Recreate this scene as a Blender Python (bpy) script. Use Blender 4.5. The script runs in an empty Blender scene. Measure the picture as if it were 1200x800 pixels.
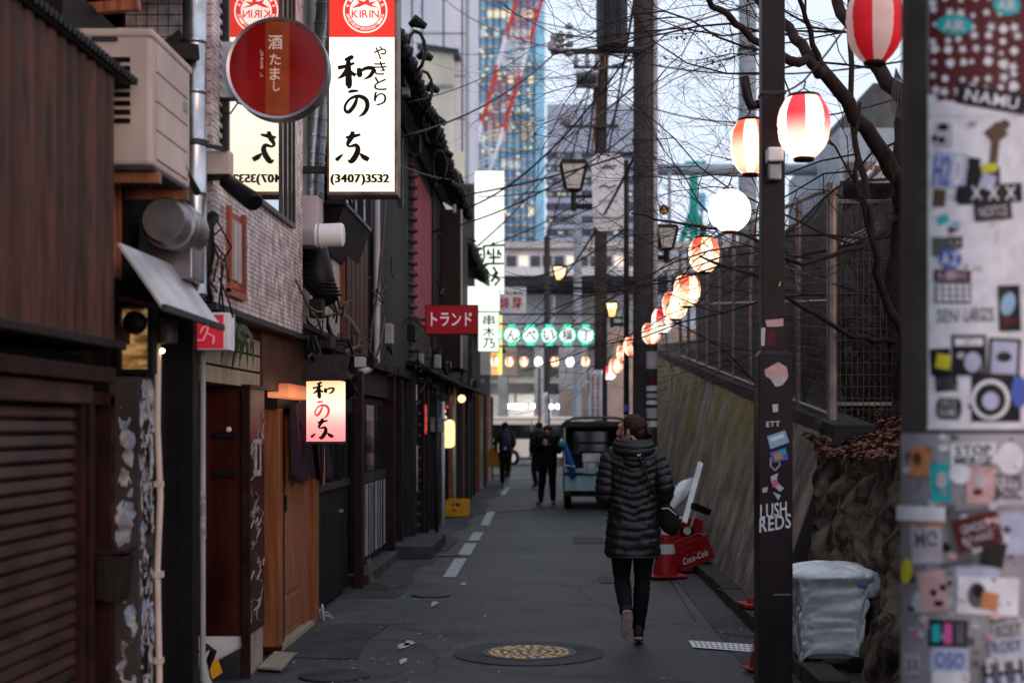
import bpy, bmesh, math, random
from mathutils import Vector, Matrix, noise
R = math.radians
rng = random.Random(7)
S = bpy.context.scene
C = S.collection
# ------------------------------------------------------------------ camera
# one-point perspective: camera 1.6 m above the road, looking straight down the alley (+Y), lens shifted
F = 1667.0; VX = 650.0; VY = 500.0; HC = 1.6
cam = bpy.data.cameras.new('camera'); camo = bpy.data.objects.new('camera', cam); C.objects.link(camo)
camo.location = (0, 0, HC); camo.rotation_euler = (R(90), 0, 0)
cam.sensor_width = 36; cam.lens = 50.0; cam.shift_x = -50/1200; cam.shift_y = 100/1200
cam.clip_start = 0.1; cam.clip_end = 3000
cam.dof.use_dof = True; cam.dof.focus_distance = 11.2; cam.dof.aperture_fstop = 1.75
S.camera = camo
# ------------------------------------------------------------------ sky and sun
w = bpy.data.worlds.new('World'); S.world = w; w.use_nodes = True
nt = w.node_tree; bg = nt.nodes['Background']
sky = nt.nodes.new('ShaderNodeTexSky'); sky.sky_type = 'NISHITA'; sky.sun_disc = False
SUN_EL, SUN_ROT = R(9), R(140)
sky.sun_elevation = SUN_EL; sky.sun_rotation = SUN_ROT; sky.air_density = 1.2; sky.dust_density = 2.5; sky.ozone_density = 2.0
mixn = nt.nodes.new('ShaderNodeMixRGB'); mixn.inputs[0].default_value = 0.78
mixn.inputs[2].default_value = (10.8, 11.9, 14.3, 1)        # thin even cloud
nt.links.new(sky.outputs[0], mixn.inputs[1]); nt.links.new(mixn.outputs[0], bg.inputs[0])
bg.inputs[1].default_value = 0.10
sun = bpy.data.lights.new('sun', 'SUN'); sun.energy = 0.8; sun.angle = R(22); sun.color = (1, .60, .47)
suno = bpy.data.objects.new('sun', sun); C.objects.link(suno)
sd = Vector((math.sin(SUN_ROT)*math.cos(SUN_EL), math.cos(SUN_ROT)*math.cos(SUN_EL), math.sin(SUN_EL)))
suno.rotation_euler = sd.to_track_quat('Z', 'Y').to_euler(); suno.location = (0, -5, 20)
S.view_settings.view_transform = 'Standard'; S.view_settings.look = 'None'
S.view_settings.exposure = 0.0; S.view_settings.gamma = 1.0
S.cycles.use_denoising = True
S.cycles.max_bounces = 5; S.cycles.diffuse_bounces = 3; S.cycles.glossy_bounces = 3; S.cycles.transparent_max_bounces = 6
S.cycles.sample_clamp_indirect = 3.0
# ------------------------------------------------------------------ pixel <-> place helpers (photo pixels, 1200 x 800)
def W(px, py, Y): return Vector(((px-VX)*Y/F, Y, HC-(py-VY)*Y/F))
def YX(px, X): return X*F/(px-VX)
def ZY(py, Y): return HC-(py-VY)*Y/F
def PX(px, py, X): return W(px, py, YX(px, X))
def GR(px, py, z=0.0): return W(px, py, F*(HC-z)/(py-VY))
# ------------------------------------------------------------------ object helpers
ORG = {}
def thing(name, label, cat, loc=(0, 0, 0), group=None, kind=None):
    o = bpy.data.objects.new(name, None); C.objects.link(o); o.empty_display_size = .1
    o.location = loc; ORG[o] = Vector(loc)
    if label: o['label'] = label
    if cat: o['category'] = cat
    if group: o['group'] = group
    if kind: o['kind'] = kind
    return o
class MB:
    def __init__(s): s.v = []; s.f = []; s.m = []; s.cm = 0
    def add(s, vs, fs):
        n = len(s.v); s.v += [tuple(v) for v in vs]; s.f += [tuple(i+n for i in f) for f in fs]; s.m += [s.cm]*len(fs); return s
    def box(s, x0, x1, y0, y1, z0, z1):
        return s.hexa([(x0,y0,z0),(x1,y0,z0),(x1,y1,z0),(x0,y1,z0),(x0,y0,z1),(x1,y0,z1),(x1,y1,z1),(x0,y1,z1)])
    def hexa(s, p): return s.add(p, [(0,3,2,1),(4,5,6,7),(0,1,5,4),(1,2,6,5),(2,3,7,6),(3,0,4,7)])
    def obox(s, c, a, b, d):
        c, a, b, d = map(Vector, (c, a, b, d))
        return s.hexa([c-a-b-d, c+a-b-d, c+a+b-d, c-a+b-d, c-a-b+d, c+a-b+d, c+a+b+d, c-a+b+d])
    def beam(s, p, q, wx, wz=None, up=(0,0,1)):
        p, q = Vector(p), Vector(q); wz = wz or wx; d = (q-p); up = Vector(up)
        sx = d.cross(up)
        if sx.length < 1e-6: sx = d.cross(Vector((0,1,0)))
        sx.normalize(); u = sx.cross(d).normalized()
        return s.obox((p+q)/2, sx*wx/2, d/2, u*wz/2)
    def tube(s, pts, r, n=8, caps=True):
        pts = [Vector(p) for p in pts]; k = len(pts)
        rs = r if isinstance(r, (list, tuple)) else [r]*k
        vs = []; prev = None
        for i, p in enumerate(pts):
            t = (pts[min(i+1, k-1)]-pts[max(i-1, 0)])
            if t.length < 1e-9: t = Vector((0,0,1))
            t.normalize()
            if prev is None:
                a = t.cross(Vector((0,0,1)))
                if a.length < .1: a = t.cross(Vector((1,0,0)))
            else: a = prev - t*prev.dot(t)
            if a.length < 1e-6: a = t.orthogonal()
            a.normalize(); prev = a; b = t.cross(a)
            for j in range(n):
                an = 2*math.pi*j/n; vs.append(p+(a*math.cos(an)+b*math.sin(an))*rs[i])
        fs = [(i*n+j, i*n+(j+1)%n, (i+1)*n+(j+1)%n, (i+1)*n+j) for i in range(k-1) for j in range(n)]
        if caps: fs += [tuple(range(n))[::-1], tuple(range((k-1)*n, k*n))]
        return s.add(vs, fs)
    def lathe(s, prof, c=(0,0,0), n=20, axis='Z', mats=None, sx=1, sy=1, caps=True):
        c = Vector(c); vs = []; k = len(prof)
        for (r, h) in prof:
            for j in range(n):
                a = 2*math.pi*(j+.5)/n; x, y = r*math.cos(a)*sx, r*math.sin(a)*sy
                vs.append(c+Vector({'Z':(x,y,h),'Y':(x,h,y),'X':(h,x,y)}[axis]))
        for i in range(k-1):
            for j in range(n):
                s.cm = mats(i, j) if mats else s.cm
                s.add([vs[i*n+j], vs[i*n+(j+1)%n], vs[(i+1)*n+(j+1)%n], vs[(i+1)*n+j]], [(0,1,2,3)])
        if not mats and caps:
            if prof[0][0] > 1e-5: s.add([vs[j] for j in range(n)], [tuple(range(n))[::-1]])
            if prof[-1][0] > 1e-5: s.add([vs[(k-1)*n+j] for j in range(n)], [tuple(range(n))])
        return s
    def prism(s, poly, d):
        poly = [Vector(p) for p in poly]; d = Vector(d); n = len(poly)
        return s.add(poly+[p+d for p in poly], [tuple(range(n))[::-1], tuple(range(n, 2*n))]+[(i,(i+1)%n,n+(i+1)%n,n+i) for i in range(n)])
    def quad(s, a, b, c, d): return s.add([a,b,c,d], [(0,1,2,3)])
    def poly(s, ps): return s.add(ps, [tuple(range(len(ps)))])
    def disc(s, c, r, n=24, ax=((1,0,0),(0,0,1)), ry=None):
        c = Vector(c); a = Vector(ax[0]); b = Vector(ax[1]); ry = ry or r
        return s.poly([c+a*r*math.cos(2*math.pi*i/n)+b*ry*math.sin(2*math.pi*i/n) for i in range(n)])
    def ring(s, c, r0, r1, n=28, ax=((1,0,0),(0,0,1))):
        c = Vector(c); a = Vector(ax[0]); b = Vector(ax[1])
        P = lambda r, i: c+a*r*math.cos(2*math.pi*i/n)+b*r*math.sin(2*math.pi*i/n)
        for i in range(n): s.quad(P(r0,i), P(r1,i), P(r1,i+1), P(r0,i+1))
        return s
    def mesh(s, name, mat, org=Vector(), smooth=False, fix=False):
        me = bpy.data.meshes.new(name)
        me.from_pydata([(v[0]-org.x, v[1]-org.y, v[2]-org.z) for v in s.v], [], s.f)
        for m in (mat if isinstance(mat, (list, tuple)) else [mat]): me.materials.append(m)
        if any(s.m): me.polygons.foreach_set('material_index', s.m)
        if fix:
            b = bmesh.new(); b.from_mesh(me); bmesh.ops.remove_doubles(b, verts=b.verts, dist=1e-5)
            bmesh.ops.recalc_face_normals(b, faces=b.faces); b.to_mesh(me); b.free()
        if smooth: me.polygons.foreach_set('use_smooth', [True]*len(me.polygons))
        return me
def finish(o, smooth, bev, sub=0):
    if smooth == 'auto':
        o.data.polygons.foreach_set('use_smooth', [True]*len(o.data.polygons))
        m = o.modifiers.new('e', 'EDGE_SPLIT'); m.split_angle = R(35)
    if sub:
        m = o.modifiers.new('s', 'SUBSURF'); m.levels = m.render_levels = sub
    if bev:
        m = o.modifiers.new('b', 'BEVEL'); m.width = bev; m.segments = 2; m.limit_method = 'ANGLE'
def part(name, mb, mat, parent, label=None, smooth=False, bev=0, kind=None, sub=0, fix=False):
    org = ORG[parent]
    me = mb.mesh(name, mat, org, smooth is True, fix or bool(smooth)) if isinstance(mb, MB) else mb
    o = bpy.data.objects.new(name, me); C.objects.link(o); o.parent = parent; ORG[o] = org
    if label: o['label'] = label
    if kind: o['kind'] = kind
    finish(o, smooth, bev, sub); return o
def inst(name, me, parent, loc, rot=None, scale=None, label=None):
    o = bpy.data.objects.new(name, me); C.objects.link(o); o.parent = parent
    o.location = Vector(loc)-ORG[parent]; ORG[o] = Vector(loc)
    if rot: o.rotation_euler = rot
    if scale: o.scale = scale
    if label: o['label'] = label
    return o
def solo(name, mb, mat, label=None, cat=None, group=None, kind=None, smooth=False, bev=0, sub=0, fix=False):
    xs = [v[0] for v in mb.v]; ys = [v[1] for v in mb.v]; zs = [v[2] for v in mb.v]
    org = Vector(((min(xs)+max(xs))/2, (min(ys)+max(ys))/2, min(zs)))
    me = mb.mesh(name, mat, org, smooth is True, fix or bool(smooth))
    o = bpy.data.objects.new(name, me); C.objects.link(o); o.location = org; ORG[o] = org
    if label: o['label'] = label
    if cat: o['category'] = cat
    if group: o['group'] = group
    if kind: o['kind'] = kind
    finish(o, smooth, bev, sub); return o
def copy_tree(o, parent=None, loc=None, label=None):
    c = o.copy(); C.objects.link(c)
    if parent: c.parent = parent
    if loc is not None: c.location = loc
    if label: c['label'] = label
    for ch in list(o.children): copy_tree(ch, c)
    return c
# ------------------------------------------------------------------ materials
def col4(c): return (c[0], c[1], c[2], 1)
def mat(name, c, rough=.6, metal=0, var=.3, sc=6, st=(1,1,1), bump=.15, bsc=None, c2=None, rnd=0, emit=None, es=0, spec=.2, d=4, amt=None):
    if max(c) < .25 and not emit: c = tuple(x*.46 for x in c); c2 = tuple(x*.75 for x in c2) if c2 else c2
    m = bpy.data.materials.new(name); m.use_nodes = True; n = m.node_tree.nodes; l = m.node_tree.links
    b = n['Principled BSDF']; b.inputs['Roughness'].default_value = rough; b.inputs['Metallic'].default_value = metal
    b.inputs['Specular IOR Level'].default_value = spec
    if var == 0 and not c2:
        b.inputs['Base Color'].default_value = col4(c)
    else:
        g = n.new('ShaderNodeNewGeometry'); mp = n.new('ShaderNodeMapping'); mp.inputs['Scale'].default_value = st
        l.new(g.outputs['Position'], mp.inputs[0]); no = n.new('ShaderNodeTexNoise'); no.inputs['Scale'].default_value = sc; no.inputs['Detail'].default_value = d
        l.new(mp.outputs[0], no.inputs[0])
        ra = n.new('ShaderNodeValToRGB'); l.new(no.outputs[0], ra.inputs[0])
        lo = tuple(x*(1-var) for x in c); hi = c2 or tuple(min(1, x*(1+var)) for x in c)
        ra.color_ramp.elements[0].position = .33; ra.color_ramp.elements[1].position = amt or .67
        ra.color_ramp.elements[0].color = col4(lo); ra.color_ramp.elements[1].color = col4(hi)
        out = ra.outputs[0]
        if rnd:
            oi = n.new('ShaderNodeObjectInfo'); mr = n.new('ShaderNodeMapRange'); mr.inputs[3].default_value = 1-rnd; mr.inputs[4].default_value = 1+rnd
            l.new(oi.outputs['Random'], mr.inputs[0]); mu = n.new('ShaderNodeVectorMath'); mu.operation = 'SCALE'
            l.new(out, mu.inputs[0]); l.new(mr.outputs[0], mu.inputs['Scale']); out = mu.outputs[0]
        l.new(out, b.inputs['Base Color'])
        if bump:
            n2 = n.new('ShaderNodeTexNoise'); n2.inputs['Scale'].default_value = bsc or sc*4; n2.inputs['Detail'].default_value = 5
            l.new(mp.outputs[0], n2.inputs[0]); bu = n.new('ShaderNodeBump'); bu.inputs['Strength'].default_value = bump; bu.inputs['Distance'].default_value = .02
            l.new(n2.outputs[0], bu.inputs['Height']); l.new(bu.outputs[0], b.inputs['Normal'])
        mr2 = n.new('ShaderNodeMapRange'); mr2.inputs[3].default_value = max(.05, rough-.12); mr2.inputs[4].default_value = min(1, rough+.12)
        l.new(no.outputs[0], mr2.inputs[0]); l.new(mr2.outputs[0], b.inputs['Roughness'])
    if emit:
        b.inputs['Emission Color'].default_value = col4(emit); b.inputs['Emission Strength'].default_value = es
    return m
def glow(name, c, s, base=None):        # paper or plastic lit from inside
    m = bpy.data.materials.new(name); m.use_nodes = True; b = m.node_tree.nodes['Principled BSDF']
    b.inputs['Base Color'].default_value = col4(base or c); b.inputs['Roughness'].default_value = .6
    b.inputs['Emission Color'].default_value = col4(c); b.inputs['Emission Strength'].default_value = s
    return m
def bulb_glow(name, c_in, c_out, s, rad, zc=0.0, base=None):   # brighter near the bulb, by distance in the object's own space
    m = glow(name, c_in, s, base or c_out); n = m.node_tree.nodes; l = m.node_tree.links; b = n['Principled BSDF']
    tc = n.new('ShaderNodeTexCoord'); sep = n.new('ShaderNodeSeparateXYZ'); l.new(tc.outputs['Object'], sep.inputs[0])
    mr = n.new('ShaderNodeMath'); mr.operation = 'SUBTRACT'; mr.inputs[1].default_value = zc; l.new(sep.outputs[2], mr.inputs[0])
    ab = n.new('ShaderNodeMath'); ab.operation = 'ABSOLUTE'; l.new(mr.outputs[0], ab.inputs[0])
    m2 = n.new('ShaderNodeMapRange'); m2.inputs[1].default_value = 0; m2.inputs[2].default_value = rad; m2.interpolation_type = 'SMOOTHSTEP'; l.new(ab.outputs[0], m2.inputs[0])
    mx = n.new('ShaderNodeMixRGB'); mx.inputs[1].default_value = col4(c_in); mx.inputs[2].default_value = col4(c_out); l.new(m2.outputs[0], mx.inputs[0]); l.new(mx.outputs[0], b.inputs['Emission Color'])
    return m
def glass(name, c=(.02,.025,.03), rough=.06, spec=.8):
    return mat(name, c, rough, 0, 0, spec=spec)
M = {}
M['asphalt'] = mat('asphalt', (.066,.065,.066), .52, 0, .4, 1.1, bump=.9, bsc=110, d=9, spec=.45)
M['kerbstrip'] = mat('concrete_strip', (.075,.075,.08), .7, 0, .4, 2.2, bump=.6, bsc=60, d=8)
M['pave'] = mat('old_concrete', (.10,.10,.105), .75, 0, .45, 2.5, bump=.5, bsc=50, d=8)
M['pave_l'] = mat('pale_concrete', (.16,.16,.17), .75, 0, .3, 3, bump=.4, bsc=50, d=8)
M['concrete'] = mat('concrete', (.2,.19,.185), .8, 0, .3, 2, bump=.3, bsc=30, d=7)
M['conc_d'] = mat('dark_concrete', (.09,.075,.07), .85, 0, .45, 1.6, bump=.4, bsc=20, d=8)
M['road_paint'] = mat('road_paint', (.66,.66,.68), .7, 0, .3, 9, c2=(.36,.36,.37), bump=.3, d=8, amt=.6)
M['brownwood'] = mat('brown_board', (.12,.046,.032), .5, 0, .6, 5, (6,6,.6), .3, rnd=.35)
M['copper_w'] = mat('copper_board', (.30,.095,.05), .5, 0, .4, 5, (6,6,.5), .3, rnd=.25)
M['darkwood'] = mat('dark_wood', (.03,.018,.014), .6, 0, .5, 5, (5,5,.6), .3, rnd=.35)
M['blackwood'] = mat('black_wood', (.018,.015,.016), .6, 0, .5, 5, (5,5,.6), .3, rnd=.3)
M['greywood'] = mat('grey_board', (.075,.07,.07), .75, 0, .45, 6, (8,8,.5), .4, rnd=.25)
M['redwood'] = mat('red_brown_panel', (.105,.02,.012), .38, 0, .55, 2.2, (3,3,.5), .12, rnd=.05)
M['orangewood'] = mat('orange_wood', (.252,.088,.034), .45, 0, .28, 4, (7,7,.5), .15, rnd=.08)
M['tanwood'] = mat('tan_wood', (.26,.10,.05), .45, 0, .3, 4, (7,7,.5), .15)
M['palewood'] = mat('pale_wood', (.3,.24,.17), .7, 0, .3, 4, (7,7,.5), .2)
M['black'] = mat('black_paint', (.012,.012,.014), .5, 0, .3, 8, bump=.05)
M['void'] = mat('dark_recess', (.008,.007,.007), .9, 0, .3, 8, bump=0)
M['polepaint'] = mat('dark_brown_paint', (.035,.02,.022), .38, 0, .3, 9, (1,1,.3), .08)
M['maroon'] = mat('maroon_paint', (.05,.013,.013), .5, 0, .5, 7, bump=.08)
M['shutter'] = mat('shutter_metal', (.12,.062,.058), .42, .3, .4, 3, (1,1,3), .1, rnd=.15)
M['tin'] = mat('tin_sheet', (.55,.55,.58), .42, .45, .25, 3, bump=.1)
M['galv'] = mat('galvanised', (.5,.5,.52), .3, .9, .3, 5, bump=.06)
M['galv_d'] = mat('dull_galvanised', (.28,.27,.28), .42, .8, .35, 5, bump=.1)
M['acpaint'] = mat('beige_casing', (.52,.43,.38), .5, 0, .15, 4, (1,1,.5), .03)
M['beige'] = mat('beige_plastic', (.55,.45,.38), .5, 0, .15, 5, bump=.03)
M['greyplastic'] = mat('grey_plastic', (.3,.3,.31), .5, 0, .15, 5, bump=.03)
M['white'] = mat('white_paint', (.72,.72,.73), .5, 0, .12, 4, bump=.03)
M['mauve'] = mat('mauve_panel', (.42,.37,.39), .55, 0, .15, 3, bump=.04)
M['cream'] = mat('cream_plaster', (.34,.3,.26), .85, 0, .4, 2.5, (1,1,.5), .3)
M['cream2'] = mat('cream_cladding', (.62,.58,.47), .7, 0, .1, .3, bump=0)
M['pinkwall'] = mat('pink_render', (.26,.06,.075), .8, 0, .2, 3, bump=.2)
M['tile'] = mat('glazed_tile', (.56,.46,.45), .25, 0, .45, 9, bump=.1, spec=.5)
M['grout'] = mat('dark_grout', (.03,.026,.026), .9, 0, .3, 8)
M['alum'] = mat('window_frame', (.14,.13,.14), .35, .7, .2, 5, bump=.03)
M['glassd'] = glass('dark_glass')
M['mirrorglass'] = mat('window_glass', (.02,.02,.022), .02, 0, 0, spec=1.0)
M['mirrorglass'].node_tree.nodes['Principled BSDF'].inputs['IOR'].default_value = 4.0
M['cable'] = mat('black_cable', (.01,.01,.011), .5, 0, 0)
M['hose'] = mat('pale_hose', (.24,.17,.13), .6, 0, .2, 8, bump=.1)
M['rooftile'] = mat('roof_tile', (.03,.03,.034), .4, 0, .4, 6, bump=.2)
M['moss'] = mat('moss', (.07,.085,.02), .95, 0, .5, 20, bump=.8)
M['pole_c'] = mat('pole_concrete', (.12,.1,.095), .8, 0, .3, 3, (1,1,.3), .25)
M['pole_b'] = mat('brown_pole', (.09,.06,.05), .7, 0, .35, 3, (1,1,.2), .2)
M['grease'] = mat('grey_metal', (.09,.09,.1), .5, .3, .3, 4, bump=.05)
M['steel'] = mat('steel', (.35,.34,.35), .35, .9, .2, 6, bump=.03)
M['rubber'] = mat('rubber', (.012,.012,.012), .8, 0, .3, 10, bump=.1)
M['red'] = mat('red_plastic', (.30,.014,.014), .4, 0, .15, 8, bump=.03)
M['yellow'] = mat('yellow_plastic', (.9,.42,.02), .45, 0, .15, 8, bump=.03)
M['inkk'] = mat('black_ink', (.01,.009,.01), .6, 0, 0)
M['inkw'] = mat('white_ink', (.75,.75,.75), .6, 0, 0)
M['inkr'] = mat('red_ink', (.5,.02,.03), .6, 0, 0)
def asphalt_detail(m):
    n = m.node_tree.nodes; l = m.node_tree.links; b = n['Principled BSDF']; src = b.inputs['Base Color'].links[0].from_socket; g = n.new('ShaderNodeNewGeometry')
    def mixc(a, fac, c):
        x = n.new('ShaderNodeMixRGB'); l.new(fac, x.inputs[0]); l.new(a, x.inputs[1]); x.inputs[2].default_value = col4(c); return x.outputs[0]
    def nz(sc, lo, hi, det=3, k=1.0):
        no = n.new('ShaderNodeTexNoise'); no.inputs['Scale'].default_value = sc; no.inputs['Detail'].default_value = det; l.new(g.outputs['Position'], no.inputs[0])
        r = n.new('ShaderNodeMapRange'); r.inputs[1].default_value = lo; r.inputs[2].default_value = hi; r.inputs[4].default_value = k; l.new(no.outputs[0], r.inputs[0]); return r.outputs[0], no
    a = mixc(src, nz(.45,.5,.62,8,.8)[0], (.052,.051,.054)); a = mixc(a, nz(95,.60,.68,2,.8)[0], (.17,.165,.16)); a = mixc(a, nz(240,.62,.70,2,.9)[0], (.22,.215,.21)); a = mixc(a, nz(1.7,.56,.66,8,.7)[0], (.011,.011,.012))
    di = n.new('ShaderNodeMixRGB'); di.inputs[0].default_value = .22; l.new(g.outputs['Position'], di.inputs[1]); l.new(nz(2.2,0,1,6)[1].outputs['Color'], di.inputs[2])
    vo = n.new('ShaderNodeTexVoronoi'); vo.feature = 'DISTANCE_TO_EDGE'; vo.inputs['Scale'].default_value = .55; l.new(di.outputs[0], vo.inputs[0])
    r = n.new('ShaderNodeMapRange'); r.inputs[1].default_value = .004; r.inputs[2].default_value = .011; r.inputs[3].default_value = .85; r.inputs[4].default_value = 0; l.new(vo.outputs[0], r.inputs[0]); a = mixc(a, r.outputs[0], (.006,.006,.006))
    l.new(a, b.inputs['Base Color'])
asphalt_detail(M['asphalt']); asphalt_detail(M['kerbstrip'])
# ------------------------------------------------------------------ lettering (flat print)
GL = {}
def load_glyphs(chars):
    obs = []
    for ch in sorted(set(chars)):
        cu = bpy.data.curves.new('glyph', 'FONT'); cu.body = ch; cu.size = 1; cu.resolution_u = 3; cu.offset = .013
        o = bpy.data.objects.new('glyph', cu); C.objects.link(o); obs.append((ch, o, cu))
    bpy.context.view_layer.update(); dg = bpy.context.evaluated_depsgraph_get()
    for ch, o, cu in obs:
        e = o.evaluated_get(dg); me = e.to_mesh()
        vs = [(v.co.x, v.co.y) for v in me.vertices]; fs = [tuple(p.vertices) for p in me.polygons]
        if vs:
            x0 = min(v[0] for v in vs); x1 = max(v[0] for v in vs)
            GL[ch] = (vs, fs, x0, x1, min(v[1] for v in vs), max(v[1] for v in vs))
        e.to_mesh_clear(); bpy.data.objects.remove(o); bpy.data.curves.remove(cu)
def textline(s, shear=0):      # -> verts (normalised to the unit square), faces
    x = 0; V = []; Fc = []
    for ch in s:
        if ch == ' ' or ch not in GL: x += .3; continue
        vs, fs, x0, x1, y0, y1 = GL[ch]
        if ord(ch) > 0x3000: ox = x; adv = 1.0
        else: ox = x-x0; adv = x1-x0+.09
        n = len(V); V += [(v[0]+ox+v[1]*shear, v[1]) for v in vs]; Fc += [tuple(i+n for i in f) for f in fs]; x += adv
    if not V: return [], []
    xa = min(v[0] for v in V); xb = max(v[0] for v in V); ya = min(v[1] for v in V); yb = max(v[1] for v in V)
    return [((v[0]-xa)/(xb-xa), (v[1]-ya)/max(1e-6, yb-ya)) for v in V], Fc
def text(mb, s, O, Rt, Up, shear=0, f=None):    # fill the parallelogram O + Rt + Up
    V, Fc = textline(s, shear)
    if f: mb.add([f(u, v) for u, v in V], Fc)
    else:
        O, Rt, Up = Vector(O), Vector(Rt), Vector(Up); mb.add([O+Rt*u+Up*v for u, v in V], Fc)
    return mb
def vtext(mb, s, O, Rt, Up, gap=.12):           # top to bottom
    O, Rt, Up = Vector(O), Vector(Rt), Vector(Up); n = len(s); h = 1/n
    for i, ch in enumerate(s):
        text(mb, ch, O+Up*(1-(i+1)*h+h*gap/2), Rt, Up*h*(1-gap))
    return mb
load_glyphs('やきとり和の酒たまぼし()0123456789KIRINBEERVFOGDTMSトランド座串木乃んべい横丁海老と香の店緋芽メカラビールCoca-ola4LUSHREDSNAMUAIXHPCQWYZ.x人民公園通渋谷飲食街組合火用心')
STK = {  # brush strokes in the unit square: points with half-widths
 '和': [[(.42,.99,.02),(.36,.93,.04),(.2,.86,.02)],[(.02,.62,.035),(.25,.68,.03),(.46,.77,.02)],[(.3,.92,.03),(.3,.55,.045),(.31,.1,.05),(.27,.04,.015)],
        [(.3,.66,.03),(.18,.42,.035),(.02,.3,.01)],[(.31,.58,.02),(.4,.46,.03),(.5,.4,.03)],[(.58,.62,.03),(.6,.42,.045),(.58,.34,.02)],[(.6,.5,.02),(.75,.6,.03),(.9,.62,.035),(.97,.56,.03),(.88,.38,.03),(.72,.28,.008)]],
 'の': [[(.2,.93,.02),(.35,.97,.035),(.6,.98,.02)],[(.55,.72,.03),(.45,.45,.045),(.25,.2,.045),(.1,.22,.035),(.08,.42,.03),(.28,.68,.03),(.6,.78,.04),(.88,.66,.05),(.95,.4,.05),(.82,.14,.04),(.6,.0,.008)]],
 '奈': [[(.3,.8,.02),(.5,.84,.035),(.74,.9,.02)],[(.52,1.0,.03),(.46,.8,.045),(.36,.6,.03),(.42,.52,.02),(.6,.56,.035),(.66,.42,.045),(.58,.2,.05),(.46,.05,.045),(.36,.1,.008)],
        [(.02,.08,.035),(.12,.18,.03),(.22,.28,.01)],[(.72,.3,.015),(.84,.18,.045),(.98,.1,.04)]],
}
def brush(mb, key, O, Rt, Up, dep=(0,0,0), k=1.25):
    O, Rt, Up, dep = map(Vector, (O, Rt, Up, dep))
    for si, st in enumerate(STK[key]):
        P = []
        n = len(st)
        for i in range(n-1):
            p0, p1, p2, p3 = st[max(i-1,0)], st[i], st[i+1], st[min(i+2,n-1)]
            for t in (0,.2,.4,.6,.8):
                P.append([.5*(2*p1[c]+(p2[c]-p0[c])*t+(2*p0[c]-5*p1[c]+4*p2[c]-p3[c])*t*t+(3*p1[c]-p0[c]-3*p2[c]+p3[c])*t**3) for c in range(3)])
        P.append(list(st[-1])); L = []; Q = []
        for i, p in enumerate(P):
            a = P[max(i-1,0)]; b = P[min(i+1,len(P)-1)]; dx, dy = b[0]-a[0], b[1]-a[1]; ln = math.hypot(dx,dy) or 1
            w_ = max(.006, p[2])*k; L.append((p[0]-dy/ln*w_, p[1]+dx/ln*w_)); Q.append((p[0]+dy/ln*w_, p[1]-dx/ln*w_))
        q = lambda u: O+Rt*u[0]+Up*u[1]+dep*si
        for i in range(len(P)-1): mb.quad(q(Q[i]), q(Q[i+1]), q(L[i+1]), q(L[i]))
    return mb
def curve_pts(p, q, sag, n=10):
    p, q = Vector(p), Vector(q)
    return [p.lerp(q, t/n)-Vector((0,0,1))*sag*4*(t/n)*(1-t/n) for t in range(n+1)]
# ================================================================== GROUND
mb = MB(); mb.quad((-400,-30,-.02),(400,-30,-.02),(400,1500,-.02),(-400,1500,-.02)); solo('ground', mb, M['conc_d'], kind='structure')
# alley road: a fine grid with gentle unevenness
def road_z(x, y): return .003*noise.noise(Vector((x*.5, y*.25, 0)))+.003
mb = MB(); nx, ny = 14, 150
vs = [(-1.75+3.35*i/nx+(.10*noise.noise(Vector((0, j*.3, 5))) if i == 0 else 0), 2+46*j/ny, road_z(-1.75+3.35*i/nx, 2+46*j/ny)) for j in range(ny+1) for i in range(nx+1)]
mb.add(vs, [(j*(nx+1)+i, j*(nx+1)+i+1, (j+1)*(nx+1)+i+1, (j+1)*(nx+1)+i) for j in range(ny) for i in range(nx)])
solo('alley_road', mb, M['asphalt'], kind='structure', smooth=True)
mb = MB(); mb.box(-60,60,47.5,72,-.3,.012); solo('cross_street', mb, M['asphalt'], kind='structure')
# left concrete strip with patches, and the kerb on the right, each stone a piece
mb = MB(); mb.box(-2.6,-1.62,2,46,-.3,.0)
ls = solo('left_pavement', mb, M['pave'], kind='structure')
y = 7.2; i = 0
while y < 44:
    ln = rng.uniform(1.1, 2.3); x1 = -1.42+rng.uniform(-.1,.1)+(.25 if i in (3,) else 0); pale = i in (3, 8)
    mb = MB(); a = rng.uniform(-.12,.12)
    mb.prism([(-2.0,y,-.05),(x1,y+a,-.05),(x1+rng.uniform(-.1,.12),y+ln*.5,-.05),(x1+rng.uniform(-.1,.1),y+ln+a*.3,-.05),(-2.0,y+ln-.015,-.05)], (0,0,.052+rng.uniform(0,.010)))
    part('concrete_patch', mb, M['pave_l'] if pale else M['pave'], ls); y += ln; i += 1
kb = thing('right_kerb', None, None, (1.6,24,0), kind='structure')
k0 = MB().box(-.09,.09,-.295,.295,-.1,.1).mesh('kerb_stone', M['conc_d'])
for j in range(64):
    o = inst('kerb_stone', k0, kb, (1.63+rng.uniform(-.006,.006), 4.4+j*.6, .012+rng.uniform(-.006,.006)), (0,0,R(rng.uniform(-.6,.6))))
mb = MB(); mb.box(1.26,1.54,3,44,-.1,.010); solo('gutter_strip', mb, M['kerbstrip'], kind='structure')
mb = MB(); mb.box(1.72,2.6,3,44,-.1,.05); solo('wall_foot_strip', mb, M['conc_d'], kind='structure')
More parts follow.
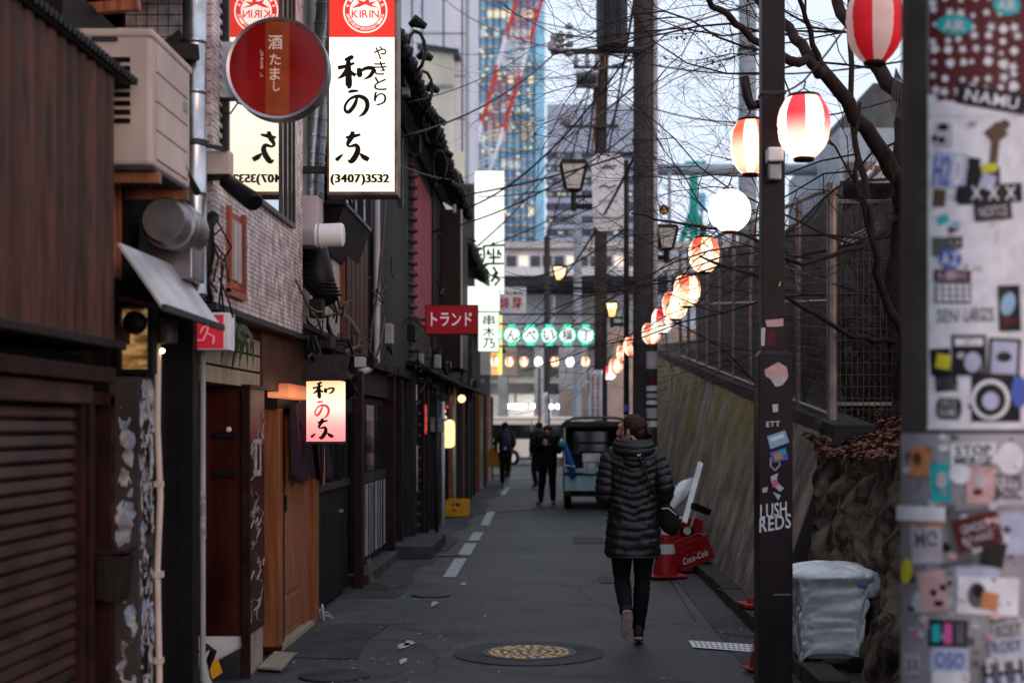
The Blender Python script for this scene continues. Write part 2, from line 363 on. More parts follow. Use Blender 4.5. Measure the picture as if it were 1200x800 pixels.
# painted marks
def ground_mark(name, pts, m, z=.012, **k):
    mb = MB(); mb.poly([(p.x, p.y, z) for p in [GR(*q) for q in pts]]); return solo(name, mb, m, **k)
dash = [[(519,677),(534,677),(547,655),(533,655)],[(536,651),(551,651),(559,637),(545,637)],[(548,634),(561,634),(567,624),(555,624)],[(563,616),(573,616),(580,600),(571,600)],[(586,580),(592,580),(598,571),(593,571)]]
dl = thing('edge_line', None, None, (-.9,20,0), kind='structure')
for q in dash:
    ps = [GR(*a) for a in q]; mb = MB(); mb.poly([(p.x,p.y,.012) for p in ps]); part('painted_dash', mb, M['road_paint'], dl)
mb = MB(); 
for _ in range(5):
    x = rng.uniform(-1.1,-.85); y_ = rng.uniform(9,14.5); a = rng.uniform(0,3)
    mb.poly([(x+.06*rng.uniform(.3,1)*math.cos(a+t), y_+.22*rng.uniform(.3,1)*math.sin(a+t), .0115) for t in (0,1,2,3.1,4.2,5.2)])
part('paint_scraps', mb, M['road_paint'], dl, kind='stuff')
def cover(px, py, r, m, ring=None, label='', seg=32, pattern=None):
    c = GR(px, py); t = thing('manhole_cover', label, 'manhole cover', (c.x, c.y, .02))
    if ring:
        mb = MB(); mb.lathe([(0,.0),(ring,.0),(ring,-.02)], (c.x,c.y,.011), 48); part('surround', mb, M['kerbstrip'], t)
    mb = MB(); mb.lathe([(r+.025,-.01),(r+.025,.006),(r,.007)], (c.x,c.y,.010), seg); part('rim', mb, M['grease'], t)
    mb = MB(); mb.lathe([(r,.0),(0,.0)], (c.x,c.y,.014), seg); part('lid', mb, m, t)
    if pattern:
        mb = MB(); prng = random.Random(4)
        for rr, n_ in ((.05,5),(.11,10),(.17,16),(.225,22),(.27,30)):
            for k in range(n_):
                a = 2*math.pi*(k+prng.uniform(-.25,.25))/n_; h = math.pi/n_*.72; w_ = .018*prng.uniform(.6,1.2)
                c0 = Vector((c.x,c.y,.0145))
                pts = [c0+Vector((math.cos(a+u)*(rr+v), math.sin(a+u)*(rr+v), 0)) for u, v in ((-h,-w_),(h,-w_*.5),(h*.8,w_),(-h*.6,w_*1.1))]
                mb.prism(pts, (0,0,.005))
        part('raised_pattern', mb, pattern, t)
    return t
M['brass'] = mat('worn_yellow_paint', (.95,.66,.20), .45, .1, .3, 5, c2=(1,.48,.16), bump=.2)
cover(620, 766, .31, M['grease'], .53, 'large round manhole cover with worn yellow relief pattern in the middle of the road', pattern=M['brass'])
b_ = M['brass'].node_tree.nodes['Principled BSDF']; b_.inputs['Metallic'].default_value = .3
for l_ in list(b_.inputs['Roughness'].links): M['brass'].node_tree.links.remove(l_)
b_.inputs['Roughness'].default_value = .34
M['rust'] = mat('rusty_iron', (.09,.035,.03), .6, .4, .4, 12, bump=.4)
cover(392, 793, .2, M['rust'], None, 'small dark reddish manhole cover at the bottom edge near the left buildings')
cover(505, 698, .16, M['brass'], None, 'small yellowish valve cover in the road beside the pale concrete patch')
cover(522, 651, .16, M['rust'], None, 'small brown valve cover beside the painted dashes and the concrete step')
for px0,px1,py0,py1,lb in ((672,706,629,637,'flat brown rectangular access cover in the road left of the woman'),(703,716,676,684,'small rusty square access cover behind the legs of the woman')):
    a = GR(px0,py1); b = GR(px1,py0); mb = MB(); mb.box(a.x,b.x,a.y,b.y,.0,.012); solo('access_cover', mb, M['rust'], lb, 'access cover', bev=.004)
M['notice_ink'] = mat('faded_print', (.30,.22,.23), .7, 0, .3, 20)
# stencilled white plate on the road
t = thing('road_notice', 'flat white printed notice stuck on the road near the lamp post base', 'road notice', GR(846,758))
q = [GR(807,752),GR(884,757),GR(886,766),GR(812,760)]; mb = MB(); mb.poly([(p.x,p.y,.014) for p in q][::-1]); part('sheet', mb, M['white'], t)
mb = MB()
for r_ in range(3):
    for c_ in range(11):
        u = .05+c_*.085; v = .15+r_*.28
        P = lambda u,v: (q[0]*(1-u)*(1-v)+q[1]*u*(1-v)+q[2]*u*v+q[3]*(1-u)*v)
        ps = [P(u,v),P(u+.05,v),P(u+.05,v+.16),P(u,v+.16)]; mb.poly([(p.x,p.y,.016) for p in ps][::-1])
part('print', mb, M['notice_ink'], t)
# thin joint lines and bits of litter
mb = MB()
for p,q_ in (((708,604),(728,600)),((815,727),(760,640)),((650,560),(560,566)),((520,606),(640,596))):
    a,b = GR(*p),GR(*q_); mb.beam((a.x,a.y,.006),(b.x,b.y,.006),.014,.010)
solo('tar_joints', mb, M['black'], kind='structure')
mb = MB(); lr = random.Random(3)
for _ in range(900):
    y_ = 6.5+lr.random()**1.6*30; x = lr.choice((-1,1,0)); x = (-1.35+lr.gauss(0,.28)) if x == -1 else (1.5+lr.gauss(0,.12)) if x == 1 else lr.uniform(-1.5,1.5)
    if x > 1.75 or x < -1.95: continue
    s = lr.uniform(.005,.018); a = lr.uniform(0,6.3); z = .013+(.08 if 1.54 < x < 1.72 else 0)+(.012 if x > 1.72 else 0)
    mb.poly([(x+s*math.cos(a+t_)*lr.uniform(.5,1.2), y_+s*math.sin(a+t_)*lr.uniform(.5,1.2), z+lr.uniform(0,.008)) for t_ in (0,1.3,2.6,4,5.2)])
M['litter'] = mat('paper_bits', (.3,.28,.26), .9, 0, .6, 30, bump=0)
solo('litter', mb, M['litter'], 'scattered scraps and dry bits over the road and pavement', 'litter', kind='stuff')
# ================================================================== RIGHT RETAINING WALL
M['wall'] = mat('stained_concrete', (.252,.19,.155), .9, 0, .55, 2.2, (1,1.2,.9), .8, bsc=22, d=10)
def wall_mat():
    m = M['wall']; n = m.node_tree.nodes; l = m.node_tree.links; b = n['Principled BSDF']
    src = b.inputs['Base Color'].links[0].from_socket
    g = n.new('ShaderNodeNewGeometry')
    def streak(sc, st, lo, hi):
        mp = n.new('ShaderNodeMapping'); mp.inputs['Scale'].default_value = st; l.new(g.outputs['Position'], mp.inputs[0])
        no = n.new('ShaderNodeTexNoise'); no.inputs['Scale'].default_value = sc; no.inputs['Detail'].default_value = 9; no.inputs['Roughness'].default_value = .62; no.inputs['Distortion'].default_value = .35; l.new(mp.outputs[0], no.inputs[0])
        r_ = n.new('ShaderNodeMapRange'); r_.inputs[1].default_value = lo; r_.inputs[2].default_value = hi; l.new(no.outputs[0], r_.inputs[0]); return r_.outputs[0]
    def mix(a, fac, c, mode='MIX'):
        x = n.new('ShaderNodeMixRGB'); x.blend_type = mode; l.new(fac, x.inputs[0]); l.new(a, x.inputs[1]); x.inputs[2].default_value = col4(c); return x.outputs[0]
    sep = n.new('ShaderNodeSeparateXYZ'); l.new(g.outputs['Position'], sep.inputs[0])
    up = n.new('ShaderNodeMapRange'); up.inputs[1].default_value = .5; up.inputs[2].default_value = 2.1; l.new(sep.outputs[2], up.inputs[0])
    mo = n.new('ShaderNodeMath'); mo.operation = 'MULTIPLY'; l.new(up.outputs[0], mo.inputs[0]); l.new(streak(.8, (1,.8,.5), .44, .60), mo.inputs[1])
    a = mix(src, mo.outputs[0], (.22,.18,.03))
    a = mix(a, streak(4.0, (1,1.6,.75), .56, .82), (.32,.26,.22))
    a = mix(a, streak(2.6, (1,1.6,.7), .47, .76), (.085,.066,.056))
    l.new(a, b.inputs['Base Color'])
wall_mat()
def wt(y): return 1.68+(y-12.8)*.0845        # wall top height
def wtx(y): return 2.3+(.0 if y < 25 else 0)
rw = thing('retaining_wall', None, None, (2.0,20,0), kind='structure')
mb = MB(); n_ = 46; rows = 8
for j in range(n_+1):
    y = 11.6+j*(36-11.6)/n_
    for i in range(rows+1):
        v = i/rows; z = wt(y)*v; x = 1.74+.56*v*(wt(y)/2.4 if False else 1)+.012*noise.noise(Vector((0,y*1.5,z*2)))
        mb.v.append((x, y, z))
mb.f = [(j*(rows+1)+i, j*(rows+1)+i+1, (j+1)*(rows+1)+i+1, (j+1)*(rows+1)+i) for j in range(n_) for i in range(rows)]; mb.m = [0]*len(mb.f)
part('wall_face', mb, M['wall'], rw, smooth=True)
mb = MB()
for j in range(17):
    y = 11.6+j*1.45; z0, z1 = wt(y), wt(y+1.42)
    mb.hexa([(2.27,y,z0-.1),(2.62,y,z0-.1),(2.62,y+1.42,z1-.1),(2.27,y+1.42,z1-.1),(2.27,y,z0+.04),(2.62,y,z0+.04),(2.62,y+1.42,z1+.04),(2.27,y+1.42,z1+.04)])
part('coping', mb, M['conc_d'], rw, bev=.01)
mb = MB(); mb.hexa([(1.74,11.55,0),(2.3,11.55,0),(2.3,11.6,0),(1.74,11.6,0),(2.26,11.55,1.5),(2.34,11.55,1.5),(2.34,11.6,1.5),(2.26,11.6,1.5)]); part('wall_end', mb, M['conc_d'], rw)
# rough rock wall nearer the camera, joined onto the wall end
M['rock'] = mat('rough_rock', (.11,.072,.055), .95, 0, .75, 4.5, bump=.7, bsc=5, d=9, c2=(.22,.16,.125), spec=.1)
rk = thing('rock_wall', None, None, (2.1,9,0), kind='structure'); mb = MB(); nj, ni = 230, 60
for j in range(nj+1):
    y = 4.5+7.3*j/nj
    for i in range(ni+1):
        v = i/ni; z = v*1.42; p = Vector((1.9+.36*v**.8, y, z))
        vor = noise.voronoi(Vector((y*3.1+.5*noise.noise(p*2),z*4.0,.3)))[0]; e = min(.28,vor[1]-vor[0])
        q = .7*noise.noise(Vector((y*1.7,z*1.8,0)))+.5*noise.noise(Vector((y*4+z,z*5-y,1)))+1.1*e+.4*noise.ridged_multi_fractal(Vector((y*5,z*6,2)),1,2,3,1,2)*.3+.16*noise.noise(Vector((y*13,z*14,2)))
        mb.v.append((p.x-.125*q+(.25 if i == ni else 0), y, z+.05*noise.noise(Vector((y*3,0,4)))*v**4+(.05 if i == ni else 0)))
mb.f = [(j*(ni+1)+i, j*(ni+1)+i+1, (j+1)*(ni+1)+i+1, (j+1)*(ni+1)+i) for j in range(nj) for i in range(ni)]; mb.m = [0]*len(mb.f)
part('rock_face', mb, M['rock'], rk, fix=True)
# earth bank above with dead leaves
M['earth'] = mat('dark_earth', (.04,.025,.018), .95, 0, .5, 5, bump=.8, bsc=30)
def bank_z(x, y):
    b = 1.36+max(0, x-2.2)*.42+.06*noise.noise(Vector((x*1.3,y*1.3,2)))
    if y > 11: b = max(b, (wt(y)-.1)*min(1,(y-11))+b*(1-min(1,y-11))+(x-2.6)*.12)
    return b
mb = MB(); nx, ny = 30, 60
mb.v = [(2.3+11*(i/nx)**1.5, 4+36*(j/ny)**1.4, bank_z(2.3+11*(i/nx)**1.5, 4+36*(j/ny)**1.4)-(0.0 if i else .0)) for j in range(ny+1) for i in range(nx+1)]
mb.f = [(j*(nx+1)+i, j*(nx+1)+i+1, (j+1)*(nx+1)+i+1, (j+1)*(nx+1)+i) for j in range(ny) for i in range(nx)]
mb.f = [f for f in mb.f if not (mb.v[f[0]][1] > 11.5 and mb.v[f[0]][0] < 2.45)]; mb.m = [0]*len(mb.f)
solo('earth_bank', mb, M['earth'], kind='structure', smooth=True)
M['leaf'] = mat('dead_leaf', (.15,.05,.03), .75, 0, .6, 14, c2=(.3,.13,.08), bump=.1)
mb = MB(); lr = random.Random(5)
for _ in range(9000):
    x = 2.15+lr.random()**1.3*2.6; y = lr.uniform(7.5,14.5)
    if y > 12.2 and x < 2.6: continue
    z = bank_z(x,y)+lr.uniform(.0,.05); s = lr.uniform(.03,.065); a = lr.uniform(0,6.3); tx, ty = lr.uniform(-.8,.8), lr.uniform(-.8,.8)
    u = Vector((math.cos(a),math.sin(a),tx*.6)).normalized()*s; v = Vector((-math.sin(a),math.cos(a),ty*.6)).normalized()*s*.45; c = Vector((x,y,z+.01)); k = Vector((0,0,s*.25))
    mb.add([c-u, c-v*.9+k, c+u, c+v*.9+k], [(0,1,2),(0,2,3)])
solo('fallen_leaves', mb, M['leaf'], 'drift of dead brown leaves on the bank above the rock wall', 'dead leaves', kind='stuff')
# fence on the wall
M['fencepost'] = mat('fence_post_steel', (.25,.19,.17), .45, .5, .3, 6, bump=.06)
M['wire'] = mat('fence_wire', (.16,.13,.12), .5, .6, 0)
fn = thing('mesh_fence', 'grey wire mesh fence with round posts on top of the retaining wall', 'fence', (2.35,20,2))
posts = [12.1,13.75,15.4,17.05,18.7,20.3,21.9,23.5,25.1,26.7]
for k, y in enumerate(posts):
    mb = MB(); top = wt(y)+2.05; mb.tube([(2.36,y,wt(y)-(.3 if k == 0 else .0)),(2.36,y,top)], .045 if k == 0 else .03, 10)
    p = part('post', mb, M['fencepost'], fn, smooth='auto')
    if k == 0:
        for z in (1.42,1.62): part('clamp', MB().box(2.22,2.42,12.03,12.17,z-.035,z+.035), M['grease'], p)
for h, r_ in ((2.02,.022),(1.05,.018),(.08,.018)):
    mb = MB(); mb.tube([(2.36,12.1,wt(12.1)+h),(2.36,26.7,wt(26.7)+h)], r_, 6); part('rail', mb, M['fencepost'], fn)
mb = MB(); y = 12.2
while y < 22:
    mb.beam((2.37,y,wt(y)+.08),(2.37,y,wt(y)+2.0),.004); y += .075
h = .12
while h < 2: mb.beam((2.366,12.1,wt(12.1)+h),(2.366,22,wt(22)+h),.004); h += .1
part('wire_mesh', mb, M['wire'], fn, kind='stuff')
ff = thing('cross_fence', 'dark grid fence running back from the tall corner post over the leafy bank', 'fence', (3.2,12.3,1.7))
mb = MB(); x = 2.42
while x < 4.4: mb.beam((x,12.3,bank_z(x,12.3)),(x,12.3,3.55),.005); x += .05
z = 1.75
while z < 3.6: mb.beam((2.4,12.295,z),(4.4,12.295,z),.005); z += .1
part('wire_grid', mb, M['wire'], ff, kind='stuff')
for x in (3.1,3.85): part('post', MB().tube([(x,12.33,1.5),(x,12.33,3.6)], .022, 8), M['fencepost'], ff)
for z in (1.8,3.55): part('rail', MB().beam((2.36,12.32,z),(4.4,12.32,z),.03), M['fencepost'], ff)
# dull concrete boundary wall behind the fence
mb = MB(); bw = thing('boundary_wall', None, None, (3.4,20,2), kind='structure')
M['backwall'] = mat('brown_grey_concrete', (.105,.08,.072), .85, 0, .25, 1.2, (1,1,.4), .3)
for k in range(9):
    y = 13.2+k*2.2; part('panel', MB().box(3.3,3.45,y+.01,y+2.19,1.2,wt(y)+2.15), M['backwall'], bw, bev=.01)
part('end_panel', MB().box(3.46,7.5,14.6,14.75,1.2,3.9), M['backwall'], bw)
# ================================================================== LEFT SIDE BUILDINGS
XL = -1.95
def body(root, x1, y0, y1, z1, m=None): return part('wall', MB().box(-7, x1, y0, y1, 0, z1), m or M['void'], root)
# ---- 1 corrugated tavern
b1 = thing('corrugated_tavern', 'low tavern clad in ribbed brown boards above a brown roller shutter, nearest on the left', 'building', (-3,4.8,0))
part('wall', MB().box(-7,-2.2,1.5,6.35,0,3.05), M['void'], b1)
bd = []
for v_ in range(1): bd = MB().prism([(0,-.058,0),(.006,-.058,0),(.042,-.034,0),(.042,.014,0),(.004,.034,0),(.004,.062,0),(0,.062,0)], (0,0,1.16)).mesh('rib_board', M['brownwood'])
y = 3.0
while y < 6.34: inst('rib_board', bd, b1, (XL-.03,y,1.985+rng.uniform(-.004,.004))); y += .12
part('backing', MB().box(-2.2,-1.985,2.9,6.40,1.99,3.1), M['brownwood'], b1)
part('end_cladding', MB().box(-2.9,-2.2,6.36,6.40,1.99,3.1), M['brownwood'], b1)
part('sill_beam', MB().box(-2.2,-1.93,2.5,6.42,1.945,1.985), M['darkwood'], b1, bev=.006)
rf = part('roof', MB().box(-7,-1.92,2.5,6.43,3.14,3.160), M['blackwood'], b1)
mb = MB(); y = 2.5                                                  # corrugated roof edge, one mesh of rounds
while y < 6.46:
    mb.tube([(-2.5,y,3.24),(-1.895,y,3.165)], .019, 6); y += .052
part('roof_corrugation', mb, M['rooftile'], rf)
part('header', MB().box(-2.2,-2.02,2.5,6.55,1.80,1.87), M['maroon'], b1, bev=.006)
part('fascia', MB().box(-2.4,-2.12,2.5,6.44,1.86,1.92), M['void'], b1)
part('shutter_box', MB().box(-2.25,-2.06,2.5,6.36,1.70,1.795), M['shutter'], b1, bev=.01)
sh = part('shutter', MB().box(-2.20,-2.16,2.6,6.31,0,1.70), M['void'], b1)
sl = MB().prism([(0,0,0),(.03,0,.006),(.034,0,.016),(.026,0,.05),(.006,0,.060),(0,0,.060)], (0,3.7,0)).mesh('slat', M['shutter'])
for k in range(27): inst('slat', sl, sh, (-2.155,2.61,.06+k*.0605))
part('shutter_guide', MB().box(-2.2,-2.10,6.315,6.36,0,1.70), M['maroon'], b1)
# side door between shutter and the papered pillar
part('door_frame', MB().box(-2.3,-2.09,6.40,6.46,0,1.74).box(-2.3,-2.09,6.70,6.76,0,1.74).box(-2.3,-2.09,6.40,6.76,1.70,1.76), M['maroon'], b1)
dr = part('door', MB().box(-2.3,-2.15,6.46,6.70,0,1.70), M['darkwood'], b1)
part('door_pane', MB().box(-2.15,-2.14,6.50,6.62,.95,1.6), M['glassd'], dr)
t = thing('wooden_mailbox', 'small dark red wooden box fixed to the door beside the papered pillar', 'mailbox', (-2.0,6.6,.75))
part('box', MB().hexa([(-2.12,6.56,.80),(-2.02,6.56,.78),(-2.02,6.74,.78),(-2.12,6.74,.80),(-2.12,6.56,1.02),(-1.99,6.56,1.0),(-1.99,6.74,1.0),(-2.12,6.74,1.02)]), M['darkwood'], t, bev=.006)
part('lid', MB().box(-2.13,-1.98,6.55,6.75,1.015,1.03), M['maroon'], t)
# upper dark volume and jumble behind the roof
ub = thing('dark_upper_storey', 'dark upper storey with timber overhang set back above the corrugated tavern', 'building', (-3.5,5,3.2))
part('wall', MB().box(-7,-2.75,2,7.6,3.2,6.8), M['void'], ub)
part('eave', MB().box(-2.9,-2.02,6.9,8.6,3.98,4.03), M['grease'], ub)
part('eave', MB().box(-3.4,-1.9,4.5,7.9,4.35,4.42), M['blackwood'], ub)
part('beam', MB().beam((-2.9,6.9,3.50),(-1.9,7.55,3.58),.08), M['darkwood'], ub)
part('beam', MB().beam((-2.9,7.7,3.18),(-1.92,7.7,3.48),.07), M['greywood'], ub)
part('beam', MB().beam((-3.0,6.85,3.55),(-2.0,6.85,3.63),.05), M['copper_w'], ub)
part('bracket', MB().beam((-2.55,7.4,3.2),(-1.98,7.55,3.68),.05), M['darkwood'], ub)
for k in range(9):
    mb = MB(); a = Vector((-2.8+rng.uniform(0,.5), 5.6+rng.uniform(0,1.4), 3.3+rng.uniform(0,.3))); b_ = a+Vector((rng.uniform(.1,.5),rng.uniform(-.2,.5),rng.uniform(-.1,.5)))
    pts = [a.lerp(b_, u/8)+Vector((0,0,.25*math.sin(math.pi*u/8))) for u in range(9)]
    mb.tube(pts, .008, 5); solo('roof_cable', mb, M['grease'], 'thin looped cable on the dark roof beside the air conditioner', 'cable', 'looped cables above the tavern roof')
# ---- air conditioner
ac = thing('air_conditioner', 'beige outdoor air conditioner unit on brackets above the tavern roof', 'air conditioner', (-2.03,6.86,2.78))
cs = part('casing', MB().box(-2.21,-1.85,6.52,7.22,2.80,3.42), M['acpaint'], ac, bev=.018)
part('top_cover', MB().box(-2.22,-1.84,6.51,7.23,3.385,3.425), M['acpaint'], ac, bev=.012)
for k in range(4):
    part('front_panel', MB().box(-1.85,-1.842,6.60,7.15,2.84+k*.135,2.84+k*.135+.128), M['acpaint'], cs, bev=.003)
for c_ in range(2):
    for k in range(8):
        part('louvre_slot', MB().box(-2.20+c_*.135,-2.08+c_*.135,6.512,6.52,2.99+k*.04,3.012+k*.04), M['void'], cs)
part('handle_recess', MB().box(-2.12,-2.0,6.505,6.512,3.365,3.385), M['grease'], cs)
part('logo_plate', MB().box(-1.842,-1.838,7.05,7.12,3.17,3.21), M['greyplastic'], cs)
part('cap', MB().box(-2.03,-1.99,6.6,6.66,3.425,3.45), M['beige'], ac)
for y in (6.6,7.1):
    part('bracket', MB().beam((-2.4,y,2.755),(-1.83,y,2.755),.05), M['tanwood'], ac)
part('tray', MB().box(-2.25,-1.84,6.53,7.21,2.78,2.80), M['grease'], ac)
# ---- narrow bay 2: copper boards, vent drum, awning, dark glass front
b2 = thing('dark_glass_bar', 'narrow bar front with dark glass and copper boards under a tin awning', 'building', (-3,7.3,0))
body(b2, -2.14, 6.80, 7.88, 3.1)
part('upper_wall', MB().box(-7,-2.2,6.36,7.95,1.9,3.6), M['darkwood'], b2)
cb = MB().box(0,.03,-.038,.038,0,.62).mesh('board', M['copper_w'])
for k in range(6): inst('board', cb, b2, (-2.15,6.50+k*.085,2.32))
t = thing('vent_drum', 'round grey metal exhaust duct lying above the tin awning', 'duct', (-2.0,7.2,2.5))
part('drum', MB().lathe([(.0,-.2),(.105,-.2),(.12,-.17),(.12,.0),(.13,.01),(.13,.05),(.12,.06),(.12,.24),(.0,.25)], (-1.93,7.22,2.62), 22, 'Y'), M['galv_d'], t, smooth='auto')
part('flange', MB().lathe([(.122,-.1),(.132,-.1),(.132,-.07),(.122,-.07)], (-1.93,7.22,2.62), 22, 'Y'), M['galv'], t, smooth='auto')
part('housing', MB().box(-2.14,-1.86,7.30,7.56,2.36,2.66), M['galv_d'], t, bev=.008)
part('elbow', MB().tube([(-1.98,6.9,2.75),(-1.9,6.9,2.86),(-1.86,7.1,2.9),(-1.86,7.4,2.82)], .02, 8), M['grease'], t, smooth=True)
aw = thing('tin_awning', 'small sloping white tin awning over the bar entrance', 'awning', (-1.9,6.9,2.1))
a,b_,c_,d_ = PX(139,284,-1.97), W(192,360,6.36), W(261,384,7.55), PX(210,313,-1.97)
nn = (b_-a).cross(d_-a).normalized()*-.012
part('sheet', MB().hexa([a,b_,c_,d_,a+nn,b_+nn,c_+nn,d_+nn]), M['tin'], aw)
part('edge', MB().beam(b_,c_,.022,.03), M['grease'], aw)
part('stay', MB().beam(a+Vector((0,.02,-.25)),b_+Vector((0,.02,0)),.02), M['maroon'], aw); part('stay', MB().beam(d_+Vector((0,-.02,-.25)),c_+Vector((0,-.02,0)),.02), M['maroon'], aw)
part('lintel', MB().box(-2.2,-2.06,6.36,7.0,2.00,2.08), M['darkwood'], b2)
M['amber'] = mat('amber_glass', (.35,.2,.06), .35, 0, .4, 9, (1,1,3), .3, emit=(1,.52,.16), es=.30)
def amber():
    m = M['amber']; n = m.node_tree.nodes; l = m.node_tree.links; g = n.new('ShaderNodeNewGeometry'); no = n.new('ShaderNodeTexNoise'); no.inputs['Scale'].default_value = 14; no.inputs['Detail'].default_value = 8
    mp = n.new('ShaderNodeMapping'); mp.inputs['Scale'].default_value = (1,1,2.5); l.new(g.outputs['Position'], mp.inputs[0]); l.new(mp.outputs[0], no.inputs[0]); r_ = n.new('ShaderNodeValToRGB'); l.new(no.outputs[0], r_.inputs[0])
    r_.color_ramp.elements[0].color = (.15,.06,.01,1); r_.color_ramp.elements[1].color = (1,.62,.25,1); r_.color_ramp.elements[0].position = .38; r_.color_ramp.elements[1].position = .62; l.new(r_.outputs[0], n['Principled BSDF'].inputs['Emission Color'])
amber()
wn = part('amber_window', MB().box(*[W(142,432,6.9).x, W(174,432,6.9).x], 6.9, 6.93, ZY(432,6.9), ZY(362,6.9)), M['amber'], b2)
wf = MB(); x0,x1,z0,z1 = W(142,0,6.88).x, W(174,0,6.88).x, ZY(433,6.88), ZY(360,6.88)
for q in ((x0-.02,x0,z0-.02,z1+.02),(x1,x1+.025,z0-.02,z1+.02),(x0,x1,z0-.02,z0),(x0,x1,z1,z1+.02)): wf.box(q[0],q[1],6.86,6.94,q[2],q[3])
part('frame', wf, M['black'], wn)
t = thing('round_wall_fan', 'round black fan or bell hanging in front of the amber window', 'fan', W(158,380,6.8))
part('disc', MB().lathe([(0,-.03),(.045,-.03),(.055,-.015),(.055,.015),(.045,.03),(0,.03)], W(158,378,6.8), 18, 'Y'), M['black'], t, smooth=True)
part('bar', MB().beam(W(146,374,6.8),W(190,374,6.8),.012), M['black'], t)
# papered pillar
t = thing('papered_pillar', 'pillar plastered with torn black and white stickers and scribbles', 'pillar', (-2.0,6.9,0))
part('post', MB().box(-2.13,-1.99,6.80,7.06,0,1.84), M['conc_d'], t)
M['scrawl_w'] = mat('torn_paper', (.26,.25,.27), .8, 0, .5, 18, c2=(.5,.48,.5), bump=.2); M['scrawl_b'] = mat('torn_blue_paper', (.22,.27,.36), .8, 0, .5, 18, bump=.2)
pr = random.Random(9)
for k in range(150):
    z = pr.uniform(.03,1.76); yy = pr.uniform(6.81,6.99); h = pr.uniform(.03,.14); w_ = pr.uniform(.03,.1)
    part('sticker', MB().prism([(-1.9905+k*.00005, min(7.055,max(6.802,yy+w_/2+w_*.6*pr.uniform(.6,1.1)*math.cos(a_+k))), min(1.83,z+h/2+h*.6*pr.uniform(.6,1.1)*math.sin(a_+k))) for a_ in (0,.9,1.9,3.1,4.2,5.2)], (.0015,0,0)), pr.choice([M['scrawl_w'],M['scrawl_w'],M['scrawl_w'],M['scrawl_b'],M['scrawl_w'],M['inkk']]), t)
for k in range(50):
    z = pr.uniform(.1,1.7); x = pr.uniform(-2.10,-2.05)
    part('sticker', MB().prism([(x+.03+.04*pr.uniform(.5,1.1)*math.cos(a_), 6.798-k*.00005, z+.06*pr.uniform(.5,1.1)*math.sin(a_)) for a_ in (0,.9,1.9,3.1,4.2,5.2)], (0,.0015,0)), pr.choice([M['scrawl_w'],M['scrawl_w'],M['scrawl_b'],M['conc_d']]), t)
mb = MB()
for k in range(110):
    z = pr.uniform(.1,1.75); yy = pr.uniform(6.83,7.0); mb.beam((-1.980,yy,z),(-1.980,yy+pr.uniform(-.04,.04),z+pr.uniform(-.05,.05)),.003,.009)
part('scribbles', mb, M['inkk'], t)
t = thing('drain_pipe', 'beige wall pipe with clips running up beside the papered pillar', 'pipe', (-1.99,7.0,0))
part('pipe', MB().tube([(-1.98,7.10,0),(-1.975,7.10,.35),(-1.985,7.10,.9),(-1.97,7.10,1.25),(-1.985,7.10,1.6),(-1.98,7.10,2.1)], .017, 10), M['beige'], t, smooth=True)
for z in (.42,.85,1.3): part('clip', MB().box(-2.01,-1.955,7.08,7.12,z,z+.03), M['beige'], t)
g = part('glass_front', MB().box(-2.14,-2.10,7.16,7.72,.12,1.95), M['glassd'], b2)
for q in ((7.14,7.18),(7.70,7.76),(7.42,7.45)): part('mullion', MB().box(-2.12,-2.05,q[0],q[1],.0,1.98), M['black'], g)
part('threshold', MB().box(-2.15,-2.0,7.14,7.76,0,.10), M['grease'], g)
part('post', MB().box(-2.12,-1.96,7.72,7.84,0,2.28), M['black'], b2, bev=.004)
t = thing('hooded_wall_lamp', 'dark cylindrical hooded lamp with a small lit bulb under the tin awning', 'wall lamp', W(197,400,7.0))
part('hood', MB().lathe([(.0,.0),(.04,-.005),(.05,-.03),(.05,-.125),(.046,-.13)], W(196,372,7.1)), M['grease'], t, smooth='auto')
M['bulb'] = glow('lit_bulb', (1,.8,.5), 12)
part('bulb', MB().lathe([(0,-.012),(.01,-.008),(.012,0),(.01,.008),(0,.012)], W(190,411,7.1), 10), M['bulb'], t)
# galvanised duct
t = thing('galvanised_duct', 'tall shiny galvanised duct in sections between the air conditioner and the red round sign', 'duct', (-1.93,7.6,2.3))
for k in range(9):
    z = 2.30+k*.27; part('section', MB().lathe([(.064,0),(.068,.006),(.068,.016),(.064,.022),(.064,.264),(.068,.268)], (-1.93,7.62,z), 18), M['galv'], t, smooth='auto')
part('bracket', MB().beam((-1.93,7.62,3.12),(-1.80,7.8,3.12),.02), M['grease'], t)
part('clamp', MB().lathe([(.066,0),(.078,.004),(.078,.03),(.066,.034)], (-1.93,7.62,3.10), 18), M['grease'], t, smooth='auto')
t = thing('grey_conduit', 'thin grey pipe with an elbow at its foot beside the red brown cabinet', 'pipe', (-1.98,7.9,0))
part('pipe', MB().tube([(-1.96,7.92,2.1),(-1.96,7.92,.32),(-1.95,7.92,.2),(-1.90,7.88,.1),(-1.84,7.85,.03),(-1.82,7.83,0)], [.016,.016,.03,.036,.036,.036], 10), M['greyplastic'], t, smooth=True)
part('warning_tape', MB().lathe([(.0175,0),(.0175,.26)], (-1.96,7.92,.98), 10), M['scrawl_w'], t)
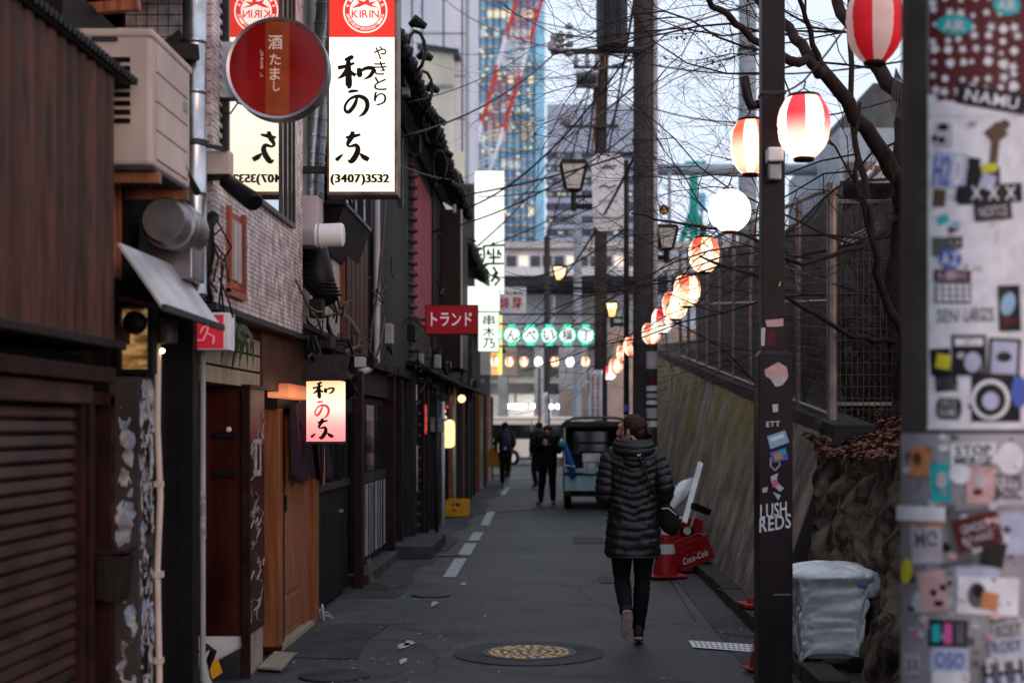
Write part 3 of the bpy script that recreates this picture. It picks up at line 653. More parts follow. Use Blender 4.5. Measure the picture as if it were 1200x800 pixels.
# ---- red emergency exit sign
ex = thing('exit_sign_box', 'red and white illuminated running figure sign under the tin awning', 'sign', W(248,388,7.8))
x0,x1,z0,z1 = W(228,0,7.8).x, W(268,0,7.8).x, ZY(410,7.8), ZY(366,7.8)
part('box', MB().box(x0,x1,7.8,7.95,z0,z1), M['white'], ex, bev=.006)
M['exitred'] = glow('red_panel', (.8,.02,.06), .22, (.5,.02,.05)); M['exitpink'] = glow('pale_pink', (.9,.35,.4), .3, (.6,.3,.3))
part('panel', MB().box(x0+.008,x1-.028,7.793,7.80,z0+.01,z1-.012), M['exitred'], ex)
mb = MB(); cx, cz = (x0+x1)/2-.005, (z0+z1)/2
for p,q in (((-.01,.03),(-.02,-.01)),((-.02,-.01),(.02,-.03)),((.02,-.03),(.015,-.07)),((-.02,-.01),(-.04,-.05)),((-.04,-.05),(-.07,-.05)),((-.01,.03),(.03,.02)),((.03,.02),(.05,.04)),((-.01,.03),(-.04,.02)),((-.04,.02),(-.055,-.01))):
    mb.beam((cx+p[0],7.789,cz+p[1]),(cx+q[0],7.789,cz+q[1]),.006,.016,up=(0,1,0))
mb.disc((cx,7.788,cz+.055),.015,12); part('figure', mb, M['exitpink'], ex)
# ---- 3 tile building
b3 = thing('tiled_building', 'building with glazed grey tile cladding jettied over dark shop fronts', 'building', (-3,9.2,0))
part('wall', MB().box(-7,-2.40,7.9,9.7,0,7.5), M['void'], b3); part('wall', MB().box(-7,-2.0,7.96,10.7,2.3,7.5), M['void'], b3)
part('upper_wall', MB().box(-7,-1.915,7.9,10.72,2.29,3.05), M['grout'], b3)
part('upper_wall', MB().box(-2.6,-1.915,7.9,8.17,3.05,6.6), M['grout'], b3)
part('upper_wall', MB().box(-2.6,-1.915,10.28,10.72,3.05,6.6), M['grout'], b3)
part('soffit', MB().box(-2.3,-1.88,7.9,10.73,2.255,2.29), M['grease'], b3)
M['tileglow'] = M['tile']
mb = MB(); tr = random.Random(12); r_ = 0; z = 2.30
while z < 6.5:
    y = 7.9-(.06 if r_ % 2 else 0); h = .0255
    while y < 10.72:
        y0, y1 = max(7.9,y), min(10.72,y+.112)
        if y1-y0 > .03 and (z < 3.02 or y1 < 8.18 or y0 > 10.27): 
            o1 = tr.uniform(-.0015,.0015); mb.hexa([(-1.915,y0,z),(-1.9+o1,y0,z),(-1.9-o1*.8,y1,z),(-1.915,y1,z),(-1.915,y0,z+h),(-1.9+o1+tr.uniform(-.0012,.0012),y0,z+h),(-1.9-o1*.8,y1,z+h),(-1.915,y1,z+h)])
        y += .118
    z += .0295; r_ += 1
z = 2.30
while z < 6.5:
    x = -2.38
    while x < -1.91: mb.box(x,min(x+.055,-1.903),7.888,7.9,z,z+.055); x += .060
    z += .061
part('tiles', mb, M['tile'], b3, kind='stuff')
part('sill', MB().box(-1.96,-1.87,8.17,10.28,3.03,3.06), M['alum'], b3)
gw = part('window', MB().box(-1.96,-1.885,8.20,9.78,3.06,6.4), M['mirrorglass'], b3)
for y in (8.17,9.78,9.95,10.12,10.25): part('window_frame', MB().box(-1.95,-1.872,y,y+.03,3.06,6.4), M['alum'], gw)
part('blank_panel', MB().box(-1.94,-1.895,9.81,10.25,3.06,6.4), M['mauve'], gw)
wp = part('vent_window', MB().box(-1.915,-1.893,8.24,8.62,2.42,2.86), M['copper_w'], b3)
for k in range(3): part('pane', MB().box(-1.893,-1.888,8.28+k*.11,8.36+k*.11,2.46,2.82), M['mauve'], wp)
for q in ((8.22,8.26,2.38,2.88),(8.60,8.64,2.38,2.88)): part('frame', MB().box(-1.9,-1.87,*q), M['copper_w'], wp)
part('frame', MB().box(-1.9,-1.868,8.22,8.64,2.36,2.40), M['copper_w'], wp)
# beam / soffit clutter and plants below
for k in range(3): part('lower_board', MB().box(-2.32,-1.99,8.0,9.9,1.86+k*.11,1.955+k*.11), M['palewood'], b3)
M['fern'] = mat('hanging_leaf', (.06,.08,.02), .6, 0, .5, 20, bump=0)
pt = thing('hanging_plant', 'straggly green plant hanging under the tiled storey', 'plant', (-1.93,8.3,1.95))
for k in range(34):
    mb = MB(); a = Vector((-1.94+rng.uniform(-.03,.06), rng.uniform(8.1,8.7), 2.22)); L = rng.uniform(.1,.3); b_ = a+Vector((rng.uniform(-.04,.08),rng.uniform(-.1,.1),-L)); s = Vector((.004,.012,0))
    mb.add([a-s, (a+b_)/2-s*1.6+Vector((.03,0,.03)), b_, (a+b_)/2+s*1.6+Vector((.03,0,.03)), a+s], [(0,1,3,4),(1,2,3)]); part('leaf', mb, M['fern'], pt)
# red brown cabinet
cb = thing('red_cabinet', 'tall red brown cabinet with black hinges and scribbled side in front of the tiled building', 'cabinet', (-2.13,9.3,0))
part('body', MB().box(-2.31,-1.95,9.05,9.56,.27,1.86), M['redwood'], cb, bev=.006)
part('top', MB().box(-2.33,-1.93,9.03,9.57,1.845,1.87), M['maroon'], cb)
part('edge_post', MB().box(-1.985,-1.935,9.02,9.06,0,1.84), M['maroon'], cb)
for py in (510,555):
    p = W(264,py,9.03); h = part('hinge', MB().box(p.x-.07,p.x+.07,9.02,9.048,p.z-.018,p.z+.018), M['black'], cb, bev=.003)
part('knob', MB().lathe([(0,-.012),(.016,-.008),(.018,0),(0,.01)], W(268,503,9.0), 12, 'Y'), M['white'], cb)
part('lower_panel', MB().box(-2.28,-2.0,9.06,9.10,.06,.27), M['white'], cb); part('lower_side', MB().box(-2.3,-1.96,9.10,9.55,.0,.268), M['cream'], cb)
part('base', MB().hexa([(-2.30,9.0,0),(-1.99,9.0,0),(-1.99,9.05,0),(-2.30,9.05,0),(-2.30,9.0,.03),(-1.99,9.0,.2),(-1.99,9.05,.2),(-2.30,9.05,.03)]), M['grease'], cb)
M['chalk'] = mat('white_scribble', (.34,.28,.29), .8, 0, .3, 20)
mb = MB(); pr = random.Random(21)
def sidep(y, z): return Vector((-1.946, y, z))
for k in range(16):
    y0 = pr.uniform(9.1,9.5); z0 = pr.uniform(.35,1.75); pts = [sidep(y0,z0)]
    for q in range(7): y0 = min(9.53,max(9.09,y0+pr.uniform(-.12,.12))); z0 += pr.uniform(-.07,.05); pts.append(sidep(y0,z0))
    mb.tube(pts, .0035, 3)
for z in (.62,.95,1.42): mb.tube([sidep(9.10,z),sidep(9.2,z+.05),sidep(9.3,z-.02),sidep(9.42,z+.04),sidep(9.52,z)], .004, 3)
part('scribbles', mb, M['chalk'], cb)
part('notice', MB().box(-1.948,-1.943,9.22,9.42,1.28,1.52), M['chalk'], cb); part('notice_slot', MB().box(-1.943,-1.940,9.29,9.35,1.32,1.49), M['redwood'], cb)
t = thing('yellow_tag', 'small yellow warning tag low on the wall by the grey pipe elbow', 'tag', W(252,785,8.8))
part('plate', MB().obox(W(252,783,8.8),(.03,0,.02),(0,.004,0),(-.015,0,.045)), M['yellow'], t); part('hook', MB().tube([W(236,765,8.8),W(243,757,8.8),W(250,762,8.8),W(240,790,8.8)], .022, 8), M['black'], t)
# orange door
dz = 1.78
b35 = thing('orange_door_bar', 'tiny bar front with an orange wood door frame under the tiled building', 'building', (-2.2,10.8,0))
part('wall', MB().box(-7,-2.1,9.7,11.9,0,2.28), M['void'], b35)
for (y0,y1,x0,m_) in ((9.95,10.08,-2.06,'orangewood'),(11.43,11.62,-2.02,'orangewood')): part('door_post', MB().box(x0,-1.925,y0,y1,.06 if y0 < 10 else 0,dz-.05), M[m_], b35, bev=.006)
part('post_foot', MB().box(-2.05,-1.93,9.96,10.07,0,.06), M['maroon'], b35)
part('door_side_lining', MB().box(-2.06,-1.96,10.08,10.32,.05,dz-.05), M['darkwood'], b35)
dr = part('door', MB().box(-2.04,-1.99,10.32,11.20,.06,dz-.08), M['tanwood'], b35, bev=.004)
part('door_panel', MB().box(-1.99,-1.975,10.45,11.05,.12,.34), M['tanwood'], dr, bev=.006); part('door_panel', MB().box(-1.99,-1.975,10.45,11.05,.38,1.2), M['tanwood'], dr, bev=.006)
part('handle', MB().box(-1.985,-1.96,10.38,10.42,.98,1.1), M['black'], dr); part('notice', MB().box(-1.974,-1.970,10.85,11.05,1.02,1.3), M['orangewood'], dr)
part('door_side_lining', MB().box(-2.04,-1.97,11.20,11.43,.05,dz-.05), M['tanwood'], b35)
part('threshold', MB().box(-2.05,-1.93,10.08,11.43,.0,.05), M['palewood'], b35, bev=.004)
part('lintel', MB().box(-2.1,-1.93,9.9,11.65,dz-.05,dz+.02), M['darkwood'], b35)
M['copperglow'] = bulb_glow('copper_lit_box', (1,.30,.12), (.35,.08,.03), .75, .09, 1.83, (.4,.15,.08))
part('lit_signboard', MB().box(-2.05,-1.90,10.15,11.1,dz+.03,dz+.13), M['copperglow'], b35, bev=.004)
part('upper_board', MB().box(-2.1,-1.97,9.6,10.15,1.85,2.26), M['brownwood'], b35)
part('upper_board', MB().box(-2.1,-1.97,10.15,11.9,1.92,2.26), M['brownwood'], b35)
t = thing('noren_curtain', 'dark purple cloth curtain hanging at the orange door beside the lit paper sign', 'curtain', (-1.86,11,1.4))
nr = MB(); n_ = 22
for k in range(n_+1):
    y = 9.98+k*.075; x = -1.86+.03*math.sin(k*1.1)
    for q in range(5): nr.v.append((x+.012*q*math.sin(k*.7), y+.02*q, 1.77-q*.125-(.02 if k%5 else 0)*q))
nr.f = [(k*5+q, k*5+q+1, (k+1)*5+q+1, (k+1)*5+q) for k in range(n_) for q in range(4) if k % 6 != 5 or q < 1]; nr.m = [0]*len(nr.f)
M['purple'] = mat('purple_cloth', (.05,.02,.045), .9, 0, .4, 8, bump=.2)
part('cloth', nr, M['purple'], t, smooth=True); part('rod', MB().tube([(-1.86,10.3,1.78),(-1.86,11.75,1.78)], .009, 6), M['black'], t)
t = thing('door_mat_board', 'loose pale board lying on the ground by the orange door', 'board', GR(325,778))
q = [GR(302,787),GR(322,768),GR(346,770),GR(330,789)]; part('board', MB().prism([(p.x,p.y,.02) for p in q][::-1], (0,0,.015)), M['palewood'], t)
# dark plank front
b4 = thing('plank_front_bar', 'dark plank shop front with half glazed windows beside the orange door', 'building', (-2.2,12.9,0))
part('wall', MB().box(-7,-2.08,11.9,14.2,0,2.3), M['void'], b4)
pk = MB().box(0,.035,-.088,.088,0,1.0).mesh('plank', M['blackwood'])
for k in range(12): inst('plank', pk, b4, (-2.06,11.75+k*.182,.04),scale=(1,1,.99+.02*rng.random()))
part('rail', MB().box(-2.08,-2.0,11.66,13.9,1.04,1.10), M['grease'], b4)
for k in range(4):
    y = 11.68+k*.56; wnd = part('window', MB().box(-2.07,-2.05,y+.05,y+.51,1.12,1.72), M['glassd'], b4)
    part('frame', MB().box(-2.07,-2.0,y,y+.05,1.1,1.76), M['blackwood'], wnd)
part('head', MB().box(-2.1,-1.98,11.6,13.95,1.74,1.86), M['blackwood'], b4)
part('door_lock', MB().box(-2.02,-1.98,13.3,13.33,.80,.83), M['steel'], b4)
t = thing('maroon_downpipe', 'dark red post with pale loose hoses at its foot between plank and sliding doors', 'post', (-1.93,14.2,0))
part('post', MB().box(-1.99,-1.90,14.05,14.2,0,2.15), M['maroon'], t, bev=.008)
for k in range(5):
    a = Vector((-1.84,13.95+k*.06,.30)); pts = [a, a+Vector((.01,0,-.14)), a+Vector((.05,-.05,-.24)), a+Vector((.12+.03*k,-.1,-.275)), a+Vector((.22+.04*k,-.3+.1*k,-.28))]
    part('hose', MB().tube(pts, .006, 6), M['hose'], t, smooth=True)
t = thing('coiled_hose_end', 'pale knotted hose end lying at the foot of the orange post', 'hose', GR(375,728))
c0 = GR(376,728)
for k in range(6): 
    a = k*1.05; part('loop', MB().tube([c0+Vector((0,0,.03)), c0+Vector((.05*math.cos(a),.1*math.sin(a),.05+.02*k)), c0+Vector((.1*math.cos(a),.2*math.sin(a),.03))], .01, 6), M['scrawl_w'], t)
# ---- sliding door front
b5 = thing('sliding_door_bar', 'old bar front with pale lower door panels behind the dark red post', 'building', (-2.2,16.3,0))
part('wall', MB().box(-7,-2.1,14.2,18.6,0,2.3), M['void'], b5)
for k in range(4):
    y = 14.5+k*.82
    d = part('sliding_door', MB().box(-2.09,-2.05,y,y+.8,.12,1.92), M['blackwood'], b5)
    part('lower_panel', MB().box(-2.05,-2.035,y+.08,y+.72,.2,.98), M['greyplastic'], d)
    for q in range(3): part('batten', MB().box(-2.035,-2.025,y+.2+q*.2,y+.22+q*.2,.2,.98), M['blackwood'], d)
    part('pane', MB().box(-2.05,-2.04,y+.08,y+.72,1.12,1.84), M['glassd'], d)
    part('mid_rail', MB().box(-2.05,-2.03,y+.03,y+.77,1.0,1.1), M['grease'], d)
part('sill', MB().box(-2.12,-1.88,14.35,18.1,0,.11), M['pave'], b5, bev=.01)
part('post', MB().box(-2.06,-1.93,17.1,17.22,0,2.2), M['maroon'], b5); part('post', MB().box(-2.06,-1.92,17.9,18.05,0,2.2), M['maroon'], b5)
part('upper_panel', MB().box(-2.1,-1.99,14.35,18.1,1.94,2.28), M['darkwood'], b5)
t = thing('concrete_step', 'low grey concrete step in front of the dark posts on the left', 'step', GR(485,655))
part('block', MB().box(-1.98,-1.48,17.2,19.3,0,.16), M['pave'], t, bev=.012)
# ================================================================== LEFT SIGNS
M['signw'] = bulb_glow('lit_sign_face', (1,.95,.82), (1,.86,.6), 1.15, .72, .8, (.8,.75,.65))
M['signw2'] = glow('cool_lit_face', (.86,1,.86), 1.15, (.7,.75,.7))
M['kred'] = glow('lit_red_face', (.85,.03,.01), .85, (.5,.02,.02)); M['kwht'] = glow('lit_white_print', (1,.85,.75), .8)
M['frame_al'] = mat('worn_sign_frame', (.35,.28,.24), .4, .5, .4, 8, c2=(.12,.06,.04), bump=.1)
# big vertical sign
YS = 11.0
sx0,sx1 = W(383,0,YS).x, W(466,0,YS).x; z0,z1 = ZY(229,YS), ZY(-150,YS)
ks = thing('vertical_sign', 'tall glowing white vertical sign with a red brewery panel and black brush writing', 'sign', ((sx0+sx1)/2,YS+.12,z0))
part('case', MB().box(sx0,sx1,YS,YS+.22,z0,z1), M['frame_al'], ks, bev=.008)
fx0,fx1 = sx0+.02, sx1-.025
zr = ZY(44,YS)
part('face', MB().box(fx0,fx1,YS-.006,YS,z0+.03,zr), M['signw'], ks)
part('red_face', MB().box(fx0,fx1,YS-.006,YS,zr,z1-.02), M['kred'], ks)
def sp(px, py, d=.0): return W(px,py,YS-.008-d)
pxm = YS/F
mb = MB()
for key,x,y,w_,h in (('和',395,104,44,39),('の',402,137,30,31),('奈',393,191,40,37)): brush(mb, key, sp(x,y), (w_*pxm,0,0), (0,0,h*pxm), (0,-.0005,0), 1.75)
vtext(mb, 'やきとり', sp(438,125), (15*pxm,0,0), (0,0,72*pxm)); part('writing', mb, M['inkk'], ks)
mb = MB(); [text(mb, '(3407)3532', sp(387+dx,217,.0003*k_), (68*pxm,0,0), (0,0,13*pxm)) for k_,dx in enumerate((0,.7,1.3))]; part('phone_number', mb, M['inkk'], ks)
mb = MB(); cc = sp(428,13); A = ((1,0,0),(0,0,1)); r1 = 26*pxm
mb.ring(cc, r1*.93, r1, ax=A).ring(cc, r1*.02, r1*.70, ax=A)
for i,ch in enumerate('BREWEDFORGOODTIMES'):
    a = math.pi*(1.08+.84*i/17); c = cc+Vector((math.cos(a),-.0,math.sin(a)))*r1*.75; rt = Vector((-math.sin(a),0,math.cos(a)))*r1*.11; up = Vector((-math.cos(a),0,-math.sin(a)))*r1*.13
    text(mb, ch, c-rt/2-up*.9, rt, up)
for i,ch in enumerate('KIRINBEER'):
    a = math.pi*(.9-.8*i/8); c = cc+Vector((math.cos(a),0,math.sin(a)))*r1*.75; rt = Vector((math.sin(a),0,-math.cos(a)))*r1*.13; up = Vector((math.cos(a),0,math.sin(a)))*r1*.14
    text(mb, ch, c-rt/2, rt, up)
part('emblem', mb, M['kwht'], ks)
mb = MB(); text(mb, 'KIRIN', sp(412,21,.001), (32*pxm,0,0), (0,0,9*pxm))
e = lambda u,v: sp(428+u*18, 10-v*14, .001)
mb.poly([e(-.9,.0),e(-.4,.45),e(-.55,.75),e(-.1,.55),e(.3,.95),e(.25,.5),e(.75,.6),e(.4,.3),e(.95,.0),e(.35,.15),e(0,.35),e(-.4,.12)][::-1]); part('emblem_print', mb, M['kred'], ks)
for z in (ZY(200,YS),ZY(60,YS)): part('bracket', MB().box(-2.1,sx0,YS+.08,YS+.14,z,z+.05), M['grease'], ks)
# red round sign
YR = 8.1; rs = thing('round_sign', 'round dark red glass sign with white brush writing on a metal arm', 'sign', W(326,140,YR))
c = W(325,80,YR); rr = 57*YR/F
M['redglass'] = mat('deep_red_glass', (.20,.005,.005), .12, 0, .25, 4, bump=0, emit=(.5,.01,.01), es=.09, spec=.25); M['rband'] = mat('rust_orange_print', (.24,.04,.01), .15, 0, .3, 6, bump=0, emit=(.6,.10,.01), es=.09, spec=.25)
part('drum', MB().lathe([(rr-.004,-.005),(rr+.012,-.012),(rr+.014,0),(rr+.014,.11),(rr+.006,.12),(0,.12)], c, 56, 'Y', caps=False), M['steel'], rs, smooth='auto')
part('face', MB().disc(c, rr, 56), M['redglass'], rs)
b_ = 14*YR/F; mb = MB(); mb.poly([c+Vector((x,-.001,z)) for x,z in ((-b_,-.95*rr),(b_,-.95*rr),(b_,.96*rr),(-b_,.96*rr))]); part('band', mb, M['rband'], rs)
mb = MB(); P_ = lambda px,py: W(px,py,YR-.003); k = YR/F
text(mb, '酒', P_(314,58), (17*k,0,0), (0,0,17*k)); text(mb, 'た', P_(316,76), (13*k,0,0), (0,0,13*k)); text(mb, 'ま', P_(316,94), (12*k,0,0), (0,0,15*k)); text(mb, 'し', P_(320,107), (8*k,0,0), (0,0,12*k)); vtext(mb, 'しゃけたまほし'.replace('ゃ','や').replace('け','き'), P_(305,90), (3.5*k,0,0), (0,0,32*k))
M['goldw'] = mat('pale_print', (.6,.42,.36), .5, 0, 0, emit=(.8,.5,.4), es=.25); part('writing', mb, M['goldw'], rs)
part('arm', MB().box(W(244,0,YR+.03).x, c.x-rr*.9, YR+.03, YR+.13, ZY(113,YR), ZY(47,YR)), M['tin'], rs, bev=.004)
part('cable', MB().tube([W(248,122,YR),W(258,132,YR),W(270,133,YR),W(279,120,YR)], .005, 6), M['cable'], rs, smooth=True)
# junction box and spotlight
t = thing('junction_box', 'small beige junction box on the tiled corner beneath the red round sign', 'box', W(255,207,7.95))
part('box', MB().box(W(240,0,7.8).x,W(269,0,7.8).x,7.8,7.9,ZY(204,7.8),ZY(176,7.8)), M['beige'], t, bev=.006); part('base', MB().box(W(243,0,7.82).x,W(264,0,7.82).x,7.82,7.9,ZY(209,7.82),ZY(204,7.82)), M['black'], t)
t = thing('black_spotlight', 'black cylindrical spotlight pointing towards the alley below the junction box', 'spotlight', W(280,230,7.8))
part('barrel', MB().tube([W(262,213,7.85),W(270,217,7.82),W(297,236,7.6),W(299,238,7.59)], [.03,.045,.052,.045], 16), M['black'], t, smooth='auto'); part('bracket', MB().beam(W(252,206,7.85),W(268,216,7.85),.02), M['black'], t)
# cable cluster on the corner
cr = random.Random(31)
t = thing('cable_bundle', 'tangled black cable bundle and small boxes hanging at the tiled corner', 'cables', W(245,350,7.8))
part('sleeve', MB().tube([W(252,252,7.85),W(240,265,7.8),W(243,300,7.8),W(238,330,7.8),W(247,352,7.85)], [.03,.05,.04,.03,.02], 8), M['cable'], t, smooth=True)
for k in range(16):
    a = W(cr.uniform(236,262),cr.uniform(250,330),7.8); b_ = a+Vector((cr.uniform(-.05,.08),cr.uniform(0,.1),-cr.uniform(.1,.3))); part('wire', MB().tube([a,(a+b_)/2+Vector((cr.uniform(-.07,.07),0,cr.uniform(-.05,.05))),b_], .006, 5), cr.choice([M['cable'],M['grease'],M['hose'],M['cable']]), t, smooth=True)
# white square panel and cylinder lamp
Y = 10.8
t = thing('white_duct_cap', 'flat pale square panel on the wall end under the tall glowing sign', 'panel', W(361,288,Y))
part('panel', MB().box(W(350,0,Y).x,W(372,0,Y).x,Y,Y+.25,ZY(287,Y),ZY(229,Y)), M['mauve'], t, bev=.004)
t = thing('cylinder_lamp', 'short white horizontal cylinder lamp jutting out beside the pale square panel', 'lamp', W(386,290,Y-.1))
a,b_ = W(369,276,Y-.15),W(403,275,Y-.15)
part('cylinder', MB().tube([a,a+Vector((.012,0,0)),b_-Vector((.012,0,0)),b_], [.07,.088,.088,.07], 20), M['white'], t, smooth='auto'); part('collar', MB().tube([a+Vector((.03,0,0)),a+Vector((.04,0,0))], .091, 20), M['greyplastic'], t)
# hanging paper sign with roof
YP = 10.3; k = YP/F
M['paperpink'] = None
def grad3():
    m = glow('lit_paper', (1,.6,.45), 1.25, (.8,.5,.45)); n = m.node_tree.nodes; l = m.node_tree.links; b = n['Principled BSDF']
    tc = n.new('ShaderNodeTexCoord'); se = n.new('ShaderNodeSeparateXYZ'); l.new(tc.outputs['Object'], se.inputs[0]); mr = n.new('ShaderNodeMapRange'); mr.inputs[1].default_value = 0; mr.inputs[2].default_value = .45; l.new(se.outputs[2], mr.inputs[0])
    r = n.new('ShaderNodeValToRGB'); l.new(mr.outputs[0], r.inputs[0]); r.color_ramp.elements[0].color = (.85,.12,.16,1); r.color_ramp.elements[1].color = (1,.62,.32,1); r.color_ramp.elements[0].position = .05; r.color_ramp.elements[1].position = .95
    e = r.color_ramp.elements.new(.62); e.color = (1,.8,.6,1); e = r.color_ramp.elements.new(.3); e.color = (1,.3,.28,1); l.new(r.outputs[0], b.inputs['Emission Color']); return m
M['paperpink'] = grad3()
ps = thing('paper_lantern_sign', 'small glowing pink and white hanging sign with brush writing under a little shingle roof', 'sign', W(378,518,YP))
x0,x1,z0,z1 = W(359,0,YP).x, W(399,0,YP).x, ZY(517,YP), ZY(446,YP)
part('lit_box', MB().box(x0,x1,YP,YP+.24,z0,z1), M['paperpink'], ps)
part('tray', MB().box(x0-.012,x1+.006,YP-.01,YP+.25,z0-.018,z0), M['greywood'], ps)
mb = MB(); q = lambda px,py: W(px,py,YP-.002); brush(mb,'和',q(366,467),(26*k,0,0),(0,0,20*k),(0,-.0004,0),1.7); brush(mb,'奈',q(364,514),(27*k,0,0),(0,0,24*k),(0,-.0004,0),1.8); part('writing', mb, M['inkk'], ps)
mb = MB(); brush(mb,'の',q(368,490),(18*k,0,0),(0,0,20*k),(0,-.0004,0),1.6); M['litred'] = glow('lit_red_print', (.75,.05,.09), .8, (.5,.02,.03)); part('red_writing', mb, M['litred'], ps)
for kk in range(5):
    yy = YP-.08+kk*.085; a0 = W(353,0,YP).x-.0; part('shingle', MB().hexa([(x0-.03,yy,z1+.01),(x1+.03,yy,z1+.02),(x1+.03,yy+.09,z1+.045),(x0-.03,yy+.09,z1+.035),(x0-.01,yy,z1+.022),(x1+.05,yy,z1+.032),(x1+.05,yy+.09,z1+.06),(x0-.01,yy+.09,z1+.05)]), M['greywood'], ps)
part('roof_board', MB().hexa([W(353,447,YP-.1),W(405,445,YP-.1),W(405,445,YP+.25),W(353,447,YP+.25),W(358,415,YP+.02),W(411,416,YP+.02),W(411,416,YP+.1),W(358,415,YP+.1)]), M['darkwood'], ps)
part('chain', MB().tube([W(380,519,YP+.05),W(380,548,YP+.05),W(379,568,YP+.05)], [.004,.006,.009], 6), M['copper_w'], ps)
# ---- upper part between tile building and dark board house
b6 = thing('plaster_house', 'stained cream plaster house behind the tall glowing sign', 'building', (-2.5,12.5,2.3))
part('wall', MB().box(-7,-1.98,10.72,13.6,2.3,6.4), M['cream'], b6)
part('lower_wall', MB().box(-1.98,-1.94,13.1,14.6,2.3,5.5), M['copper_w'], b6)
for y in (13.15,13.45,13.75,14.05,14.35): part('board', MB().box(-1.94,-1.92,y,y+.26,2.32,5.2), M['brownwood'], b6)
w1 = part('window', MB().box(-1.95,-1.82,12.2,13.9,ZY(236,12.2)+.0,4.6), M['glassd'], b6)
part('frame', MB().box(-1.96,-1.79,12.15,13.95,ZY(240,12.2),ZY(236,12.2)), M['alum'], w1)
for y in (12.18,12.75,13.3,13.9): part('frame', MB().box(-1.83,-1.79,y,y+.05,3.5,4.6), M['alum'], w1)
part('bay_base', MB().hexa([(-2,12.2,3.1),(-1.95,12.2,3.1),(-1.95,13.9,3.1),(-2,13.9,3.1),(-2,12.2,3.52),(-1.8,12.2,3.52),(-1.8,13.9,3.52),(-2,13.9,3.52)]), M['darkwood'], b6)
# pent roofs over ground floor
pr_ = thing('pent_roof', 'dark corrugated pent roof behind the little hanging paper sign', 'roof', (-1.9,11,2.26))
mb = MB(); y = 10.78
while y < 12.7: mb.tube([(-2.05,y,2.42),(-1.72,y,2.28)], .032, 6); y += .07
part('sheet', mb, M['rooftile'], pr_); part('batten', MB().box(-1.78,-1.72,10.75,12.7,2.20,2.25), M['darkwood'], pr_)
t = thing('silver_flue', 'fat ribbed silver duct slanting up behind the tall glowing sign', 'duct', W(375,230,11.4))
pts = [W(362,262,11.5),W(365,225,11.5),W(367,180,11.5),W(374,100,11.5),W(383,30,11.5),W(390,-60,11.5)]
part('duct', MB().tube(pts, .098, 20), M['galv'], t, smooth=True)
P0 = []
for i in range(5):
    for u in (0,.25,.5,.75): P0.append(pts[i].lerp(pts[i+1],u))
rg = MB().tube([(0,0,-.008),(0,0,.008)], .106, 20).mesh('rib', M['galv'])
for i,p in enumerate(P0):
    d = (P0[min(i+1,len(P0)-1)]-P0[max(0,i-1)]); inst('rib', rg, t, p, d.to_track_quat('Z','Y').to_euler())
t = thing('lagged_duct', 'sagging dark netted duct bundle under the silver flue', 'duct', W(372,340,11.2))
pts = [W(362,262,11.4),W(368,300,11.2),W(373,330,11.1),W(382,345,11.2),W(372,356,11.4)]
part('duct', MB().tube(pts, [.1,.12,.13,.1,.05], 14), M['black'], t, smooth=True)
mb = MB()
for i in range(12):
    u = i/11*3; j = int(min(2,u)); p = pts[j].lerp(pts[j+1],u-j); mb.lathe([(.125,-.006),(.135,0),(.125,.006)], p, 12)
part('netting', mb, M['grease'], t)
t = thing('copper_pipe', 'pale bent pipe looping over the pent roof', 'pipe', W(410,400,11.8))
part('pipe', MB().tube([W(385,355,11.6),W(392,362,11.6),W(410,375,11.7),W(421,392,11.8),W(420,405,11.8),W(405,412,11.7),W(398,415,11.7)], .02, 8), M['hose'], t, smooth=True)
t = thing('mauve_downpipe', 'thin mauve drain pipe between the boarded wall and the grey boards', 'pipe', W(457,430,14.8))
part('pipe', MB().tube([(-1.9,15.2,5.4),(-1.9,15.2,2.3),(-1.95,14.9,2.2),(-1.95,14.3,2.15)], .035, 10), M['mauve'], t, smooth=True)
part('collar', MB().lathe([(.04,0),(.045,.01),(.045,.05),(.04,.06)], (-1.9,15.2,2.9), 12), M['mauve'], t)
t = thing('tan_cable_run', 'tan cable running down the copper boards beside the tall sign', 'cable', W(445,400,14))
part('cable', MB().tube([W(452,232,14),W(449,280,14),W(446,300,14),W(443,340,14),W(436,380,14),W(433,410,14),W(440,420,13.9),W(447,400,14),W(450,370,14)], .013, 6), M['hose'], t, smooth=True)
# ---- dark board two storey house with tiled eave
def gable(root, y0, y1, x, z, m=None):     # tiled eave seen from below and in front
    part('roof_slab', MB().hexa([(x-2,y0,z+1.1),(x,y0,z-.03),(x,y1,z-.03),(x-2,y1,z+1.1),(x-2,y0,z+1.2),(x,y0,z+.05),(x,y1,z+.05),(x-2,y1,z+1.2)]), M['blackwood'], root)
    et = MB().lathe([(.0,0),(.07,0),(.07,.34),(0,.36)], (0,0,0), 10, 'X').mesh('eave_tile', M['rooftile']); y = y0+.1
    while y < y1: inst('eave_tile', et, root, (x-.28,y,z+.14+rng.uniform(-.02,.02)), (0,R(27+rng.uniform(-4,4)),0)); y += .26
b7 = thing('dark_board_house', 'two storey house of dark grey boards with a black tiled eave beyond the tall sign', 'building', (-2.6,18,0))
part('wall', MB().box(-7,-1.98,14.6,19.6,2.3,5.55), M['void'], b7)
gb = MB().box(0,.03,-.125,.125,0,3.1).mesh('board', M['greywood'])
y = 15.4
while y < 19.0: inst('board', gb, b7, (-1.98,y,2.3+rng.uniform(-.01,.01)), scale=(1,1,1)); y += .26
part('window', MB().box(-1.97,-1.94,16.6,17.8,4.4,5.2), M['glassd'], b7)
for q in ((16.55,16.62,4.35,5.25),(17.78,17.85,4.35,5.25)): part('window_frame', MB().box(-1.96,-1.9,*q), M['alum'], b7)
part('lower_beam', MB().box(-2.0,-1.88,14.8,19.6,2.22,2.32), M['darkwood'], b7)
gable(b7, 14.2, 19.6, -1.55, 5.55)
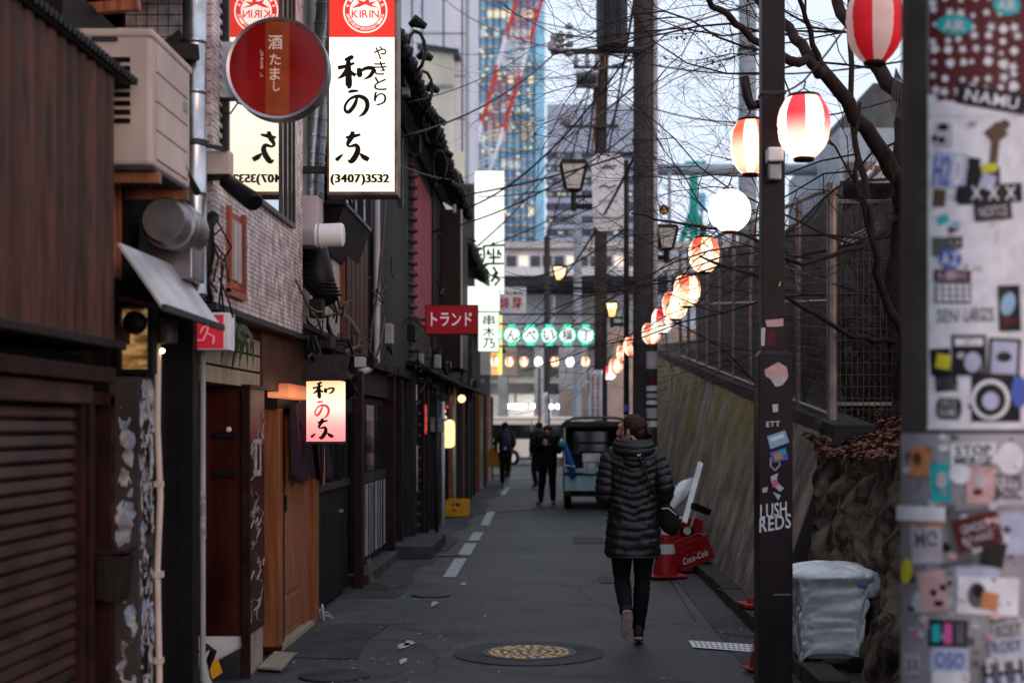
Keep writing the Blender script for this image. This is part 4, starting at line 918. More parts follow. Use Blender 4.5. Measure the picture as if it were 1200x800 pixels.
t = thing('ribbed_wall_vent', 'stack of curved grey tile ends running up the wall beside the pink panel', 'roof edge', (-1.85,19,2.4))
cv = MB().tube([(0,0,0),(.07,0,-.03),(.12,0,-.02)], [.035,.03,.02], 8).mesh('curved_tile', M['grease'])
for k in range(22): inst('curved_tile', cv, t, (-1.95,19.0,2.35+k*.145))
b8 = thing('pink_panel_house', 'dark house with a faded pink wall panel and low eave in mid alley', 'building', (-2.6,22,0))
part('wall', MB().box(-7,-1.97,19.6,26.4,0,5.55), M['darkwood'], b8)
part('pink_panel', MB().box(-1.97,-1.95,19.8,22.5,3.1,5.2), M['pinkwall'], b8)
for k in range(14): part('board', MB().box(-1.97,-1.93,22.6+k*.27,22.85+k*.27,2.5,5.4), M['blackwood'], b8)
part('bay', MB().box(-1.97,-1.6,24.2,26.2,2.6,5.3), M['darkwood'], b8, bev=.01)
part('bay_trim', MB().box(-1.6,-1.58,24.2,24.35,2.6,5.3), M['mauve'], b8)
gable(b8, 19.7, 26.4, -1.55, 5.5)
M['moss2'] = M['moss']
mb = MB(); mr_ = random.Random(8)
for _ in range(500):
    y = mr_.uniform(22.5,31); x = -1.62+mr_.gauss(0,.06); z = 5.6+mr_.gauss(0,.05)-(0 if y < 26.4 else .55); s = mr_.uniform(.02,.05)
    mb.add([(x-s,y,z),(x+s,y-s,z),(x+s,y+s,z+s*.5),(x,y,z+s*1.4)], [(0,1,3),(1,2,3),(2,0,3)])
solo('eave_moss', mb, M['moss'], 'moss growing along the tiled eaves on the left', 'moss', kind='stuff')
b9 = thing('grey_plank_house', 'narrow weathered house beyond the pink panel, ending the left row', 'building', (-2.6,30,0))
part('wall', MB().box(-7,-1.97,26.4,34.5,0,4.9), M['greywood'], b9)
for k in range(10): part('board', MB().box(-1.97,-1.94,26.5+k*.55,27.0+k*.55,2.4,4.8), M['greywood'], b9)
gable(b9, 26.4, 34.5, -1.55, 4.95)
b10 = thing('end_house', 'low pinkish timber house at the far end of the left row', 'building', (-3,38,0))
part('wall', MB().box(-9,-1.97,34.5,43.5,0,3.9), M['conc_d'], b10); part('eave', MB().box(-2.2,-1.5,34.5,43.5,3.85,3.95), M['greywood'], b10)
for k in range(6): part('timber_post', MB().box(-1.97,-1.85,35+k*1.5,35.35+k*1.5,0,2.5), [M['copper_w'],M['cream'],M['darkwood']][k%3], b10)
# ground floor fronts Y 18.6 .. 34
b11 = thing('shuttered_stalls', 'row of dark ground floor bar fronts with posts and pipes past the concrete step', 'building', (-2.2,25,0))
part('wall', MB().box(-7,-2.1,18.6,34.5,0,2.4), M['void'], b11)
fr = random.Random(17); y = 18.7
while y < 34:
    m_ = fr.choice(['maroon','darkwood','blackwood','grease','copper_w','darkwood','greywood','beige' if y > 26 else 'maroon']); wd = fr.uniform(.12,.3)
    part('post', MB().box(-2.05,-1.9+fr.uniform(-.04,.06),y,y+wd,0,2.35), M[m_], b11)
    if fr.random() < .6:
        part('panel', MB().box(-2.1,-2.0,y+wd+.02,y+wd+.6,0,2.1), M[fr.choice(['greywood','darkwood','galv_d','copper_w','cream' if y > 25 else 'darkwood'])], b11)
    y += wd+fr.uniform(.25,.8)
part('pent_eave', MB().hexa([(-2.1,18.6,2.45),(-1.62,18.6,2.33),(-1.62,34.5,2.33),(-2.1,34.5,2.45),(-2.1,18.6,2.5),(-1.62,18.6,2.37),(-1.62,34.5,2.37),(-2.1,34.5,2.5)]), M['blackwood'], b11)
t = thing('meter_ladder', 'vertical rack of small meter trays beside the dark red posts on the left', 'rack', (-1.85,18.9,0))
part('upright', MB().box(-1.96,-1.93,18.85,18.9,0,2.1), M['maroon'], t)
for k in range(13): part('tray', MB().box(-1.95,-1.80,18.8,19.1,.12+k*.15,.15+k*.15), M['grease'], t)
t = thing('silver_down_tube', 'short silvery tube standing in front of the meter rack', 'pipe', (-1.8,18.9,.7)); part('tube', MB().tube([(-1.82,18.75,.75),(-1.82,18.75,1.35)], .02, 8), M['galv'], t)
def capsule_lamp(px, py, w_, h, Y, m, name, lab, cat='lantern', ribs=0):
    c = W(px,py,Y); r = w_/2*Y/F; hh = h/2*Y/F; t = thing(name, lab, cat, c-Vector((0,0,hh)))
    prof = [(r*.45,-hh),(r*.8,-hh*.93),(r,-hh*.7),(r*1.02,0),(r,hh*.7),(r*.8,hh*.93),(r*.45,hh)]
    o = part('shade', MB().lathe([(p[0],p[1]) for p in prof], c, 24), m, t, smooth=True)
    part('cap', MB().lathe([(r*.46,0),(r*.5,.02),(r*.4,.03)], c+Vector((0,0,hh)), 14), M['black'], t); part('ring', MB().lathe([(r*.46,-.02),(r*.5,0)], c-Vector((0,0,hh)), 14), M['black'], t)
    for k in range(ribs):
        z = -hh*.8+1.6*hh*k/(ribs-1); part('rib', MB().lathe([(r*1.02,z-.002),(r*1.035,z),(r*1.02,z+.002)], c, 24), m, t)
    part('hook', MB().tube([c+Vector((0,0,hh+.02)),c+Vector((-.02,0,hh+.12)),c+Vector((-.2,0,hh+.12))], .008, 6), M['black'], t); return t
M['whiteshade'] = glow('pale_shade_glow', (.9,.85,.85), .18, (.7,.66,.66)); M['yellowlamp'] = glow('yellow_lantern_paper', (1,.72,.30), 1.5, (.8,.6,.3))  # faint glow put into the shade of the unlit white lamp
capsule_lamp(483,462,11,30,19.4,M['whiteshade'],'white_lamp','unlit white capsule lamp on the dark posts past the concrete step','lamp')
capsule_lamp(524,508,18,33,24.5,M['yellowlamp'],'yellow_lantern','glowing plain yellow lantern hanging low over the left pavement','lantern',7)
t = thing('red_banner', 'narrow red and white banner hanging before the yellow lantern', 'banner', W(498,508,20.5)); part('cloth', MB().box(W(493,0,20.5).x,W(500,0,20.5).x,20.5,20.52,ZY(508,20.5),ZY(474,20.5)), M['kred'], t)
mb = MB(); vtext(mb,'居酒屋'.replace('居','飲').replace('屋','店'),W(498,505,20.49),(3*20.5/F,0,0),(0,0,29*20.5/F)); part('writing', mb, M['inkw'], t)
t = thing('meter_box', 'grey meter box on the wall beside the yellow lantern', 'box', W(510,505,22)); part('box', MB().box(W(504,0,22).x,W(519,0,22).x,22,22.2,ZY(506,22),ZY(489,22)), M['greyplastic'], t, bev=.01); part('arm', MB().beam(W(519,492,22),W(524,492,22),.03), M['greyplastic'], t)
t = thing('small_red_lamp_cluster', 'little red and white lit ornament above the yellow lantern', 'ornament', W(521,484,24)); 
for p,m_ in (((518,486),'kred'),((521,482),'kwht'),((524,477),'kred'),((522,489),'kwht')): part('bulb', MB().lathe([(0,-.03),(.03,0),(0,.04)], W(p[0],p[1],24), 8), M[m_], t)
t = thing('round_bulb_lamp', 'small glowing round lamp under the far eave', 'lamp', W(541,470,27)); M['warm'] = glow('warm_lamp', (1,.62,.3), 2.2); part('shade', MB().lathe([(0,-.07),(.06,-.04),(.075,0),(.06,.04),(0,.07)], W(541,467,27), 14, 'Y'), M['warm'], t, smooth=True)
for k,(px,Y) in enumerate(((537,28),(531,26.5),(519,22.5),(512,21.5))):
    t = thing('grey_pipe', ['grey pipe beside the yellow crate','tan pipe behind the yellow lantern','pale tube under the grey meter box','thin grey pipe near the red banner'][k], 'pipe', W(px,0,Y).xy.to_3d()); part('pipe', MB().tube([(W(px,0,Y).x,Y,0),(W(px,0,Y).x,Y,2.0)], .03, 8), M[['galv_d','beige','white','grease'][k]], t, smooth=True)
# torando sign
def box_sign(name, lab, x0,x1,y0,y1,Y,m,dep=.12,case='white',cat='sign'):
    t = thing(name, lab, cat, W((x0+x1)/2,y1,Y)); a,b_ = W(x0,y1,Y),W(x1,y0,Y)
    part('case', MB().box(a.x,b_.x,Y,Y+dep,a.z,b_.z), M[case], t, bev=.006); g = .012
    part('face', MB().box(a.x+g,b_.x-g,Y-.004,Y,a.z+g,b_.z-g), m, t); return t
M['tored'] = mat('dark_red_sign', (.27,.012,.018), .4, 0, .1, 3, bump=0, emit=(.4,.01,.015), es=.15); M['grp'] = glow('grey_pink_print', (.6,.45,.5), .45)
t = box_sign('red_katakana_sign', 'dark red oblong sign with pale katakana jutting from the left row', 498,560,357,392,18.5,M['tored'],case='maroon')
mb = MB(); text(mb, 'トランド', W(505,382,18.48), (48*18.5/F,0,0), (0,0,16*18.5/F)); part('writing', mb, M['grp'], t); part('arm', MB().box(-1.98,W(498,0,18.5).x,18.53,18.57,ZY(376,18.5),ZY(373,18.5)), M['grease'], t)
# tall white-green signs
t = box_sign('tall_white_sign', 'tall narrow glowing white sign with a large brush character, far along the left row', 556,591,200,345,33,M['signw2'])
mb = MB(); K=33/F; O = W(563,312,32.97)
def strokes(mb, lst, O, s, r=.02):
    for st in lst: mb.tube([O+Vector((p[0]*s,-.002,p[1]*s)) for p in st], r, 4)
strokes(mb, [[(.55,1.15),(.6,1.02)],[(.1,.95),(1.15,1.0)],[(.12,.95),(.15,.4),(.0,.05)],[(.35,.8),(.3,.5)],[(.3,.7),(.5,.5)],[(.85,.8),(.8,.5)],[(.8,.7),(1.0,.5)],[(.6,.85),(.6,.1)],[(.35,.38),(.95,.4)],[(.2,.08),(1.1,.1)]], W(564,311,32.97), 24*K, .025)
strokes(mb, [[(.1,1.0),(.4,.9),(.15,.6),(.5,.5),(.1,.2),(.5,.0)],[(.3,1.0),(.3,.1)],[(.7,1.1),(.9,.8),(.7,.6),(1.1,.3),(.8,.0)],[(1.0,.8),(.6,.2)],[(.0,.7),(.5,.75)]], W(564,334,32.97), 23*K*.85, .03)
part('writing', mb, M['inkk'], t); part('arm', MB().beam((-2.0,33.05,ZY(230,33)),(W(556,0,33).x,33.05,ZY(230,33)),.06), M['grease'], t)
t = box_sign('white_plate_sign', 'wide blank glowing white sign above the three brush characters', 545,586,335,365,27,M['signw2'])
t = box_sign('white_kanji_sign', 'glowing white sign with three black brush characters below the blank panel', 560,585,365.5,412,26.9,M['signw2'])
mb = MB(); k=26.9/F; vtext(mb,'串木乃',W(566,409,26.87),(14*k,0,0),(0,0,41*k)); part('writing', mb, M['inkk'], t); part('arm', MB().box(-2.0,W(560,0,26.9).x,26.95,27.0,ZY(372,26.9),ZY(369,26.9)), M['grease'], t)
t = box_sign('grey_red_sign', 'unlit grey sign with large red characters left of the green lettered gate', 585,617,336,368,34,M['white'],case='greyplastic')
k=34/F; mb = MB(); text(mb,'海老と香の店',W(589,340+5,33.98),(24*k,0,0),(0,0,4*k)); part('small_writing', mb, M['inkk'], t)
mb = MB(); text(mb,'緋',W(586,361,33.98),(11*k,0,0),(0,0,13*k)); text(mb,'芽',W(600,361,33.98),(12*k,0,0),(0,0,13*k)); part('writing', mb, M['inkr'], t)
M['yg'] = glow('yellow_green_lit', (.8,.95,.2), 1.0); M['yg2'] = glow('lit_menu', (1,.55,.2), .8)
t = thing('lit_edge_sign', 'narrow sign with a yellow green lit edge behind the three character sign', 'sign', W(580,440,36)); part('edge', MB().box(W(584,0,36).x,W(588,0,36).x,36,36.2,ZY(438,36),ZY(368,36)), M['yg'], t); part('panel', MB().box(W(575,0,36.05).x,W(588,0,36).x,36.05,36.1,ZY(439,36),ZY(412,36)), M['yg2'], t)
t = thing('grey_end_panel', 'pale grey panel below the three character sign', 'panel', W(569,440,35)); part('panel', MB().box(W(563,0,35).x,W(575,0,35).x,35,35.1,ZY(439,35),ZY(412,35)), M['white'], t)
# cables across left facades
cb_r = random.Random(44)
for k in range(44):
    y = cb_r.uniform(9.5,30); z = cb_r.uniform(2.15,2.75) if k < 30 else cb_r.uniform(2.8,5); x = -1.88+cb_r.uniform(0,.16); L = cb_r.uniform(.4,2.2)
    pts = [Vector((x+cb_r.uniform(-.04,.04), y+L*u/7, z+cb_r.uniform(-.1,.1)-.15*math.sin(math.pi*u/7))) for u in range(8)]
    m_ = cb_r.choice(['cable','cable','grease','hose'])
    solo('wall_cable', MB().tube(pts, cb_r.choice([.006,.01,.014]), 5), M[m_], {'cable':'black cable sagging along the left shop fronts','grease':'grey cable sagging along the left shop fronts','hose':'tan cable sagging along the left shop fronts'}[m_], 'cable', 'cables along the left fronts', smooth=True)
for k in range(26):
    y = cb_r.uniform(14.5,33); x = -1.78+cb_r.uniform(-.1,.15); z = cb_r.uniform(2.35,2.6) if k%3 else cb_r.uniform(5.0,5.5); w_ = cb_r.uniform(.04,.1); h = cb_r.uniform(.08,.22)
    m_ = cb_r.choice(['grease','greyplastic','black','black']); solo('cable_box', MB().box(x,x+w_,y,y+w_*2,z,z+h), M[m_], {'grease':'dull metal','greyplastic':'grey','black':'black'}[m_]+' box among the cables on the left eaves', 'box', 'boxes on the left eaves', bev=.01)
for k in range(20):
    a = W(cb_r.uniform(348,425), cb_r.uniform(360,445), cb_r.uniform(10.7,12.2)); a.x = min(a.x,-1.74); pts = [a]
    for q_ in range(6): pts.append(pts[-1]+Vector((cb_r.uniform(-.03,.04),cb_r.uniform(-.02,.16),cb_r.uniform(-.11,.09))))
    m_ = ['cable','cable','grease','cable'][k%4]; solo('wall_cable', MB().tube(pts, cb_r.choice([.005,.007,.010]), 6), M[m_], {'cable':'black cable','grease':'grey cable','hose':'tan cable'}[m_]+' curling among pipes above the small glowing paper sign', 'cable', 'cables above the small paper sign', smooth=True)
for k,(px,py,w_,h) in enumerate(((362,372,16,22),(379,408,12,14),(398,398,10,26),(415,430,12,12),(330,440,14,18))):
    c = W(px,py,10.9); solo('cable_box', MB().box(c.x,c.x+w_*10.9/F,10.9,11.02,c.z,c.z+h*10.9/F), M[['black','grease','brownwood','greyplastic','galv_d'][k]], ['black box under the dark netted duct','dull metal box above the little shingle roof','brown box beside the bent pale pipe','grey box at the end of the pent roof','metal box beside the copper lit signboard'][k], 'box', bev=.006)
# yellow crate and step clutter
def crate(name, lab, p, m, rz, w_=.44, d=.32, h=.28, tilt=0, holes=True):
    t = thing(name, lab, 'crate', p); tt = .015; g = MB
    def rot(mb):
        cz, sz = math.cos(rz), math.sin(rz); ct, st_ = math.cos(tilt), math.sin(tilt)
        mb.v = [(p.x+(x*ct+z*st_)*cz-y*sz, p.y+(x*ct+z*st_)*sz+y*cz, p.z+(-x*st_+z*ct)) for x,y,z in mb.v]; return mb
    a,b_ = w_/2,d/2
    part('floor', rot(MB().box(-a,a,-b_,b_,0,.02)), m, t)
    for s in (-1,1):
        y0,y1 = (s*b_-tt,s*b_) if s > 0 else (s*b_,s*b_+tt)
        mb = MB().box(-a,a,y0,y1,.02,h*.55).box(-a,a,y0,y1,h*.8,h).box(-a,-a*.45,y0,y1,h*.55,h*.8).box(a*.45,a,y0,y1,h*.55,h*.8); part('side', rot(mb), m, t)
        x0,x1 = (a-tt,a) if s > 0 else (-a,-a+tt)
        mb = MB().box(x0,x1,-b_+tt,b_-tt,.02,h*.55).box(x0,x1,-b_+tt,b_-tt,h*.8,h).box(x0,x1,-b_+tt,-b_*.4,h*.55,h*.8).box(x0,x1,b_*.4,b_-tt,h*.55,h*.8); part('end', rot(mb), m, t)
    part('rim', rot(MB().box(-a-.006,a+.006,-b_-.006,-b_,h-.02,h+.004).box(-a-.006,a+.006,b_,b_+.006,h-.02,h+.004).box(-a-.006,a+.006,-b_-.006,-b_,.06,.075)), m, t)
    return t, rot
t,rot = crate('yellow_crate','yellow plastic drinks crate standing on the left pavement under the yellow lantern', GR(534,604,.02)+Vector((.0,0,0)), M['yellow'], R(-6), .44,.35,.29)
mb = MB(); text(mb, '店', (-.05,-.179,.08), (.1,0,0), (0,0,.06)); part('mark', rot(mb), M['inkr'], t)
t = thing('round_duct_end', 'white cup shaped thing on the ground beside the yellow crate', 'bucket', GR(516,608)); part('body', MB().lathe([(.05,0),(.07,.1),(.0,.1)], GR(516,608), 14), M['white'], t)
t = thing('gravel_planter', 'pale metal ladder leaning on the wall behind the yellow crate', 'ladder', GR(518,596))
t.name = 'small_ladder'
p = GR(515,600)
for dx in (0,.16): part('rail', MB().beam((p.x+dx,p.y,0),(p.x-.05+dx,p.y+.2,1.15),.03), M['beige'], t)
for k in range(6): part('rung', MB().beam((p.x-.008*k,p.y+.03*k,.15+k*.17),(p.x+.16-.008*k,p.y+.03*k,.15+k*.17),.02), M['beige'], t)
t = thing('yellow_sign_stand', 'yellow folding floor sign with cloth over it at the far left corner', 'floor sign', GR(570,560))
p = GR(570,560); M['hiviz'] = mat('hi_vis_yellow', (.6,.65,.03), .6, 0, .3, 10, emit=(.6,.7,.02), es=.05)
part('stand', MB().prism([p+Vector((-.12,0,0)),p+Vector((.14,0,0)),p+Vector((.06,.1,.85)),p+Vector((-.14,.1,.85))], (0,.2,0)), M['hiviz'], t); part('cloth', MB().hexa([p+Vector(v) for v in ((-.3,0,.72),(.1,0,.6),(.12,.2,.6),(-.3,.2,.72),(-.26,0,1.0),(.08,0,.92),(.08,.2,.92),(-.26,.2,1.0))]), M['hiviz'], t, bev=.04)
t = thing('light_tube_sign', 'slanting white light tube at the far left corner by the yellow floor sign', 'light', GR(565,560)); part('tube', MB().beam(W(561,526,42),W(567,552,42),.07), M['signw2'], t)
t = thing('floor_plate', 'black plate on the ground by the yellow floor sign', 'sign base', GR(562,563)); p = GR(562,563); part('plate', MB().box(p.x-.3,p.x+.35,p.y,p.y+.5,0,.1), M['black'], t)
# ================================================================== BACKGROUND ACROSS THE STREET
bk = random.Random(2)
M['glit2'] = glow('dim_lit_window', (1,.9,.75), .5)
vd = thing('railway_viaduct', 'grey railway viaduct with white parapet crossing behind the street', 'viaduct', (0,78,0))
M['vgrey'] = mat('viaduct_concrete', (.55,.51,.47), .8, 0, .25, .5, bump=.1); M['vwhite'] = mat('white_panels', (.72,.72,.75), .6, 0, .12, .3, bump=0)
Yv = 76
part('girder', MB().box(-40,30,Yv,Yv+9,ZY(440,Yv),ZY(405,Yv)), M['vgrey'], vd); part('deck_edge', MB().box(-40,30,Yv-.6,Yv,ZY(405,Yv),ZY(390,Yv)), M['vwhite'], vd)
part('back_wall', MB().box(-14,-.2,Yv+8,Yv+8.4,0,ZY(440,Yv+8)), M['vwhite'], vd)
mb = MB(); part('beam', MB().box(-14,3,Yv+1,Yv+1.5,ZY(461,Yv),ZY(448,Yv)), M['vgrey'], vd)
for k in range(16): part('panel', MB().box(-34+k*3.4,-34+k*3.4+3.34,Yv-.2,Yv,ZY(389,Yv),ZY(345,Yv)), M['vgrey'] if k%3 else M['vwhite'], vd)
part('slanted_roof', MB().hexa([(-9,Yv-3,ZY(350,Yv)),(3,Yv-3,ZY(335,Yv)),(3,Yv,ZY(335,Yv)),(-9,Yv,ZY(350,Yv)),(-9,Yv-3,ZY(343,Yv)),(3,Yv-3,ZY(328,Yv)),(3,Yv,ZY(328,Yv)),(-9,Yv,ZY(343,Yv))]), M['grease'], vd)
part('dark_gap', MB().box(-30,20,Yv+.3,Yv+.6,ZY(345,Yv),ZY(322,Yv)), M['grease'], vd)
for px,w_ in ((634,.7),(668,1.2),(590,.5)):
    p = W(px,0,Yv-.8); part('pier', MB().box(p.x-w_/2,p.x+w_/2,Yv-1.6,Yv-.3,0,ZY(405,Yv)), M['vgrey'], vd)
st = thing('station_building', 'long white and grey station building with lit windows above the viaduct', 'building', (0,100,0))
part('wall', MB().box(-45,45,100,112,0,ZY(289,100)), M['vwhite'], st)
for k in range(26):
    x = W(440+k*14,0,99.9).x; part('window', MB().box(x,x+.65,99.9,100,ZY(312,100),ZY(300,100)), M['glassd'] if k%4 else M['glit2'], st)
part('cornice', MB().box(-45,45,99.2,100,ZY(292,100),ZY(285,100)), M['vgrey'], st)
M['fluo'] = glow('fluorescent_tube', (1,.95,.84), 30.0)
for k,(x0,x1) in enumerate(((592,616),(622,634),(637,648),(652,664))):
    t = thing('tube_light', 'long fluorescent tube under the viaduct, '+['leftmost and longest of four','second from the left of four','third from the left, beside a pole','rightmost of four'][k], 'light', W((x0+x1)/2,478,82), 'fluorescent tubes under the viaduct')
    part('tube', MB().box(W(x0,0,82).x,W(x1,0,82).x,82,82.2,ZY(478,82),ZY(474,82)), M['fluo'], t); part('housing', MB().box(W(x0,0,82).x,W(x1,0,82).x,82,82.25,ZY(473.8,82),ZY(472.5,82)), M['white'], t)
    part('stem', MB().box(W((x0+x1)/2,0,82).x-.05,W((x0+x1)/2,0,82).x+.05,82.1,82.2,ZY(472.5,82),ZY(461,82)), M['grease'], t)
ab = thing('abutment', 'brown concrete abutment with slanted buttress right of the underpass', 'wall', (4,62,0)); M['brc'] = mat('brown_concrete', (.42,.32,.26), .8, 0, .25, .7, bump=.15)
part('wall', MB().box(W(700,0,60).x,14,60,61,0,ZY(385,60)), M['brc'], ab); part('buttress', MB().hexa([(W(690,0,58).x,58,0),(3.2,58,0),(3.2,59.9,0),(W(690,0,58).x,59.9,0),(W(722,0,58).x,58,ZY(400,58)),(3.2,58,ZY(400,58)),(3.2,59.9,ZY(400,58)),(W(722,0,58).x,59.9,ZY(400,58))]), M['brc'], ab)
part('column', MB().box(W(655,0,62).x,W(690,0,62).x,62,63,0,ZY(455,62)), M['brc'], ab); part('column', MB().box(W(608,0,63).x-.8,W(608,0,63).x-.1,63,64,ZY(440,63),ZY(380,63)), M['brc'], ab)
part('column', MB().box(W(662,0,64).x,W(688,0,64).x,64,65,2,ZY(395,64)), M['vgrey'], ab)
# ---- glass tower
gt = thing('glass_tower', 'tall blue glass office tower with lit floors behind the crane', 'tower', (-10,300,0))
M['gblue'] = [mat('glowing_blue_glass_%d'%i, c_, .12, 0, .35, .12, (1,1,2), 0, spec=.8) for i,c_ in enumerate([(.08,.26,.45),(.12,.36,.58),(.05,.16,.30),(.2,.48,.66)])]
for i,m_ in enumerate(M['gblue']): m_.name = 'glowing_blue_glass'; b_ = m_.node_tree.nodes['Principled BSDF']; b_.inputs['Emission Color'].default_value = (.25,.5,.75,1); b_.inputs['Emission Strength'].default_value = .10  # faint blue emission added to every pane to brighten the dark tower
M['glit'] = [glow('lit_office', (1,.9,.62), .75, (.3,.3,.3)), glow('dim_office', (.95,.75,.5), .35, (.1,.15,.2)), glow('cool_office', (.7,.85,1), .55, (.2,.3,.3))]
Yt = 300; K = Yt/F
xa, xb, xc = W(547,0,Yt).x, W(627,0,Yt).x, W(638,0,Yt).x
core_top = ZY(-420,Yt)
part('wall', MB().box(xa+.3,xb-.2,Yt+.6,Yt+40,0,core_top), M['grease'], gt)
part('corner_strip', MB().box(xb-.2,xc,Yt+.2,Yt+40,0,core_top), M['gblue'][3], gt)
fl_h = 11*K; pw = 8*K; ncol = 10
pane = {}
for key,m_ in (('0',M['gblue'][0]),('1',M['gblue'][1]),('2',M['gblue'][2]),('3',M['gblue'][3]),('a',M['glit'][0]),('b',M['glit'][1]),('c',M['glit'][2])): pane[key] = MB().box(0,pw-.25,0,.25,0,fl_h-.45).mesh('pane', m_)
mb = MB()
for r_ in range(45):
    z = ZY(285,Yt)+r_*fl_h; base = bk.choice('001123')
    lit_row = {3:'a',12:'b',17:'a',11:'b',22:'c',24:'a',8:'c',14:'c'}.get(r_, None)
    for c_ in range(ncol):
        k_ = base if bk.random() < .75 else bk.choice('0123')
        if lit_row and bk.random() < .6: k_ = lit_row
        if r_ > 28:
            mb.box(xa+c_*pw,xa+c_*pw+pw-.25,Yt,Yt+.25,z,z+fl_h-.45)
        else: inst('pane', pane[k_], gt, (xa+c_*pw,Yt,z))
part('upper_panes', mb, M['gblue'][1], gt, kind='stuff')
mb = MB()
for r_ in range(46): mb.box(xa,xb,Yt-.25,Yt+.3,ZY(285,Yt)+r_*fl_h-.45,ZY(285,Yt)+r_*fl_h)
part('floor_band', mb, M['vgrey'], gt, kind='stuff')
for c_ in range(ncol+1): part('mullion', MB().box(xa+c_*pw-.25,xa+c_*pw,Yt-.5,Yt,ZY(287,Yt),core_top), M['alum'], gt)
mb = MB()
for k in range(90):
    c_ = W(bk.uniform(549,625),bk.uniform(20,275),Yt-.8); mb.lathe([(0,-.35),(.45,0),(0,.35)], c_, 6)
part('ceiling_light_spots', mb, M['glit'][0], gt, kind='stuff')
# podium of tower
# ---- cream building left
cbld = thing('cream_building', 'pale cream and grey panelled building with a numbered gable, rising above the left roofs', 'building', (-15,110,0)); Yc = 110; K = Yc/F
M['lav'] = mat('lavender_panels', (.62,.65,.72), .6, 0, .08, .2, bump=0)
part('wall', MB().box(-32,W(545,0,Yc).x,Yc,Yc+20,0,60), M['lav'], cbld)
for px in (468,482,494,519,541): part('joint', MB().box(W(px,0,Yc).x,W(px,0,Yc).x+.1,Yc-.04,Yc,0,60), M['grease'], cbld)
for py in (90,140,190,240,40,-10): part('joint', MB().box(W(440,0,Yc).x,W(545,0,Yc).x,Yc-.05,Yc,ZY(py,Yc),ZY(py,Yc)+.07), M['alum'], cbld)
part('cream_block', MB().box(W(493,0,Yc).x,W(533,0,Yc).x,Yc-2,Yc-.1,ZY(330,Yc),ZY(66,Yc)), M['cream2'], cbld)
part('cream_block', MB().box(W(519,0,Yc).x,W(546,0,Yc).x,Yc-2.5,Yc-2.05,ZY(330,Yc),ZY(185,Yc)), M['cream2'], cbld)
part('cap', MB().hexa([(W(492,0,Yc).x,Yc-2.4,ZY(66,Yc)),(W(540,0,Yc).x,Yc-2.4,ZY(72,Yc)),(W(540,0,Yc).x,Yc,ZY(72,Yc)),(W(492,0,Yc).x,Yc,ZY(66,Yc)),(W(492,0,Yc).x,Yc-2.4,ZY(60,Yc)),(W(540,0,Yc).x,Yc-2.4,ZY(67,Yc)),(W(540,0,Yc).x,Yc,ZY(67,Yc)),(W(492,0,Yc).x,Yc,ZY(60,Yc))]), M['grease'], cbld)
part('ledge', MB().box(W(493,0,Yc).x,W(534,0,Yc).x,Yc-2.2,Yc-2,ZY(110,Yc),ZY(107,Yc)), M['greyplastic'], cbld); part('recess', MB().box(W(498,0,Yc).x,W(499,0,Yc).x,Yc-2.1,Yc-2,ZY(106,Yc),ZY(78,Yc)), M['greyplastic'], cbld)
mb = MB(); text(mb,'4',W(516,104,Yc-2.05),(4.5*K,0,0),(0,0,6*K)); part('number', mb, M['inkk'], cbld)
part('corner_column', MB().box(W(545,0,105).x,W(549,0,105).x,105,106,0,60), M['greyplastic'], cbld)
part('dark_base', MB().box(W(543,0,104).x,W(557,0,104).x,104,105,0,ZY(215,104)), M['grease'], cbld)
# ---- office right
of = thing('grey_office_block', 'long grey blue office block with ribbon windows and lit ceilings right of the glass tower', 'building', (8,200,0)); Yo = 200; K = Yo/F
M['offglass'] = mat('grey_office_glass', (.10,.13,.19), .3, 0, .3, .4, bump=0, spec=.5); M['offg'] = mat('office_grey', (.40,.45,.56), .5, 0, .1, .1, bump=0)
part('wall', MB().box(W(641,0,Yo).x,W(762,0,Yo).x,Yo,Yo+30,0,ZY(122,Yo)), M['offg'], of)
for k in range(11):
    py = 178+k*15; rb = part('ribbon_window', MB().box(W(640,0,Yo).x,W(758,0,Yo).x,Yo-.15,Yo,ZY(py+8,Yo),ZY(py,Yo)), M['offglass'], of)
    for c_ in range(9):
        if bk.random() < .45:
            x = W(641+c_*13,0,Yo).x; part('lit_pane', MB().box(x,x+bk.uniform(.7,1.2),Yo-.2,Yo-.15,ZY(py+6,Yo),ZY(py+3.5,Yo)), M['glit'][bk.randrange(3)], rb)
    for c_ in range(13): part('mullion', MB().box(W(641+c_*9.5,0,Yo).x,W(641+c_*9.5,0,Yo).x+.12,Yo-.3,Yo-.15,ZY(py+8,Yo),ZY(py,Yo)), M['alum'], rb)
